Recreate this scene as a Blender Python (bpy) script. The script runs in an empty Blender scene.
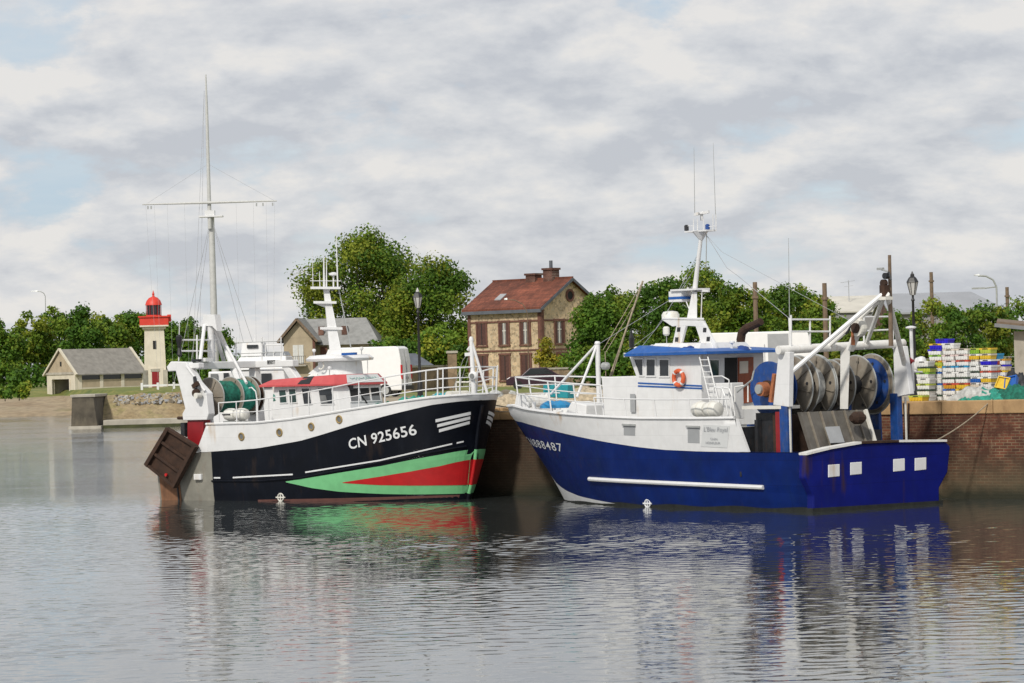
import bpy, math, random
import numpy as np
from mathutils import Vector, Matrix, noise as mnoise

# ------------------------------------------------------------------ camera, world, sun, exposure
SC = bpy.context.scene
COL = SC.collection
HC, FPX, PY0, ROLL = 4.72, 3300.0, 365.0, math.radians(-1.55)
cam_d = bpy.data.cameras.new('camera')
cam = bpy.data.objects.new('camera', cam_d); COL.objects.link(cam)
cam.matrix_world = Matrix.Translation((0, 0, HC)) @ Matrix.Rotation(math.pi/2, 4, 'X') @ Matrix.Rotation(ROLL, 4, 'Z')
cam_d.sensor_width = 36.0
cam_d.lens = 36.0*FPX/1024.0
cam_d.shift_y = (PY0-341.5)/1024.0
cam_d.clip_start = 0.5; cam_d.clip_end = 6000
SC.camera = cam
SC.view_settings.view_transform = 'Standard'
SC.view_settings.look = 'None'
SC.view_settings.exposure = 0.0
SC.view_settings.gamma = 1.0
SC.view_settings.use_curve_mapping = False
SUN_EL, SUN_AZ = math.radians(40), math.radians(204)     # azimuth clockwise from +Y
sun_d = bpy.data.lights.new('sun', 'SUN'); sun_d.energy = 3.0; sun_d.angle = math.radians(4); sun_d.color = (1.0, 0.95, 0.86)
sun = bpy.data.objects.new('sun', sun_d); COL.objects.link(sun)
sv = Vector((math.sin(SUN_AZ)*math.cos(SUN_EL), math.cos(SUN_AZ)*math.cos(SUN_EL), math.sin(SUN_EL)))
sun.rotation_euler = sv.to_track_quat('Z', 'Y').to_euler()
sun.location = (0, -20, 60)

W = bpy.data.worlds.new('World'); SC.world = W; W.use_nodes = True
nt = W.node_tree; nt.nodes.clear()
def wn(t, **k):
    n = nt.nodes.new(t)
    for a, b in k.items(): setattr(n, a, b)
    return n
def wl(a, b): nt.links.new(a, b)
def wmath(op, a, b=None, c=None):
    n = wn('ShaderNodeMath', operation=op)
    for i, v in enumerate((a, b, c)):
        if v is None: continue
        if isinstance(v, (int, float)): n.inputs[i].default_value = v
        else: wl(v, n.inputs[i])
    return n.outputs[0]
tc = wn('ShaderNodeTexCoord'); sx = wn('ShaderNodeSeparateXYZ'); wl(tc.outputs['Generated'], sx.inputs[0])
zc = wmath('MAXIMUM', sx.outputs[2], 0.0)
def plane(dz, sxy=1.0):
    i2 = wmath('DIVIDE', 1.0, wmath('ADD', wmath('ADD', zc, 0.38), dz))
    cb = wn('ShaderNodeCombineXYZ')
    wl(wmath('MULTIPLY', sx.outputs[0], wmath('MULTIPLY', i2, sxy)), cb.inputs[0]); wl(wmath('MULTIPLY', sx.outputs[1], i2), cb.inputs[1])
    return cb.outputs[0]
def wnoise(vec, scale, detail, rough, dist=0.0, off=(0, 0, 0)):
    mp = wn('ShaderNodeMapping'); wl(vec, mp.inputs[0]); mp.inputs['Location'].default_value = off
    n = wn('ShaderNodeTexNoise'); wl(mp.outputs[0], n.inputs['Vector'])
    n.inputs['Scale'].default_value = scale; n.inputs['Detail'].default_value = detail
    n.inputs['Roughness'].default_value = rough; n.inputs['Distortion'].default_value = dist
    return n.outputs[0]
def wramp(fac, stops):
    r = wn('ShaderNodeValToRGB'); wl(fac, r.inputs[0]); e = r.color_ramp.elements
    while len(e) < len(stops): e.new(0.5)
    for el, (p, c) in zip(e, stops): el.position = p; el.color = (c[0], c[1], c[2], 1)
    return r.outputs[0]
OFFC = (3.7, 1.3, 0)
nA = wnoise(plane(0), 6.0, 12, 0.585, 0.08, OFFC)
nB = wnoise(plane(0.009), 6.0, 12, 0.585, 0.08, OFFC)
nC = wnoise(plane(0, 0.6), 1.9, 4, 0.5, 0.1, (5.1, 2.2, 0))
nD = wnoise(plane(0, 0.5), 7.0, 6, 0.55, 0.1, (1.7, 9.2, 0))
dens = wmath('ADD', wmath('MULTIPLY', nA, 0.8), wmath('MULTIPLY', nC, 0.2))
mask = wramp(dens, [(0.400, (0, 0, 0)), (0.470, (1, 1, 1))])
edge = wmath('MULTIPLY', wmath('SUBTRACT', nA, nB), 5.2)
lit = wmath('SUBTRACT', wmath('ADD', edge, 0.56), wmath('MULTIPLY', wmath('SUBTRACT', nC, 0.5), 1.1))
lit = wmath('SUBTRACT', lit, wmath('MULTIPLY', wmath('SUBTRACT', dens, 0.5), 1.3))
cloudcol = wramp(lit, [(0.06, (0.545, 0.565, 0.61)), (0.40, (0.635, 0.648, 0.678)), (0.66, (0.70, 0.705, 0.722)), (1.0, (0.80, 0.78, 0.76))])
veil = wramp(nD, [(0.35, (0.49, 0.60, 0.72)), (0.55, (0.60, 0.665, 0.735)), (0.68, (0.68, 0.70, 0.735))])
sky = wn('ShaderNodeTexSky', sky_type='NISHITA'); sky.sun_disc = False
sky.sun_elevation = SUN_EL; sky.sun_rotation = SUN_AZ; sky.air_density = 1.0; sky.dust_density = 0.4; sky.ozone_density = 2.5
bg1 = wn('ShaderNodeBackground'); wl(sky.outputs[0], bg1.inputs[0]); bg1.inputs[1].default_value = 0.10
def wmix(f, a, b):
    n = wn('ShaderNodeMix', data_type='RGBA'); wl(f, n.inputs[0]); wl(a, n.inputs[6]); wl(b, n.inputs[7]); return n.outputs[2]
bg2 = wn('ShaderNodeBackground'); wl(wmix(mask, veil, cloudcol), bg2.inputs[0]); bg2.inputs[1].default_value = 1.0
mx = wn('ShaderNodeMixShader'); wl(wmath('ADD', wmath('MULTIPLY', mask, 0.14), 0.82), mx.inputs[0]); wl(bg1.outputs[0], mx.inputs[1]); wl(bg2.outputs[0], mx.inputs[2])
wo = wn('ShaderNodeOutputWorld'); wl(mx.outputs[0], wo.inputs[0])

# ------------------------------------------------------------------ measuring helpers
cR, sR = math.cos(ROLL), math.sin(ROLL)
def ray(px, py):
    u = (px-512)/FPX; w = (PY0-py)/FPX
    return Vector((u*cR-w*sR, 1.0, u*sR+w*cR))
def at(px, py, Y):
    d = ray(px, py); return Vector((d.x*Y, Y, HC+d.z*Y))
KY = 1.5
def atk(px, py, Y): return at(px, py, Y*KY)
def at_z(px, py, z):
    d = ray(px, py); Y = (z-HC)/d.z; return Vector((d.x*Y, Y, z))
def proj(p):
    u, w = p[0]/p[1], (p[2]-HC)/p[1]
    U = u*cR+w*sR; Wv = -u*sR+w*cR
    return (512+U*FPX, PY0-Wv*FPX)
class Frame:
    def __init__(s, ox, oy, phi, oz=0.0):
        s.o = Vector((ox, oy, oz)); s.phi = phi; s.c, s.s = math.cos(phi), math.sin(phi)
    def loc(s, p):
        q = Vector(p)-s.o; return Vector((q.x*s.c+q.y*s.s, -q.x*s.s+q.y*s.c, q.z))
    def world(s, p):
        return Vector((s.o.x+p[0]*s.c-p[1]*s.s, s.o.y+p[0]*s.s+p[1]*s.c, s.o.z+p[2]))
    def _hit(s, px, py, ax, v):
        d = ray(px, py); o = s.loc((0, 0, HC)); dl = Vector((d.x*s.c+d.y*s.s, -d.x*s.s+d.y*s.c, d.z))
        k = (v-o[ax])/dl[ax]; return o+dl*k
    def y(s, px, py, v=0.0): return s._hit(px, py, 1, v)
    def x(s, px, py, v=0.0): return s._hit(px, py, 0, v)
    def z(s, px, py, v=0.0): return s._hit(px, py, 2, v)

# ------------------------------------------------------------------ materials
def new_mat(name):
    m = bpy.data.materials.new(name); m.use_nodes = True
    return m, m.node_tree, m.node_tree.nodes['Principled BSDF']
def N(t, typ, **k):
    n = t.nodes.new(typ)
    for a, b in k.items(): setattr(n, a, b)
    return n
def tex_noise(t, vec, scale, detail=4, rough=0.55):
    n = N(t, 'ShaderNodeTexNoise'); n.inputs['Scale'].default_value = scale; n.inputs['Detail'].default_value = detail; n.inputs['Roughness'].default_value = rough
    if vec is not None: t.links.new(vec, n.inputs['Vector'])
    return n.outputs[0]
def ramp(t, fac, stops):
    r = N(t, 'ShaderNodeValToRGB'); t.links.new(fac, r.inputs[0]); e = r.color_ramp.elements
    while len(e) < len(stops): e.new(0.5)
    for el, (p, c) in zip(e, stops):
        el.position = p; el.color = (c[0], c[1], c[2], 1) if not isinstance(c, (int, float)) else (c, c, c, 1)
    return r.outputs[0]
def mixc(t, fac, a, b, mode='MIX'):
    n = N(t, 'ShaderNodeMix', data_type='RGBA', blend_type=mode)
    if isinstance(fac, (int, float)): n.inputs[0].default_value = fac
    else: t.links.new(fac, n.inputs[0])
    for i, v in ((6, a), (7, b)):
        if isinstance(v, tuple): n.inputs[i].default_value = (*v[:3], 1)
        else: t.links.new(v, n.inputs[i])
    return n.outputs[2]
def objvec(t, scale=(1, 1, 1)):
    c = N(t, 'ShaderNodeTexCoord'); m = N(t, 'ShaderNodeMapping'); m.inputs['Scale'].default_value = scale
    t.links.new(c.outputs['Object'], m.inputs[0]); return m.outputs[0]
def mat(name, col, rough=0.5, metal=0.0, var=0.12, scale=3.0, stain=None, stain_amt=0.0, stretch=(1, 1, 0.35), bump=0.0, bscale=20.0, spec=0.5, runs=None, dent=0.0):
    m, t, b = new_mat(name)
    v = objvec(t)
    n = tex_noise(t, v, scale, 5)
    dark = tuple(c*(1-var) for c in col); light = tuple(min(1, c*(1+var)) for c in col)
    c = ramp(t, n, [(0.3, dark), (0.7, light)])
    if stain:
        v2 = objvec(t, stretch)
        s = ramp(t, tex_noise(t, v2, scale*1.7, 6, 0.65), [(0.60-0.2*stain_amt, 0.0), (0.80-0.1*stain_amt, 0.25+0.75*stain_amt)])
        c = mixc(t, s, c, stain)
    if runs:      # plate seams, then rust runs down the plates
        tcp = N(t, 'ShaderNodeTexCoord'); spx = N(t, 'ShaderNodeSeparateXYZ'); t.links.new(tcp.outputs['Object'], spx.inputs[0])
        cbx = N(t, 'ShaderNodeCombineXYZ'); t.links.new(spx.outputs[0], cbx.inputs[0]); t.links.new(spx.outputs[2], cbx.inputs[1])
        bk = N(t, 'ShaderNodeTexBrick'); t.links.new(cbx.outputs[0], bk.inputs['Vector']); bk.inputs['Scale'].default_value = 1.0
        bk.inputs['Brick Width'].default_value = 2.3; bk.inputs['Row Height'].default_value = 0.78; bk.inputs['Mortar Size'].default_value = 0.012; bk.inputs['Mortar Smooth'].default_value = 0.4
        bk.inputs['Color1'].default_value = (1, 1, 1, 1); bk.inputs['Color2'].default_value = (0.90, 0.90, 0.90, 1); bk.inputs['Mortar'].default_value = (0.72, 0.72, 0.72, 1)
        c = mixc(t, 1.0 if col[0] < 0.1 else 0.3, c, bk.outputs[0], 'MULTIPLY')
        v3 = objvec(t, (3.2, 3.2, 0.22)); q = tex_noise(t, v3, 1.0, 5, 0.6); q2 = tex_noise(t, v, 0.55, 3)
        pr = N(t, 'ShaderNodeMath', operation='MULTIPLY'); t.links.new(q, pr.inputs[0]); t.links.new(q2, pr.inputs[1])
        c = mixc(t, ramp(t, pr.outputs[0], [(0.345-0.05*runs[1], 0.0), (0.46, 0.85)]), c, runs[0])
        sc = tex_noise(t, objvec(t, (0.8, 0.8, 5.0)), 2.0, 6, 0.7)
        c = mixc(t, ramp(t, sc, [(0.68, 0.0), (0.74, 0.35)]), c, tuple(min(1, x*2.2+0.02) for x in col))
    t.links.new(c, b.inputs['Base Color'])
    b.inputs['Roughness'].default_value = rough; b.inputs['Metallic'].default_value = metal
    if dent:      # plating pulled in between the frames
        bp = N(t, 'ShaderNodeBump'); bp.inputs['Strength'].default_value = 1.0; bp.inputs['Distance'].default_value = dent
        t.links.new(tex_noise(t, objvec(t, (1.0, 1.0, 0.8)), 1.4, 2, 0.4), bp.inputs['Height']); t.links.new(bp.outputs[0], b.inputs['Normal'])
    b.inputs['Specular IOR Level'].default_value = spec
    if bump:
        bp = N(t, 'ShaderNodeBump'); bp.inputs['Strength'].default_value = bump; bp.inputs['Distance'].default_value = 0.02
        t.links.new(tex_noise(t, v, bscale, 4), bp.inputs['Height']); t.links.new(bp.outputs[0], b.inputs['Normal'])
    return m
M = {}
RUST = (0.16, 0.055, 0.02)
M['white'] = mat('white_paint', (0.72, 0.72, 0.72), 0.42, var=0.05, stain=(0.60, 0.57, 0.52), stain_amt=0.15, runs=((0.52, 0.40, 0.28), 0.15), dent=0.012)
M['white_rusty'] = mat('white_rusty_paint', (0.74, 0.73, 0.70), 0.45, var=0.06, stain=(0.38, 0.24, 0.14), stain_amt=0.35)
M['navy'] = mat('navy_hull_paint', (0.0020, 0.0034, 0.0080), 0.5, var=0.25, scale=1.2, stain=(0.010, 0.013, 0.021), stain_amt=0.35, spec=0.22, runs=((0.030, 0.020, 0.016), 0.5), dent=0.03)
M['blue'] = mat('blue_hull_paint', (0.0020, 0.0150, 0.118), 0.45, var=0.25, scale=1.1, stain=(0.006, 0.024, 0.085), stain_amt=0.35, spec=0.18, runs=((0.030, 0.022, 0.030), 0.5), dent=0.04)
M['transom_blue'] = mat('violet_blue_hull_paint', (0.0038, 0.0085, 0.140), 0.55, var=0.2, scale=1.3, stain=(0.007, 0.014, 0.12), stain_amt=0.3, spec=0.15, runs=((0.040, 0.022, 0.030), 0.6), dent=0.04)
M['roof_blue'] = mat('blue_roof_paint', (0.008, 0.085, 0.33), 0.45, var=0.15, stain=(0.09, 0.17, 0.38), stain_amt=0.4)
M['disc_blue'] = mat('blue_disc_paint', (0.006, 0.050, 0.22), 0.55, var=0.25, scale=4, stain=(0.10, 0.10, 0.115), stain_amt=0.5, stretch=(1, 1, 0.5))
M['red'] = mat('red_paint', (0.47, 0.010, 0.012), 0.42, var=0.1)
M['dark_red'] = mat('dark_red_paint', (0.24, 0.008, 0.012), 0.45, var=0.12)
M['roof_red'] = mat('faded_red_roof_paint', (0.50, 0.075, 0.078), 0.5, var=0.10, stain=(0.55, 0.16, 0.14), stain_amt=0.3)
M['light_green'] = mat('light_green_paint', (0.17, 0.49, 0.22), 0.45, var=0.08)
M['boot'] = mat('boot_top_paint', (0.13, 0.055, 0.045), 0.55, var=0.2)
M['steel'] = mat('grey_steel', (0.24, 0.23, 0.195), 0.5, var=0.18, scale=2, stain=RUST, stain_amt=0.30)
M['chute'] = mat('dull_chute_steel', (0.115, 0.105, 0.09), 0.6, var=0.25, scale=2.5, stain=(0.07, 0.045, 0.03), stain_amt=0.4)
M['boat_roof'] = mat('brown_grey_roof_sheet', (0.23, 0.215, 0.19), 0.75, var=0.18, scale=1.5, stain=(0.15, 0.13, 0.11), stain_amt=0.35)
M['shed_wall'] = mat('grey_beige_render', (0.36, 0.33, 0.28), 0.9, var=0.15, stain=(0.2, 0.17, 0.13), stain_amt=0.4)
M['pale_slate'] = mat('pale_grey_slate', (0.25, 0.25, 0.24), 0.7, var=0.18, scale=2.2, stain=(0.17, 0.165, 0.15), stain_amt=0.45)
M['weed_line'] = mat('dark_weed', (0.012, 0.014, 0.012), 0.8, var=0.5, scale=5, stain=(0.03, 0.035, 0.015), stain_amt=0.4)
M['galv'] = mat('galvanised_steel', (0.40, 0.41, 0.40), 0.42, 0.3, var=0.15)
M['disc_grey'] = mat('worn_drum_steel', (0.20, 0.175, 0.14), 0.6, var=0.25, scale=2.5, stain=(0.12, 0.075, 0.045), stain_amt=0.4, stretch=(1, 1, 1))
M['rust'] = mat('rusty_iron', (0.042, 0.020, 0.011), 0.9, var=0.4, scale=4, stain=(0.03, 0.017, 0.012), stain_amt=0.6, stretch=(1, 1, 1), bump=0.4)
M['rust_stern'] = mat('rust_streaked_plate', (0.21, 0.10, 0.05), 0.8, var=0.35, scale=2, stain=(0.07, 0.035, 0.02), stain_amt=0.6)
M['rust_orange'] = mat('orange_rust', (0.34, 0.12, 0.05), 0.75, var=0.3, scale=6)
M['black'] = mat('black_paint', (0.012, 0.012, 0.013), 0.45, var=0.2)
M['dark_gear'] = mat('dark_machinery', (0.020, 0.022, 0.026), 0.55, var=0.4, scale=5, stain=(0.09, 0.045, 0.025), stain_amt=0.35)
M['deck'] = mat('grey_deck_paint', (0.30, 0.30, 0.28), 0.65, var=0.15)
M['grey'] = mat('grey_paint', (0.33, 0.34, 0.35), 0.5, var=0.08)
M['orange'] = mat('orange_plastic', (0.62, 0.11, 0.035), 0.5, var=0.1)
M['brass'] = mat('brass', (0.42, 0.30, 0.13), 0.35, 0.6, var=0.15)
M['teal'] = mat('teal_plastic', (0.015, 0.27, 0.31), 0.5, var=0.08)
M['tarp_blue'] = mat('blue_tarpaulin', (0.012, 0.20, 0.42), 0.5, var=0.15)
M['tarp_dark'] = mat('dark_blue_tarpaulin', (0.006, 0.04, 0.20), 0.6, var=0.2)
M['net_green'] = mat('green_net', (0.010, 0.125, 0.085), 0.9, var=0.5, scale=9, bump=0.8, bscale=40)
M['net_dark'] = mat('dark_brown_net', (0.035, 0.024, 0.016), 0.95, var=0.5, scale=9, bump=0.8, bscale=40)
M['net_rust'] = mat('rust_net', (0.20, 0.065, 0.025), 0.95, var=0.45, scale=9, bump=0.8, bscale=40)
M['net_teal'] = mat('teal_net', (0.025, 0.24, 0.18), 0.9, var=0.45, scale=9, bump=0.8, bscale=40)
M['net_tan'] = mat('tan_net', (0.40, 0.33, 0.23), 0.95, var=0.4, scale=7, bump=0.8, bscale=30)
M['net_grey'] = mat('grey_net', (0.42, 0.42, 0.40), 0.95, var=0.35, scale=7, bump=0.8, bscale=30)
M['canvas'] = mat('off_white_canvas', (0.66, 0.64, 0.58), 0.7, var=0.08)
M['fibreglass'] = mat('cream_fibreglass', (0.70, 0.69, 0.64), 0.35, var=0.06, stain=(0.45, 0.40, 0.33), stain_amt=0.2)
M['wood_door'] = mat('varnished_wood', (0.26, 0.060, 0.022), 0.45, var=0.25, scale=6, stretch=(6, 6, 0.5))
M['paper'] = mat('paper', (0.62, 0.56, 0.48), 0.8, var=0.05)
M['sheet'] = mat('grey_name_sheet', (0.62, 0.63, 0.63), 0.4, var=0.04)
M['ink'] = mat('grey_ink', (0.36, 0.37, 0.39), 0.6, var=0.05)
M['ink_pale'] = mat('pale_green_ink', (0.40, 0.52, 0.50), 0.6, var=0.05)
M['number'] = mat('white_number_paint', (0.72, 0.73, 0.74), 0.45, var=0.06)
M['stem_purple'] = mat('purple_reflection_paint', (0.095, 0.010, 0.085), 0.4, var=0.2)
M['rope'] = mat('rope', (0.30, 0.25, 0.18), 0.9, var=0.3, scale=12)
M['wire'] = mat('grey_wire', (0.36, 0.37, 0.39), 0.6, var=0.1)
M['pole_wood'] = mat('weathered_timber', (0.17, 0.12, 0.08), 0.85, var=0.3, scale=5, stretch=(6, 6, 0.4))
M['concrete'] = mat('concrete', (0.40, 0.37, 0.31), 0.9, var=0.18, scale=1.2, stain=(0.22, 0.19, 0.14), stain_amt=0.35, bump=0.3)
M['dark_stone'] = mat('dark_stone', (0.165, 0.14, 0.105), 0.9, var=0.35, scale=1.6, stain=(0.06, 0.055, 0.035), stain_amt=0.5, bump=0.5)
M['mast_grey'] = mat('grey_mast_paint', (0.52, 0.52, 0.50), 0.5, var=0.08)
M['wet_stone'] = mat('dark_wet_stone', (0.085, 0.072, 0.052), 0.85, var=0.4, scale=1.2, stain=(0.16, 0.14, 0.10), stain_amt=0.4, bump=0.5)
M['algae'] = mat('algae_stone', (0.055, 0.060, 0.022), 0.9, var=0.4, scale=1.5)
M['cream_render'] = mat('cream_render', (0.60, 0.55, 0.44), 0.85, var=0.10, scale=1.0, stain=(0.42, 0.36, 0.27), stain_amt=0.3)
M['tower_render'] = mat('pale_tower_render', (0.66, 0.60, 0.49), 0.85, var=0.08, scale=0.9, stain=(0.48, 0.41, 0.31), stain_amt=0.3)
M['tan_render'] = mat('tan_render', (0.40, 0.33, 0.23), 0.9, var=0.15, scale=1.1)
M['slate'] = mat('grey_slate', (0.175, 0.18, 0.19), 0.7, var=0.18, scale=2.2, stain=(0.24, 0.22, 0.19), stain_amt=0.4)
M['slate_dark'] = mat('dark_slate', (0.10, 0.11, 0.13), 0.65, var=0.2, scale=2.0)
M['lantern_red'] = mat('signal_red_paint', (0.62, 0.045, 0.025), 0.5, var=0.12)
M['tail_red'] = mat('red_lens', (0.5, 0.015, 0.02), 0.25, var=0.05)
M['dark_void'] = mat('unlit_interior', (0.02, 0.02, 0.02), 0.9, var=0.2)
M['shutter'] = mat('brown_shutter', (0.085, 0.036, 0.028), 0.7, var=0.2, scale=5)
M['shutter_white'] = mat('white_shutter', (0.60, 0.60, 0.57), 0.7, var=0.1)
M['brick_trim'] = mat('red_brick_trim', (0.145, 0.065, 0.048), 0.9, var=0.3, scale=6)
M['curtain'] = mat('grey_glass_curtain', (0.22, 0.21, 0.20), 0.25, var=0.25, scale=4)
M['sheet_metal'] = mat('grey_sheet_roof', (0.30, 0.31, 0.33), 0.5, var=0.08, scale=0.5)
M['cream_sheet'] = mat('cream_sheet_roof', (0.56, 0.53, 0.46), 0.7, var=0.12, scale=0.6)
M['grey_wall'] = mat('grey_wall_sheet', (0.26, 0.25, 0.25), 0.7, var=0.12, scale=0.6)
M['van_white'] = mat('white_van_paint', (0.80, 0.80, 0.79), 0.28, var=0.03)
M['car_dark'] = mat('dark_plum_car_paint', (0.045, 0.018, 0.032), 0.3, var=0.1)
M['tyre'] = mat('rubber', (0.02, 0.02, 0.02), 0.85, var=0.2)
M['trunk'] = mat('bark', (0.085, 0.065, 0.045), 0.95, var=0.35, scale=4, stretch=(4, 4, 0.6), bump=0.5)
def glass(name, col=(0.02, 0.024, 0.028), rough=0.06):
    return mat(name, col, rough, var=0.25, scale=2.0, spec=0.6)
M['glass'] = glass('dark_window_glass')
M['glass_green'] = glass('green_window_glass', (0.015, 0.045, 0.038))
M['glass_mid'] = glass('curtained_window_glass', (0.16, 0.165, 0.165), 0.15)
M['lamp_glass'] = mat('pale_lantern_glass', (0.50, 0.50, 0.49), 0.2, var=0.06)
def leafmat(name, col):
    m, t, b = new_mat(name)
    v = objvec(t); c = ramp(t, tex_noise(t, v, 0.5, 3), [(0.3, tuple(x*0.72 for x in col)), (0.7, tuple(x*1.25 for x in col))])
    t.links.new(c, b.inputs['Base Color']); b.inputs['Roughness'].default_value = 0.65; b.inputs['Specular IOR Level'].default_value = 0.25
    tr = N(t, 'ShaderNodeBsdfTranslucent'); t.links.new(c, tr.inputs[0])
    mxs = N(t, 'ShaderNodeMixShader'); mxs.inputs[0].default_value = 0.28
    out = t.nodes['Material Output']; t.links.new(b.outputs[0], mxs.inputs[1]); t.links.new(tr.outputs[0], mxs.inputs[2]); t.links.new(mxs.outputs[0], out.inputs[0])
    return m
LEAF = {'deep': [leafmat('leaf_deep_a', (0.054, 0.125, 0.013)), leafmat('leaf_deep_b', (0.090, 0.180, 0.017)), leafmat('leaf_deep_c', (0.155, 0.225, 0.022))],
        'mid': [leafmat('leaf_mid_a', (0.068, 0.140, 0.014)), leafmat('leaf_mid_b', (0.130, 0.205, 0.018)), leafmat('leaf_mid_c', (0.215, 0.250, 0.024))],
        'fresh': [leafmat('leaf_fresh_a', (0.080, 0.165, 0.016)), leafmat('leaf_fresh_b', (0.15, 0.24, 0.022)), leafmat('leaf_fresh_c', (0.27, 0.30, 0.03))],
        'yellow': [leafmat('leaf_yellow_a', (0.13, 0.17, 0.018)), leafmat('leaf_yellow_b', (0.24, 0.25, 0.025)), leafmat('leaf_yellow_c', (0.36, 0.30, 0.03))]}

# stone rubble / brick / tiles / water / ground
def stonework(name, base, joint, scale):
    m, t, b = new_mat(name); v = objvec(t)
    vo = N(t, 'ShaderNodeTexVoronoi'); vo.inputs['Scale'].default_value = scale; t.links.new(v, vo.inputs['Vector'])
    sp = N(t, 'ShaderNodeSeparateColor'); t.links.new(vo.outputs['Color'], sp.inputs[0])
    c = ramp(t, sp.outputs[0], [(0.0, tuple(x*0.55 for x in base)), (0.5, base), (1.0, tuple(min(1, x*1.35) for x in base))])
    d = N(t, 'ShaderNodeTexVoronoi', feature='DISTANCE_TO_EDGE'); d.inputs['Scale'].default_value = scale; t.links.new(v, d.inputs['Vector'])
    c = mixc(t, ramp(t, d.outputs[0], [(0.02, 1.0), (0.09, 0.0)]), c, joint)
    big = ramp(t, tex_noise(t, v, 0.35, 3), [(0.3, 0.88), (0.7, 1.06)])
    c = mixc(t, 1.0, c, big, 'MULTIPLY')
    t.links.new(c, b.inputs['Base Color']); b.inputs['Roughness'].default_value = 0.9
    return m
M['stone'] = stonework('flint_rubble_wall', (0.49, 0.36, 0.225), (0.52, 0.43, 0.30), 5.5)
M['stone_lit'] = stonework('lit_flint_rubble_wall', (0.52, 0.385, 0.24), (0.54, 0.44, 0.31), 5.5)  # lighter copy of the flint wall, light on the gable put into its colour
M['rubble'] = stonework('rubble_bank', (0.33, 0.29, 0.22), (0.10, 0.085, 0.055), 1.1)
M['garden_stone'] = stonework('garden_rubble_wall', (0.26, 0.185, 0.115), (0.22, 0.16, 0.10), 2.4)
def brickmat(name, c1, c2, mortar, bw, bh, tide_and_shade=False):
    m, t, b = new_mat(name); tcx = N(t, 'ShaderNodeTexCoord'); s = N(t, 'ShaderNodeSeparateXYZ'); t.links.new(tcx.outputs['Object'], s.inputs[0])
    cb = N(t, 'ShaderNodeCombineXYZ'); t.links.new(s.outputs[0], cb.inputs[0]); t.links.new(s.outputs[2], cb.inputs[1])
    br = N(t, 'ShaderNodeTexBrick'); t.links.new(cb.outputs[0], br.inputs['Vector'])
    br.inputs['Scale'].default_value = 1.0; br.inputs['Brick Width'].default_value = bw; br.inputs['Row Height'].default_value = bh
    br.inputs['Mortar Size'].default_value = 0.012; br.inputs['Color1'].default_value = (*c1, 1); br.inputs['Color2'].default_value = (*c2, 1); br.inputs['Mortar'].default_value = (*mortar, 1)
    br.inputs['Bias'].default_value = -0.1
    v = tcx.outputs['Object']
    c = mixc(t, ramp(t, tex_noise(t, v, 1.3, 5, 0.6), [(0.36, 0.0), (0.62, 0.92)]), br.outputs[0], tuple(x*0.33 for x in c1))
    c = mixc(t, ramp(t, tex_noise(t, v, 3.7, 5, 0.6), [(0.58, 0.0), (0.74, 0.6)]), c, mortar)
    c = mixc(t, 1.0, c, ramp(t, tex_noise(t, v, 0.32, 5, 0.65), [(0.34, 0.50), (0.60, 1.15)]), 'MULTIPLY')
    if tide_and_shade:
        za = N(t, 'ShaderNodeMath', operation='MULTIPLY_ADD'); t.links.new(tex_noise(t, v, 0.8, 4), za.inputs[0]); za.inputs[1].default_value = 0.9; t.links.new(s.outputs[2], za.inputs[2])
        c = mixc(t, ramp(t, za.outputs[0], [(0.43, 1.0), (0.60, 0.0)]), c, (0.27, 0.225, 0.145))if False else c
        wet = N(t, 'ShaderNodeMapRange'); t.links.new(za.outputs[0], wet.inputs[0]); wet.inputs[1].default_value = 0.75; wet.inputs[2].default_value = 2.1; wet.inputs[3].default_value = 0.75; wet.inputs[4].default_value = 0.0
        c = mixc(t, wet.outputs[0], c, (0.110, 0.088, 0.048))
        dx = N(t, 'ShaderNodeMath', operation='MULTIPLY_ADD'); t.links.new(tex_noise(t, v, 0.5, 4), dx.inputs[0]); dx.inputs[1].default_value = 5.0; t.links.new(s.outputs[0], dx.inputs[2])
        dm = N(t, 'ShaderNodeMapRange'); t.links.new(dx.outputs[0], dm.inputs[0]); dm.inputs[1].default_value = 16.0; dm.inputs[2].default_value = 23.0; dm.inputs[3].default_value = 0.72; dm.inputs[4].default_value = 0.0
        c = mixc(t, dm.outputs[0], c, (0.032, 0.022, 0.012))  # shade between the boats painted into the brick, fading to the right
        alg = N(t, 'ShaderNodeMapRange'); t.links.new(za.outputs[0], alg.inputs[0]); alg.inputs[1].default_value = 0.55; alg.inputs[2].default_value = 0.95; alg.inputs[3].default_value = 0.95; alg.inputs[4].default_value = 0.0
        c = mixc(t, alg.outputs[0], c, (0.018, 0.019, 0.009))
    t.links.new(c, b.inputs['Base Color']); b.inputs['Roughness'].default_value = 0.85
    bp = N(t, 'ShaderNodeBump'); bp.inputs['Strength'].default_value = 0.5; bp.inputs['Distance'].default_value = 0.015; t.links.new(br.outputs['Fac'], bp.inputs['Height']); bp.invert = True
    t.links.new(bp.outputs[0], b.inputs['Normal'])
    return m
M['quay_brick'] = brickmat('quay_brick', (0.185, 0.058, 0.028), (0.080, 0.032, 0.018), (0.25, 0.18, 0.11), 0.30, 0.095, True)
M['house_brick'] = brickmat('chimney_brick', (0.20, 0.075, 0.05), (0.13, 0.05, 0.035), (0.25, 0.19, 0.15), 0.25, 0.09)
M['roof_tile'] = brickmat('clay_roof_tile', (0.29, 0.088, 0.047), (0.235, 0.072, 0.040), (0.12, 0.040, 0.027), 0.32, 0.28)
M['coping'] = mat('tan_coping_stone', (0.40, 0.255, 0.125), 0.85, var=0.25, scale=1.2, stain=(0.17, 0.09, 0.04), stain_amt=0.5, stretch=(1, 1, 0.5), bump=0.3)

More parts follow.
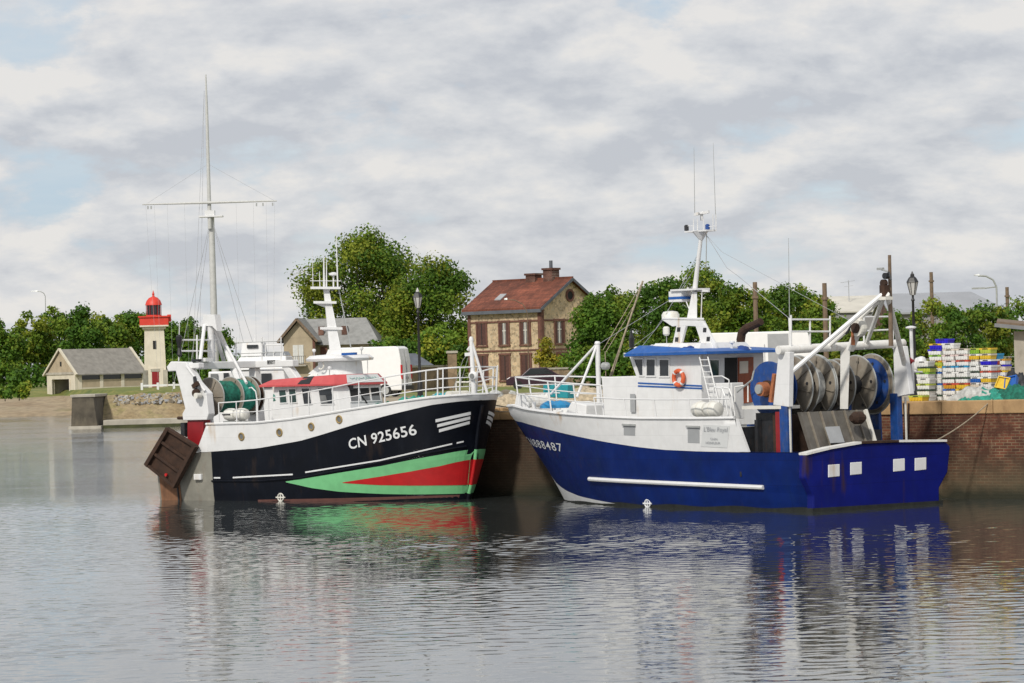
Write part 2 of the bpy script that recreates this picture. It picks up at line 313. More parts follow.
def ground_mat(name, cols, scale, detail=8, rough=0.95, bump=0.4):
    m, t, b = new_mat(name); v = objvec(t)
    c = ramp(t, tex_noise(t, v, scale, detail, 0.62), [(0.30+0.4*i/max(1, len(cols)-1), c) for i, c in enumerate(cols)])
    c = mixc(t, 1.0, c, ramp(t, tex_noise(t, v, scale*9, 4), [(0.3, 0.7), (0.7, 1.2)]), 'MULTIPLY')
    t.links.new(c, b.inputs['Base Color']); b.inputs['Roughness'].default_value = rough
    bp = N(t, 'ShaderNodeBump'); bp.inputs['Strength'].default_value = bump; bp.inputs['Distance'].default_value = 0.08; t.links.new(tex_noise(t, v, scale*8, 4), bp.inputs['Height']); t.links.new(bp.outputs[0], b.inputs['Normal'])
    return m
M['quay_ground'] = ground_mat('quay_gravel', [(0.25, 0.20, 0.13), (0.36, 0.30, 0.21), (0.30, 0.27, 0.21)], 0.35)
M['grass'] = ground_mat('rough_grass', [(0.065, 0.105, 0.018), (0.15, 0.17, 0.03), (0.26, 0.225, 0.06)], 0.25)
M['sand'] = ground_mat('sandy_bank', [(0.25, 0.18, 0.105), (0.33, 0.26, 0.17), (0.17, 0.155, 0.055)], 0.12)
M['dirt'] = ground_mat('dry_dirt_bank', [(0.23, 0.165, 0.085), (0.31, 0.24, 0.14), (0.20, 0.19, 0.06)], 0.3)

def water_mat():
    m, t, b = new_mat('harbour_water')
    b.inputs['Base Color'].default_value = (0.040, 0.047, 0.046, 1); b.inputs['Roughness'].default_value = 0.03
    b.inputs['IOR'].default_value = 2.3
    g = N(t, 'ShaderNodeNewGeometry')
    def mp(sc):
        q = N(t, 'ShaderNodeMapping'); t.links.new(g.outputs['Position'], q.inputs[0]); q.inputs['Scale'].default_value = sc; return q.outputs[0]
    def mth(op, a, c):
        n = N(t, 'ShaderNodeMath', operation=op)
        for i, v in enumerate((a, c)):
            if isinstance(v, (int, float)): n.inputs[i].default_value = v
            else: t.links.new(v, n.inputs[i])
        return n.outputs[0]
    gust = ramp(t, tex_noise(t, mp((0.03, 0.05, 1)), 1.0, 4, 0.6), [(0.36, 0.35), (0.50, 0.8), (0.64, 2.0)])
    r1 = tex_noise(t, mp((1.0, 1.2, 1)), 2.4, 3, 0.6)
    sp = N(t, 'ShaderNodeSeparateXYZ'); t.links.new(g.outputs['Position'], sp.inputs[0])
    far = N(t, 'ShaderNodeMapRange'); t.links.new(sp.outputs[1], far.inputs[0]); far.inputs[1].default_value = 112; far.inputs[2].default_value = 150; far.inputs[3].default_value = 1.0; far.inputs[4].default_value = 14.0
    h = mth('MULTIPLY', mth('MULTIPLY', mth('MULTIPLY', r1, gust), far.outputs[0]), 0.0030)
    bp = N(t, 'ShaderNodeBump'); bp.inputs['Strength'].default_value = 1.0; bp.inputs['Distance'].default_value = 1.0
    t.links.new(h, bp.inputs['Height']); t.links.new(bp.outputs[0], b.inputs['Normal'])
    return m
M['water'] = water_mat()

# ------------------------------------------------------------------ mesh helpers
class MB:
    """collects shapes and links them as ONE mesh object"""
    def __init__(s): s.v = []; s.f = []; s.m = []; s.mats = []
    def mi(s, m):
        if isinstance(m, str): m = M[m]
        if m not in s.mats: s.mats.append(m)
        return s.mats.index(m)
    def add(s, vs, fs, m):
        o = len(s.v); k = s.mi(m)
        s.v += [tuple(p) for p in vs]; s.f += [tuple(i+o for i in f) for f in fs]; s.m += [k]*len(fs); return s
    def box(s, lo, hi, m, R=None, c=None):
        x0, y0, z0 = lo; x1, y1, z1 = hi
        vs = [Vector(p) for p in ((x0, y0, z0), (x1, y0, z0), (x1, y1, z0), (x0, y1, z0), (x0, y0, z1), (x1, y0, z1), (x1, y1, z1), (x0, y1, z1))]
        if R is not None: vs = [R @ v for v in vs]
        if c is not None: vs = [v+Vector(c) for v in vs]
        return s.add(vs, [(0, 3, 2, 1), (4, 5, 6, 7), (0, 1, 5, 4), (1, 2, 6, 5), (2, 3, 7, 6), (3, 0, 4, 7)], m)
    def hexa(s, p, m):      # 8 corners: bottom loop 4, top loop 4
        return s.add(p, [(0, 3, 2, 1), (4, 5, 6, 7), (0, 1, 5, 4), (1, 2, 6, 5), (2, 3, 7, 6), (3, 0, 4, 7)], m)
    def tube(s, p0, p1, r, m, r1=None, n=8, cap=True):
        p0, p1 = Vector(p0), Vector(p1); d = (p1-p0)
        if d.length < 1e-6: return s
        d.normalize(); a = d.orthogonal().normalized(); b = d.cross(a); r1 = r if r1 is None else r1
        vs = [p0+(a*math.cos(2*math.pi*i/n)+b*math.sin(2*math.pi*i/n))*r for i in range(n)]+[p1+(a*math.cos(2*math.pi*i/n)+b*math.sin(2*math.pi*i/n))*r1 for i in range(n)]
        fs = [(i, (i+1) % n, n+(i+1) % n, n+i) for i in range(n)]
        if cap: fs += [tuple(range(n-1, -1, -1)), tuple(range(n, 2*n))]
        return s.add(vs, fs, m)
    def path(s, pts, r, m, n=6):
        for a, b in zip(pts[:-1], pts[1:]): s.tube(a, b, r, m, n=n)
        return s
    def bar(s, p0, p1, w, h, m, up=(0, 0, 1)):
        p0, p1 = Vector(p0), Vector(p1); d = (p1-p0).normalized(); u = Vector(up)
        if abs(d.dot(u)) > 0.98: u = Vector((1, 0, 0))
        a = d.cross(u).normalized()*w/2; b = a.cross(d).normalized()*h/2
        return s.hexa([p0-a-b, p0+a-b, p1+a-b, p1-a-b, p0-a+b, p0+a+b, p1+a+b, p1-a+b], m)
    def prism(s, poly, ext, m):
        n = len(poly); e = Vector(ext); vs = [Vector(p) for p in poly]; vs += [v+e for v in vs]
        fs = [(i, (i+1) % n, n+(i+1) % n, n+i) for i in range(n)]+[tuple(range(n-1, -1, -1)), tuple(range(n, 2*n))]
        return s.add(vs, fs, m)
    def lathe(s, prof, m, c=(0, 0, 0), axis=(0, 0, 1), n=20, caps=True):
        ax = Vector(axis).normalized(); a = ax.orthogonal().normalized(); b = ax.cross(a); c = Vector(c); vs = []
        for r, h in prof:
            for i in range(n): t = 2*math.pi*i/n; vs.append(c+ax*h+(a*math.cos(t)+b*math.sin(t))*r)
        fs = []
        for k in range(len(prof)-1):
            for i in range(n): fs.append((k*n+i, k*n+(i+1) % n, (k+1)*n+(i+1) % n, (k+1)*n+i))
        if caps: fs += [tuple(range(n-1, -1, -1)), tuple(range((len(prof)-1)*n, len(prof)*n))]
        return s.add(vs, fs, m)
    def torus(s, c, axis, R, r, m, n=28, k=8, arc=(0, 2*math.pi), sy=1.0):
        ax = Vector(axis).normalized(); a = ax.orthogonal().normalized(); b = ax.cross(a); c = Vector(c); vs = []
        full = abs(arc[1]-arc[0]-2*math.pi) < 1e-6; cnt = n if full else n+1
        for i in range(cnt):
            t = arc[0]+(arc[1]-arc[0])*i/n; e = a*math.cos(t)+b*math.sin(t)
            for j in range(k): q = 2*math.pi*j/k; vs.append(c+e*(R+r*math.cos(q))+ax*(r*sy*math.sin(q)))
        fs = []
        for i in range(n):
            i2 = (i+1) % cnt
            for j in range(k): fs.append((i*k+j, i2*k+j, i2*k+(j+1) % k, i*k+(j+1) % k))
        return s.add(vs, fs, m)
    def grid(s, rows, m, flip=False):
        nr, nc = len(rows), len(rows[0]); vs = [p for r in rows for p in r]; fs = []
        for i in range(nr-1):
            for j in range(nc-1):
                f = (i*nc+j, i*nc+j+1, (i+1)*nc+j+1, (i+1)*nc+j); fs.append(f[::-1] if flip else f)
        return s.add(vs, fs, m)
    def build(s, name, parent=None, smooth=False, bevel=0.0, loc=None, rotz=0.0, angle=35, fix=True):
        me = bpy.data.meshes.new(name); me.from_pydata(s.v, [], s.f)
        for m in s.mats: me.materials.append(m)
        me.polygons.foreach_set('material_index', s.m)
        if fix:
            import bmesh
            bm = bmesh.new(); bm.from_mesh(me); bmesh.ops.remove_doubles(bm, verts=bm.verts, dist=1e-5); bmesh.ops.recalc_face_normals(bm, faces=bm.faces); bm.to_mesh(me); bm.free()
        if smooth:
            me.polygons.foreach_set('use_smooth', [True]*len(me.polygons))
            try: me.set_sharp_from_angle(angle=math.radians(angle))
            except Exception: pass
        me.update()
        o = bpy.data.objects.new(name, me); COL.objects.link(o)
        if parent is not None: o.parent = parent
        if loc is not None: o.location = loc
        o.rotation_euler.z = rotz
        if bevel:
            b = o.modifiers.new('bevel', 'BEVEL'); b.width = bevel; b.segments = 2; b.limit_method = 'ANGLE'
        return o
def tag(o, label=None, cat=None, group=None, kind=None):
    for k, v in (('label', label), ('category', cat), ('group', group), ('kind', kind)):
        if v: o[k] = v
    return o
def thing(name, label, cat, loc=(0, 0, 0), rotz=0.0, group=None):
    o = bpy.data.objects.new(name, None); COL.objects.link(o); o.location = loc; o.rotation_euler.z = rotz; o.empty_display_size = 0.3
    return tag(o, label, cat, group)
def copy_tree(o, parent=None):
    kids = list(o.children); c = o.copy(); COL.objects.link(c); c.parent = parent
    for ch in kids: copy_tree(ch, c)
    return c
def text_pts(body, size, bold=0.0, shear=0.0, spacing=1.0, thick=0.0):
    cu = bpy.data.curves.new('lettering', 'FONT'); cu.body = body; cu.size = size; cu.offset = bold; cu.shear = shear; cu.space_character = spacing; cu.resolution_u = 3
    o = bpy.data.objects.new('lettering', cu); COL.objects.link(o)
    dg = bpy.context.evaluated_depsgraph_get(); e = o.evaluated_get(dg); me = e.to_mesh()
    vs = [tuple(v.co) for v in me.vertices]; fs = [tuple(p.vertices) for p in me.polygons]
    e.to_mesh_clear(); bpy.data.objects.remove(o); bpy.data.curves.remove(cu)
    return vs, fs
def lerp(a, b, t): return a+(b-a)*t
def vl(a, b, t): return Vector(a)+(Vector(b)-Vector(a))*t
def pane(mb, q, u0, u1, v0, v1, gm, fm=None, fw=0.04, out=0.012, skew=0.0):
    """a window on the wall quad q = (bottom left, bottom right, top right, top left) seen from outside"""
    P = lambda u, v: vl(vl(q[0], q[1], u), vl(q[3], q[2], u), v)
    n = (Vector(q[1])-Vector(q[0])).cross(Vector(q[3])-Vector(q[0])).normalized()
    c = [P(u0+skew, v0), P(u1+skew, v0), P(u1, v1), P(u0, v1)]
    if fm:
        cen = sum(c, Vector())/4; w = (c[1]-c[0]).length; h = (c[3]-c[0]).length
        ex = (c[1]-c[0]).normalized()*fw; ez = (c[3]-c[0]).normalized()*fw
        outr = [c[0]-ex-ez, c[1]+ex-ez, c[2]+ex+ez, c[3]-ex+ez]
        for i in range(4):
            j = (i+1) % 4
            mb.hexa([c[i], c[j], outr[j], outr[i], c[i]+n*(out+0.02), c[j]+n*(out+0.02), outr[j]+n*(out+0.02), outr[i]+n*(out+0.02)], fm)
    mb.hexa([p-n*0.02 for p in c]+[p+n*out for p in c], gm)
    return mb
# ------------------------------------------------------------------ the setting: water, quay, far shore
ZQ = 3.17
def quayY(X): return 105.9+(15.5-X)*0.858
QA = math.atan(0.858)                              # the quay line comes nearer towards the right
QL = Vector((-8.6, quayY(-8.6), 0)); QR = Vector((46.0, quayY(46.0), 0))
def water_sheet():
    """one sheet: a finely waved patch of harbour in a wide calm surround"""
    g = np.random.default_rng(11); x0, x1, y0, y1, st = -23.0, 23.0, 42.0, 127.0, 0.10
    xs = np.arange(x0, x1+st/2, st); ys = np.arange(y0, y1+st/2, st); X, Y = np.meshgrid(xs, ys); Z = np.zeros_like(X); n = 54
    lam = np.exp(g.uniform(math.log(0.26), math.log(0.9), n)); th = g.normal(math.pi/2, 0.8, n); ph = g.uniform(0, 2*math.pi, n)
    for l, t, p in zip(lam, th, ph):
        k = 2*math.pi/l; Z += WAVE_SLOPE/math.sqrt(n)*1.414/k*np.sin(k*(X*math.cos(t)+Y*math.sin(t))+p)
    G = np.zeros_like(X)
    for i in range(9):      # gusts and calm slicks
        l = g.uniform(9, 34); t = g.normal(math.pi/2, 0.35); k = 2*math.pi/l; G += np.sin(k*(X*math.cos(t)*0.6+Y*math.sin(t))+g.uniform(0, 6.28)+0.8*np.sin(X*0.11+i))
    G = np.clip(0.95+0.20*G, 0.62, 1.8)
    ed = np.minimum(np.minimum(X-x0, x1-X), np.minimum(Y-y0, y1-Y)); Z *= G*np.clip(ed/2.5, 0, 1)
    nv = X.size; r, c = X.shape
    V = np.stack([X, Y, Z], -1).reshape(-1, 3); idx = np.arange(nv).reshape(r, c)
    F = np.stack([idx[:-1, :-1], idx[:-1, 1:], idx[1:, 1:], idx[1:, :-1]], -1).reshape(-1, 4)
    B = np.array([(-900, -60, 0), (900, -60, 0), (900, 1600, 0), (-900, 1600, 0)], float); V = np.concatenate([V, B])
    cn = [idx[0, 0], idx[0, -1], idx[-1, -1], idx[-1, 0]]
    Q = np.array([(nv+i, nv+(i+1) % 4, cn[(i+1) % 4], cn[i]) for i in range(4)]); F = np.concatenate([F, Q])
    me = bpy.data.meshes.new('water'); me.vertices.add(len(V)); me.vertices.foreach_set('co', V.ravel())
    me.loops.add(F.size); me.loops.foreach_set('vertex_index', F.ravel().astype(np.int32)); me.polygons.add(len(F))
    me.polygons.foreach_set('loop_start', np.arange(0, F.size, 4)); me.polygons.foreach_set('loop_total', np.full(len(F), 4))
    me.polygons.foreach_set('use_smooth', [True]*len(F)); me.update(calc_edges=True); me.materials.append(M['water'])
    o = bpy.data.objects.new('water', me); COL.objects.link(o); tag(o, kind='structure')
WAVE_SLOPE = 0.027
water_sheet()

rng = random.Random(5)
def bumpy(x, y, s=0.15, a=0.25): return a*mnoise.noise(Vector((x*s, y*s, 3.3)))
# land behind the quay: one sheet from the coping back to the horizon
mb = MB()
tt = [0, .02, .05, .1, .16, .24, .34, .46, .6, .8, 1]
rows = []
deps = [0.9, 4, 12, 30, 62, 80, 100, 130, 170, 240, 400, 800, 1500]
for d in deps:
    row = []
    for k in range(41):
        X = lerp(-8.1, 46, k/40) if d < 5 else lerp(-8.1-min(d, 170)*0.07, 46+d*0.9, k/40)
        Y = quayY(lerp(-8.1, 46, k/40))+d
        edge = 0.0 if d < 35 else 0.12*mnoise.noise(Vector((X*.12, Y*.12, 0)))
        row.append((X, Y, ZQ-0.004+edge))
    rows.append(row)
mb.grid(rows[:5], 'quay_ground'); tag(mb.build('quay_ground', smooth=True), kind='structure')
mb = MB(); mb.grid([[(x, y, z) for x, y, z in r] for r in rows[4:]], 'grass'); tag(mb.build('grass_ground', smooth=True), kind='structure')

# quay wall: local frame along the wall (x along, y into the land)
qd = (QR-QL).normalized(); qrot = math.atan2(qd.y, qd.x); qlen = (QR-QL).length
qw = thing('quay_wall', 'long brown brick quay wall with a tan stone coping behind the moored trawlers', 'quay wall', QL, qrot)
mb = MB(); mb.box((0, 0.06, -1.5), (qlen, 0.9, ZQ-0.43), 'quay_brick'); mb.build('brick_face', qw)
mb = MB()
x = 0.0; rr = random.Random(3)
while x < qlen:
    w = min(rr.uniform(1.5, 2.3), qlen-x)
    if w < 0.2: break
    o = rr.uniform(-0.015, 0.015)
    mb.box((x, o, ZQ-0.428), (x+w-0.018, 0.95, ZQ+rr.uniform(-0.01, 0.012)), 'coping'); x += w
mb.build('coping', qw, bevel=0.03)
# return face of the quay, running away from the water front
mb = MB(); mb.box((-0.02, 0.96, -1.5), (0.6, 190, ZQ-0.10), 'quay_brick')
mb.build('return_face', qw, rotz=-qrot+math.radians(4.0))
for i, xx in enumerate((14.2, 24.6)):
    mb = MB(); mb.tube((xx, -0.05, ZQ-0.55), (xx, -0.05, -0.5), 0.03, 'rust'); mb.tube((xx+0.42, -0.05, ZQ-0.55), (xx+0.42, -0.05, -0.5), 0.03, 'rust')
    z = -0.3
    while z < ZQ-0.6: mb.tube((xx, -0.05, z), (xx+0.42, -0.05, z), 0.017, 'rust', n=5); z += 0.3
    mb.build('ladder', qw)

# far shore
mb = MB()
xs_ = [-420, -300, -220, -160, -120, -100, -85, -72, -62, -54, -46, -38, -30, -22, -14]
prof = [(0, -0.6), (3, 0.15), (9, 0.75), (17, 1.3), (26, 2.2), (36, 2.9), (60, 3.1), (150, 3.3), (900, 4.0)]
rows = []
for d, z in prof:
    row = []
    for X in xs_:
        Y0 = 408 if X < -50 else lerp(408, 304.5, min(1, (X+50)/8.0))
        row.append((X-(d*0.2 if X <= -50 else 0), Y0+d+(3*mnoise.noise(Vector((X*.08, 0, d*.05))) if d < 30 else 0), z+(bumpy(X, d) if 2 < d < 100 else 0)))
    rows.append(row)
mb.grid(rows[:5], 'sand'); mb.grid(rows[4:], 'grass')
tag(mb.build('far_bank', smooth=True), kind='structure')
# stone jetty in front of it: pier head, ledge, rubble slope
JY = 199.0*KY
jx0 = at(69, 410, JY).x
jt = thing('stone_jetty', 'low stone jetty with a dark square pier head at its left end', 'jetty', (jx0, JY, 0))
mb = MB()
mb.hexa([(0.15, -0.5, -1), (2.75, -0.5, -1), (2.6, 9, -1), (0.3, 9, -1), (0.30, -0.1, 2.85), (2.25, -0.1, 2.85), (2.25, 9, 2.85), (0.4, 9, 2.85)], 'wet_stone')
mb.hexa([(0.16, -0.2, 2.852), (2.42, -0.2, 2.852), (2.42, 9.1, 2.852), (0.2, 9.1, 2.852), (0.16, -0.2, 3.1), (2.42, -0.2, 3.1), (2.42, 9.1, 3.1), (0.2, 9.1, 3.1)], 'concrete')
mb.build('pier_head', jt, bevel=0.04)
mb = MB(); mb.hexa([(0.0, -0.95, -1), (3.0, -0.95, -1), (3.0, 9, -1), (-0.1, 9, -1), (0.02, -0.8, 0.25), (2.95, -0.8, 0.25), (2.95, 9, 0.25), (0.0, 9, 0.25)], 'concrete'); mb.build('footing', jt)
mb = MB(); mb.box((3.02, 0.3, -1), (27, 4.2, 0.72), 'concrete'); mb.build('ledge', jt, bevel=0.05)
mb = MB(); mb.box((2.98, 0.25, -1), (27, 0.296, 0.26), 'algae'); mb.build('tide_line', jt)
rows = []
for k, (yy, zz) in enumerate([(3.9, 0.72), (5.0, 1.35), (6.0, 1.95), (7.0, 2.5), (8.0, 2.95), (11.5, 3.12), (16, 3.3)]):
    rows.append([(xx, yy+0.5*mnoise.noise(Vector((xx*.9, k*1.7, 1))), zz+(0.22*mnoise.noise(Vector((xx*1.3, k*2.1, 5))) if k else 0)+(0.5*max(0, min(1, (xx-16)/5)) if k in (4, 5) else 0)) for xx in np.linspace(2.4, 27, 90)])
mb = MB(); mb.grid(rows[:5], 'dirt'); mb.grid(rows[4:], 'grass'); mb.build('bank', jt, smooth=True)
mb = MB(); r2 = random.Random(8)
for i in range(260):
    u = r2.random(); xx = 3.3+r2.random()*10; k = r2.random(); yy = lerp(6.2, 7.9, k); zz = lerp(2.05, 2.9, k)
    s = r2.uniform(0.08, 0.19); R = Matrix.Rotation(r2.random()*6, 3, 'Z') @ Matrix.Rotation(r2.random()*3, 3, 'X')
    mb.box((-s, -s*.7, -s*.6), (s, s*.7, s*.6), ('concrete', 'dark_stone', 'sheet_metal')[r2.randrange(3)], R, (xx, yy, zz))
tag(mb.build('boulder', jt), kind='stuff')

# ------------------------------------------------------------------ trees and shrubs
def leaf_mesh(name, clumps, n, size, kind, seed, flat=0.0):
    g = np.random.default_rng(seed); cl = np.array(clumps, float)
    vol = (cl[:, 3]*cl[:, 4]*cl[:, 5])**0.72; cnt = np.maximum(6, (n*vol/vol.sum())).astype(int)
    C = []; Nn = []; T = []
    for c, k in zip(cl, cnt):
        d = g.normal(size=(k, 3)); d /= np.linalg.norm(d, axis=1)[:, None]
        r = g.random(k)**0.42; r *= (1+0.16*g.normal(size=k))
        C.append(c[:3]+d*r[:, None]*c[3:6]); Nn.append(d*0.9+g.normal(size=(k, 3))*0.75+np.array([0, 0, 0.45])); T.append(np.full(k, g.random()))
    C = np.concatenate(C); Nn = np.concatenate(Nn); T = np.concatenate(T); Nn /= np.linalg.norm(Nn, axis=1)[:, None]
    k = len(C); ref = g.normal(size=(k, 3)); a = np.cross(Nn, ref); a /= np.linalg.norm(a, axis=1)[:, None]; b = np.cross(Nn, a)
    s = size*(0.55+0.9*g.random(k))[:, None]; asp = (0.55+0.35*g.random(k))[:, None]
    V = np.stack([C-a*s*0.5, C+b*s*asp*0.5-a*s*0.05, C+a*s*0.5, C-b*s*asp*0.5+a*s*0.05], 1).reshape(-1, 3)
    me = bpy.data.meshes.new(name); me.vertices.add(4*k); me.vertices.foreach_set('co', V.ravel())
    me.loops.add(4*k); me.loops.foreach_set('vertex_index', np.arange(4*k)); me.polygons.add(k)
    me.polygons.foreach_set('loop_start', np.arange(0, 4*k, 4)); me.polygons.foreach_set('loop_total', np.full(k, 4))
    for m in LEAF[kind]: me.materials.append(m)
    mi = np.clip((T*2.3+g.random(k)*0.9-0.1), 0, 2.99).astype(int); me.polygons.foreach_set('material_index', mi.astype(np.int32))
    me.update(calc_edges=True); me.validate()
    return me
def clump_crown(seed, w, d, z0, z1, n, cr, top=1.0):
    r = random.Random(seed); out = []
    for i in range(n):
        while True:
            x, y, z = r.uniform(-1, 1), r.uniform(-1, 1), r.uniform(-1, 1)
            q = x*x+y*y+z*z
            if 0.15 < q < 1: break
        f = 0.62+0.38*r.random()
        k = math.sqrt(q); x, y, z = x/k*f, y/k*f, z/k*f
        s = cr*r.uniform(0.65, 1.35)
        out.append((x*w/2*0.86, y*d/2*0.86, lerp(z0, z1, (z+1)/2), s, s, s*0.78))
    out.append((0, 0, lerp(z0, z1, 0.45), w*0.25, d*0.25, (z1-z0)*0.28))
    return out
def trunk_mb(h, r, clumps, seed, mn='trunk', nb=7):
    mb = MB(); rr = random.Random(seed); p = Vector((0, 0, -0.3)); pts = [p]
    for i in range(4): p = p+Vector((rr.uniform(-.12, .12)*h*.2, rr.uniform(-.12, .12)*h*.2, h/4+.07)); pts.append(p)
    for i in range(4): mb.tube(pts[i], pts[i+1], r*(1-.17*i), mn, r*(1-.17*(i+1)), 8, cap=(i == 0))
    for c in rr.sample(clumps, min(nb, len(clumps))):
        k = rr.randrange(2, 5); a = pts[k]; e = Vector(c[:3]); m_ = vl(a, e, .5)+Vector((0, 0, -.08*(e-a).length))
        mb.tube(a, m_, r*.42, mn, r*.28, 6); mb.tube(m_, e, r*.28, mn, r*.08, 6)
    return mb
TREE_CACHE = {}
def tree(name, label, cat, X, Y, zb, w, h, kind, seed, n=7000, leaf=0.34, cr=None, clear=0.22, nclump=26, group=None, trunk_r=None, rot=0.0, proto=None, d=None):
    t = thing(name, label, cat, (X, Y, zb), rot, group)
    if proto and proto in TREE_CACHE:
        me1, me2, w0, h0 = TREE_CACHE[proto]
        for nm, me in (('trunk', me1), ('crown', me2)):
            o = bpy.data.objects.new(nm, me); COL.objects.link(o); o.parent = t
        t.scale = (w/w0, w/w0, h/h0); return t
    cl = clump_crown(seed, w, d or w, h*clear+(cr or w*.17)*.5, h-(cr or w*.17)*.6, nclump, cr or w*.17)
    o1 = trunk_mb(h*0.55, trunk_r or w*.03, cl, seed).build('trunk', t, smooth=True, angle=60)
    o2 = bpy.data.objects.new('crown', leaf_mesh('crown', cl, n, leaf, kind, seed)); COL.objects.link(o2); o2.parent = t
    if proto: TREE_CACHE[proto] = (o1.data, o2.data, w, h)
    return t
def tree_px(name, label, cat, px, ptop, pbase, pw, Y, kind, seed, **k):
    Y = Y*KY; b = at(px, pbase, Y); tp = at(px, ptop, Y); w = pw*Y/FPX; zb = k.pop('zb', 3.1)
    return tree(name, label, cat, b.x, Y, zb, w, tp.z-zb, kind, seed, **k)

# far left wood behind the boathouse and the lighthouse
left = [(2, 310, 40, 'at the left edge of the far shore'), (30, 305, 44, 'behind the ramp left of the boathouse'), (58, 306, 40, 'right behind the boathouse gable'),
        (86, 303, 44, 'behind the middle of the boathouse roof'), (112, 306, 40, 'behind the right end of the boathouse roof'), (135, 310, 36, 'just left of the lighthouse'),
        (172, 318, 36, 'just right of the lighthouse'), (192, 319, 34, 'left of the tall signal mast'), (212, 323, 36, 'behind the foot of the tall signal mast')]
for i, (px, ptop, pw, where) in enumerate(left):
    tree_px('broadleaf_tree', f'dense green broadleaf tree {where}', 'tree', px, ptop-2, 392, pw*1.25, 345+(i % 3)*14, 'deep' if i % 3 != 1 else 'mid', 40+i, n=8000, leaf=0.50, clear=0.03, nclump=46, cr=1.35, group='trees behind the boathouse and lighthouse', trunk_r=0.22, zb=2.8)
low = [(12, 352, 60, 'below the trees at the left edge'), (150, 352, 40, 'behind the lighthouse foot'), (185, 350, 44, 'right of the lighthouse foot'), (66, 352, 60, 'behind the boathouse'), (232, 350, 50, 'beyond the stern gantry of the black trawler')]
for i, (px, ptop, pw, where) in enumerate(low):
    tree_px('broad_shrub', f'dark spreading shrub {where}', 'shrub', px, ptop, 392, pw*1.2, 328+i*3, 'deep', 60+i, n=2400, leaf=0.55, clear=0.0, nclump=16, cr=1.5, group='shrubs under the far trees', trunk_r=0.12, zb=2.6)
for i, (px, ptop, pw, Y) in enumerate([(19, 379, 26, 268), (5, 384, 20, 266)]):
    tree_px('bank_shrub', ['pale green bush on the sandy bank left of the boathouse', 'small pale green bush at the left edge of the sandy bank'][i], 'bush', px, ptop, 394, pw, Y, 'fresh', 70+i, n=900, leaf=0.40, clear=0.0, nclump=8, cr=0.6, trunk_r=0.06, zb=2.3)

# big tree between the slate house and the brick house
tree_px('plane_tree', 'tallest tree, a big loose green crown behind the slate-roofed house', 'tree', 363, 221, 385, 128, 196, 'mid', 101, n=42000, leaf=0.25, clear=0.02, nclump=95, cr=1.55, trunk_r=0.38)
tree_px('plane_tree', 'broad tree filling the gap between the tallest tree and the red roof', 'tree', 435, 254, 385, 108, 192, 'mid', 102, n=31000, leaf=0.25, clear=0.02, nclump=70, cr=1.45, trunk_r=0.3)
tree_px('round_bush', 'dark green bush below the tallest tree beside the white van', 'bush', 395, 330, 388, 60, 182, 'deep', 103, n=3600, leaf=0.30, clear=0.0, nclump=18, cr=1.0, trunk_r=0.1)
tree_px('round_bush', 'light green tall bush beside the left lantern', 'bush', 440, 318, 388, 52, 176, 'fresh', 104, n=4200, leaf=0.28, clear=0.0, nclump=22, cr=0.95, trunk_r=0.1)
tree_px('round_bush', 'dark bush against the left end of the brick house', 'bush', 462, 345, 392, 24, 168, 'deep', 105, n=1300, leaf=0.26, clear=0.0, nclump=10, cr=0.5, trunk_r=0.06)
tree_px('climbing_shrub', 'yellow green climbing shrub on the corner of the brick house', 'shrub', 550, 330, 384, 26, 152, 'yellow', 106, n=1500, leaf=0.22, clear=0.0, nclump=14, cr=0.5, trunk_r=0.05)
tree_px('climbing_shrub', 'green climbing shrub at the foot of the house gable', 'shrub', 572, 352, 384, 28, 151, 'fresh', 107, n=1300, leaf=0.22, clear=0.0, nclump=12, cr=0.5, trunk_r=0.05)
# trees behind the blue trawler
rt = [(598, 290, 40, 'deep', 'overlapping the right end of the brick house'), (622, 279, 40, 'mid', 'rising behind the derrick ropes'), (648, 277, 36, 'deep', 'left of the blue trawler mast'), (668, 264, 30, 'deep', 'directly left of the trawler mast top'),
      (690, 268, 36, 'mid', 'behind the trawler mast'), (711, 259, 32, 'mid', 'tallest of the row right of the trawler mast'), (737, 271, 40, 'mid', 'behind the blue wheelhouse roof'), (768, 287, 48, 'fresh', 'above the white box van'), (800, 285, 48, 'fresh', 'right of the white box van'), (752, 281, 44, 'mid', 'behind the timber pole by the exhaust'), (785, 283, 46, 'mid', 'behind the whip aerial of the blue trawler'), (817, 290, 44, 'fresh', 'just left of the timber pole at the row end'), (606, 300, 50, 'deep', 'low against the house gable'), (826, 300, 30, 'mid', 'at the right end of the row near a timber pole')]
for i, (px, ptop, pw, kind, where) in enumerate(rt):
    tree_px('bushy_tree', f'bushy green tree {where}', 'tree', px, ptop-3, 386, pw*1.3, 132+(i % 3)*6, kind, 120+i, n=8000, leaf=0.19, clear=0.0, nclump=44, cr=0.66, group='trees behind the blue trawler', trunk_r=0.10, zb=3.1)
for i, (px, ptop, pw, where) in enumerate([(610, 335, 60, 'under the trees right of the brick house'), (660, 330, 70, 'behind the blue trawler wheelhouse'), (730, 325, 70, 'left of the rusty exhaust'), (795, 322, 70, 'behind the white box van roof'), (840, 318, 40, 'below the cream warehouse roof')]):
    tree_px('hedge_shrub', f'dense green shrub {where}', 'shrub', px, ptop, 390, pw*1.2, 124, ('deep', 'mid', 'fresh')[i % 3], 140+i, n=3400, leaf=0.24, clear=0.0, nclump=22, cr=0.7, group='shrubs behind the blue trawler', trunk_r=0.08, zb=3.1)
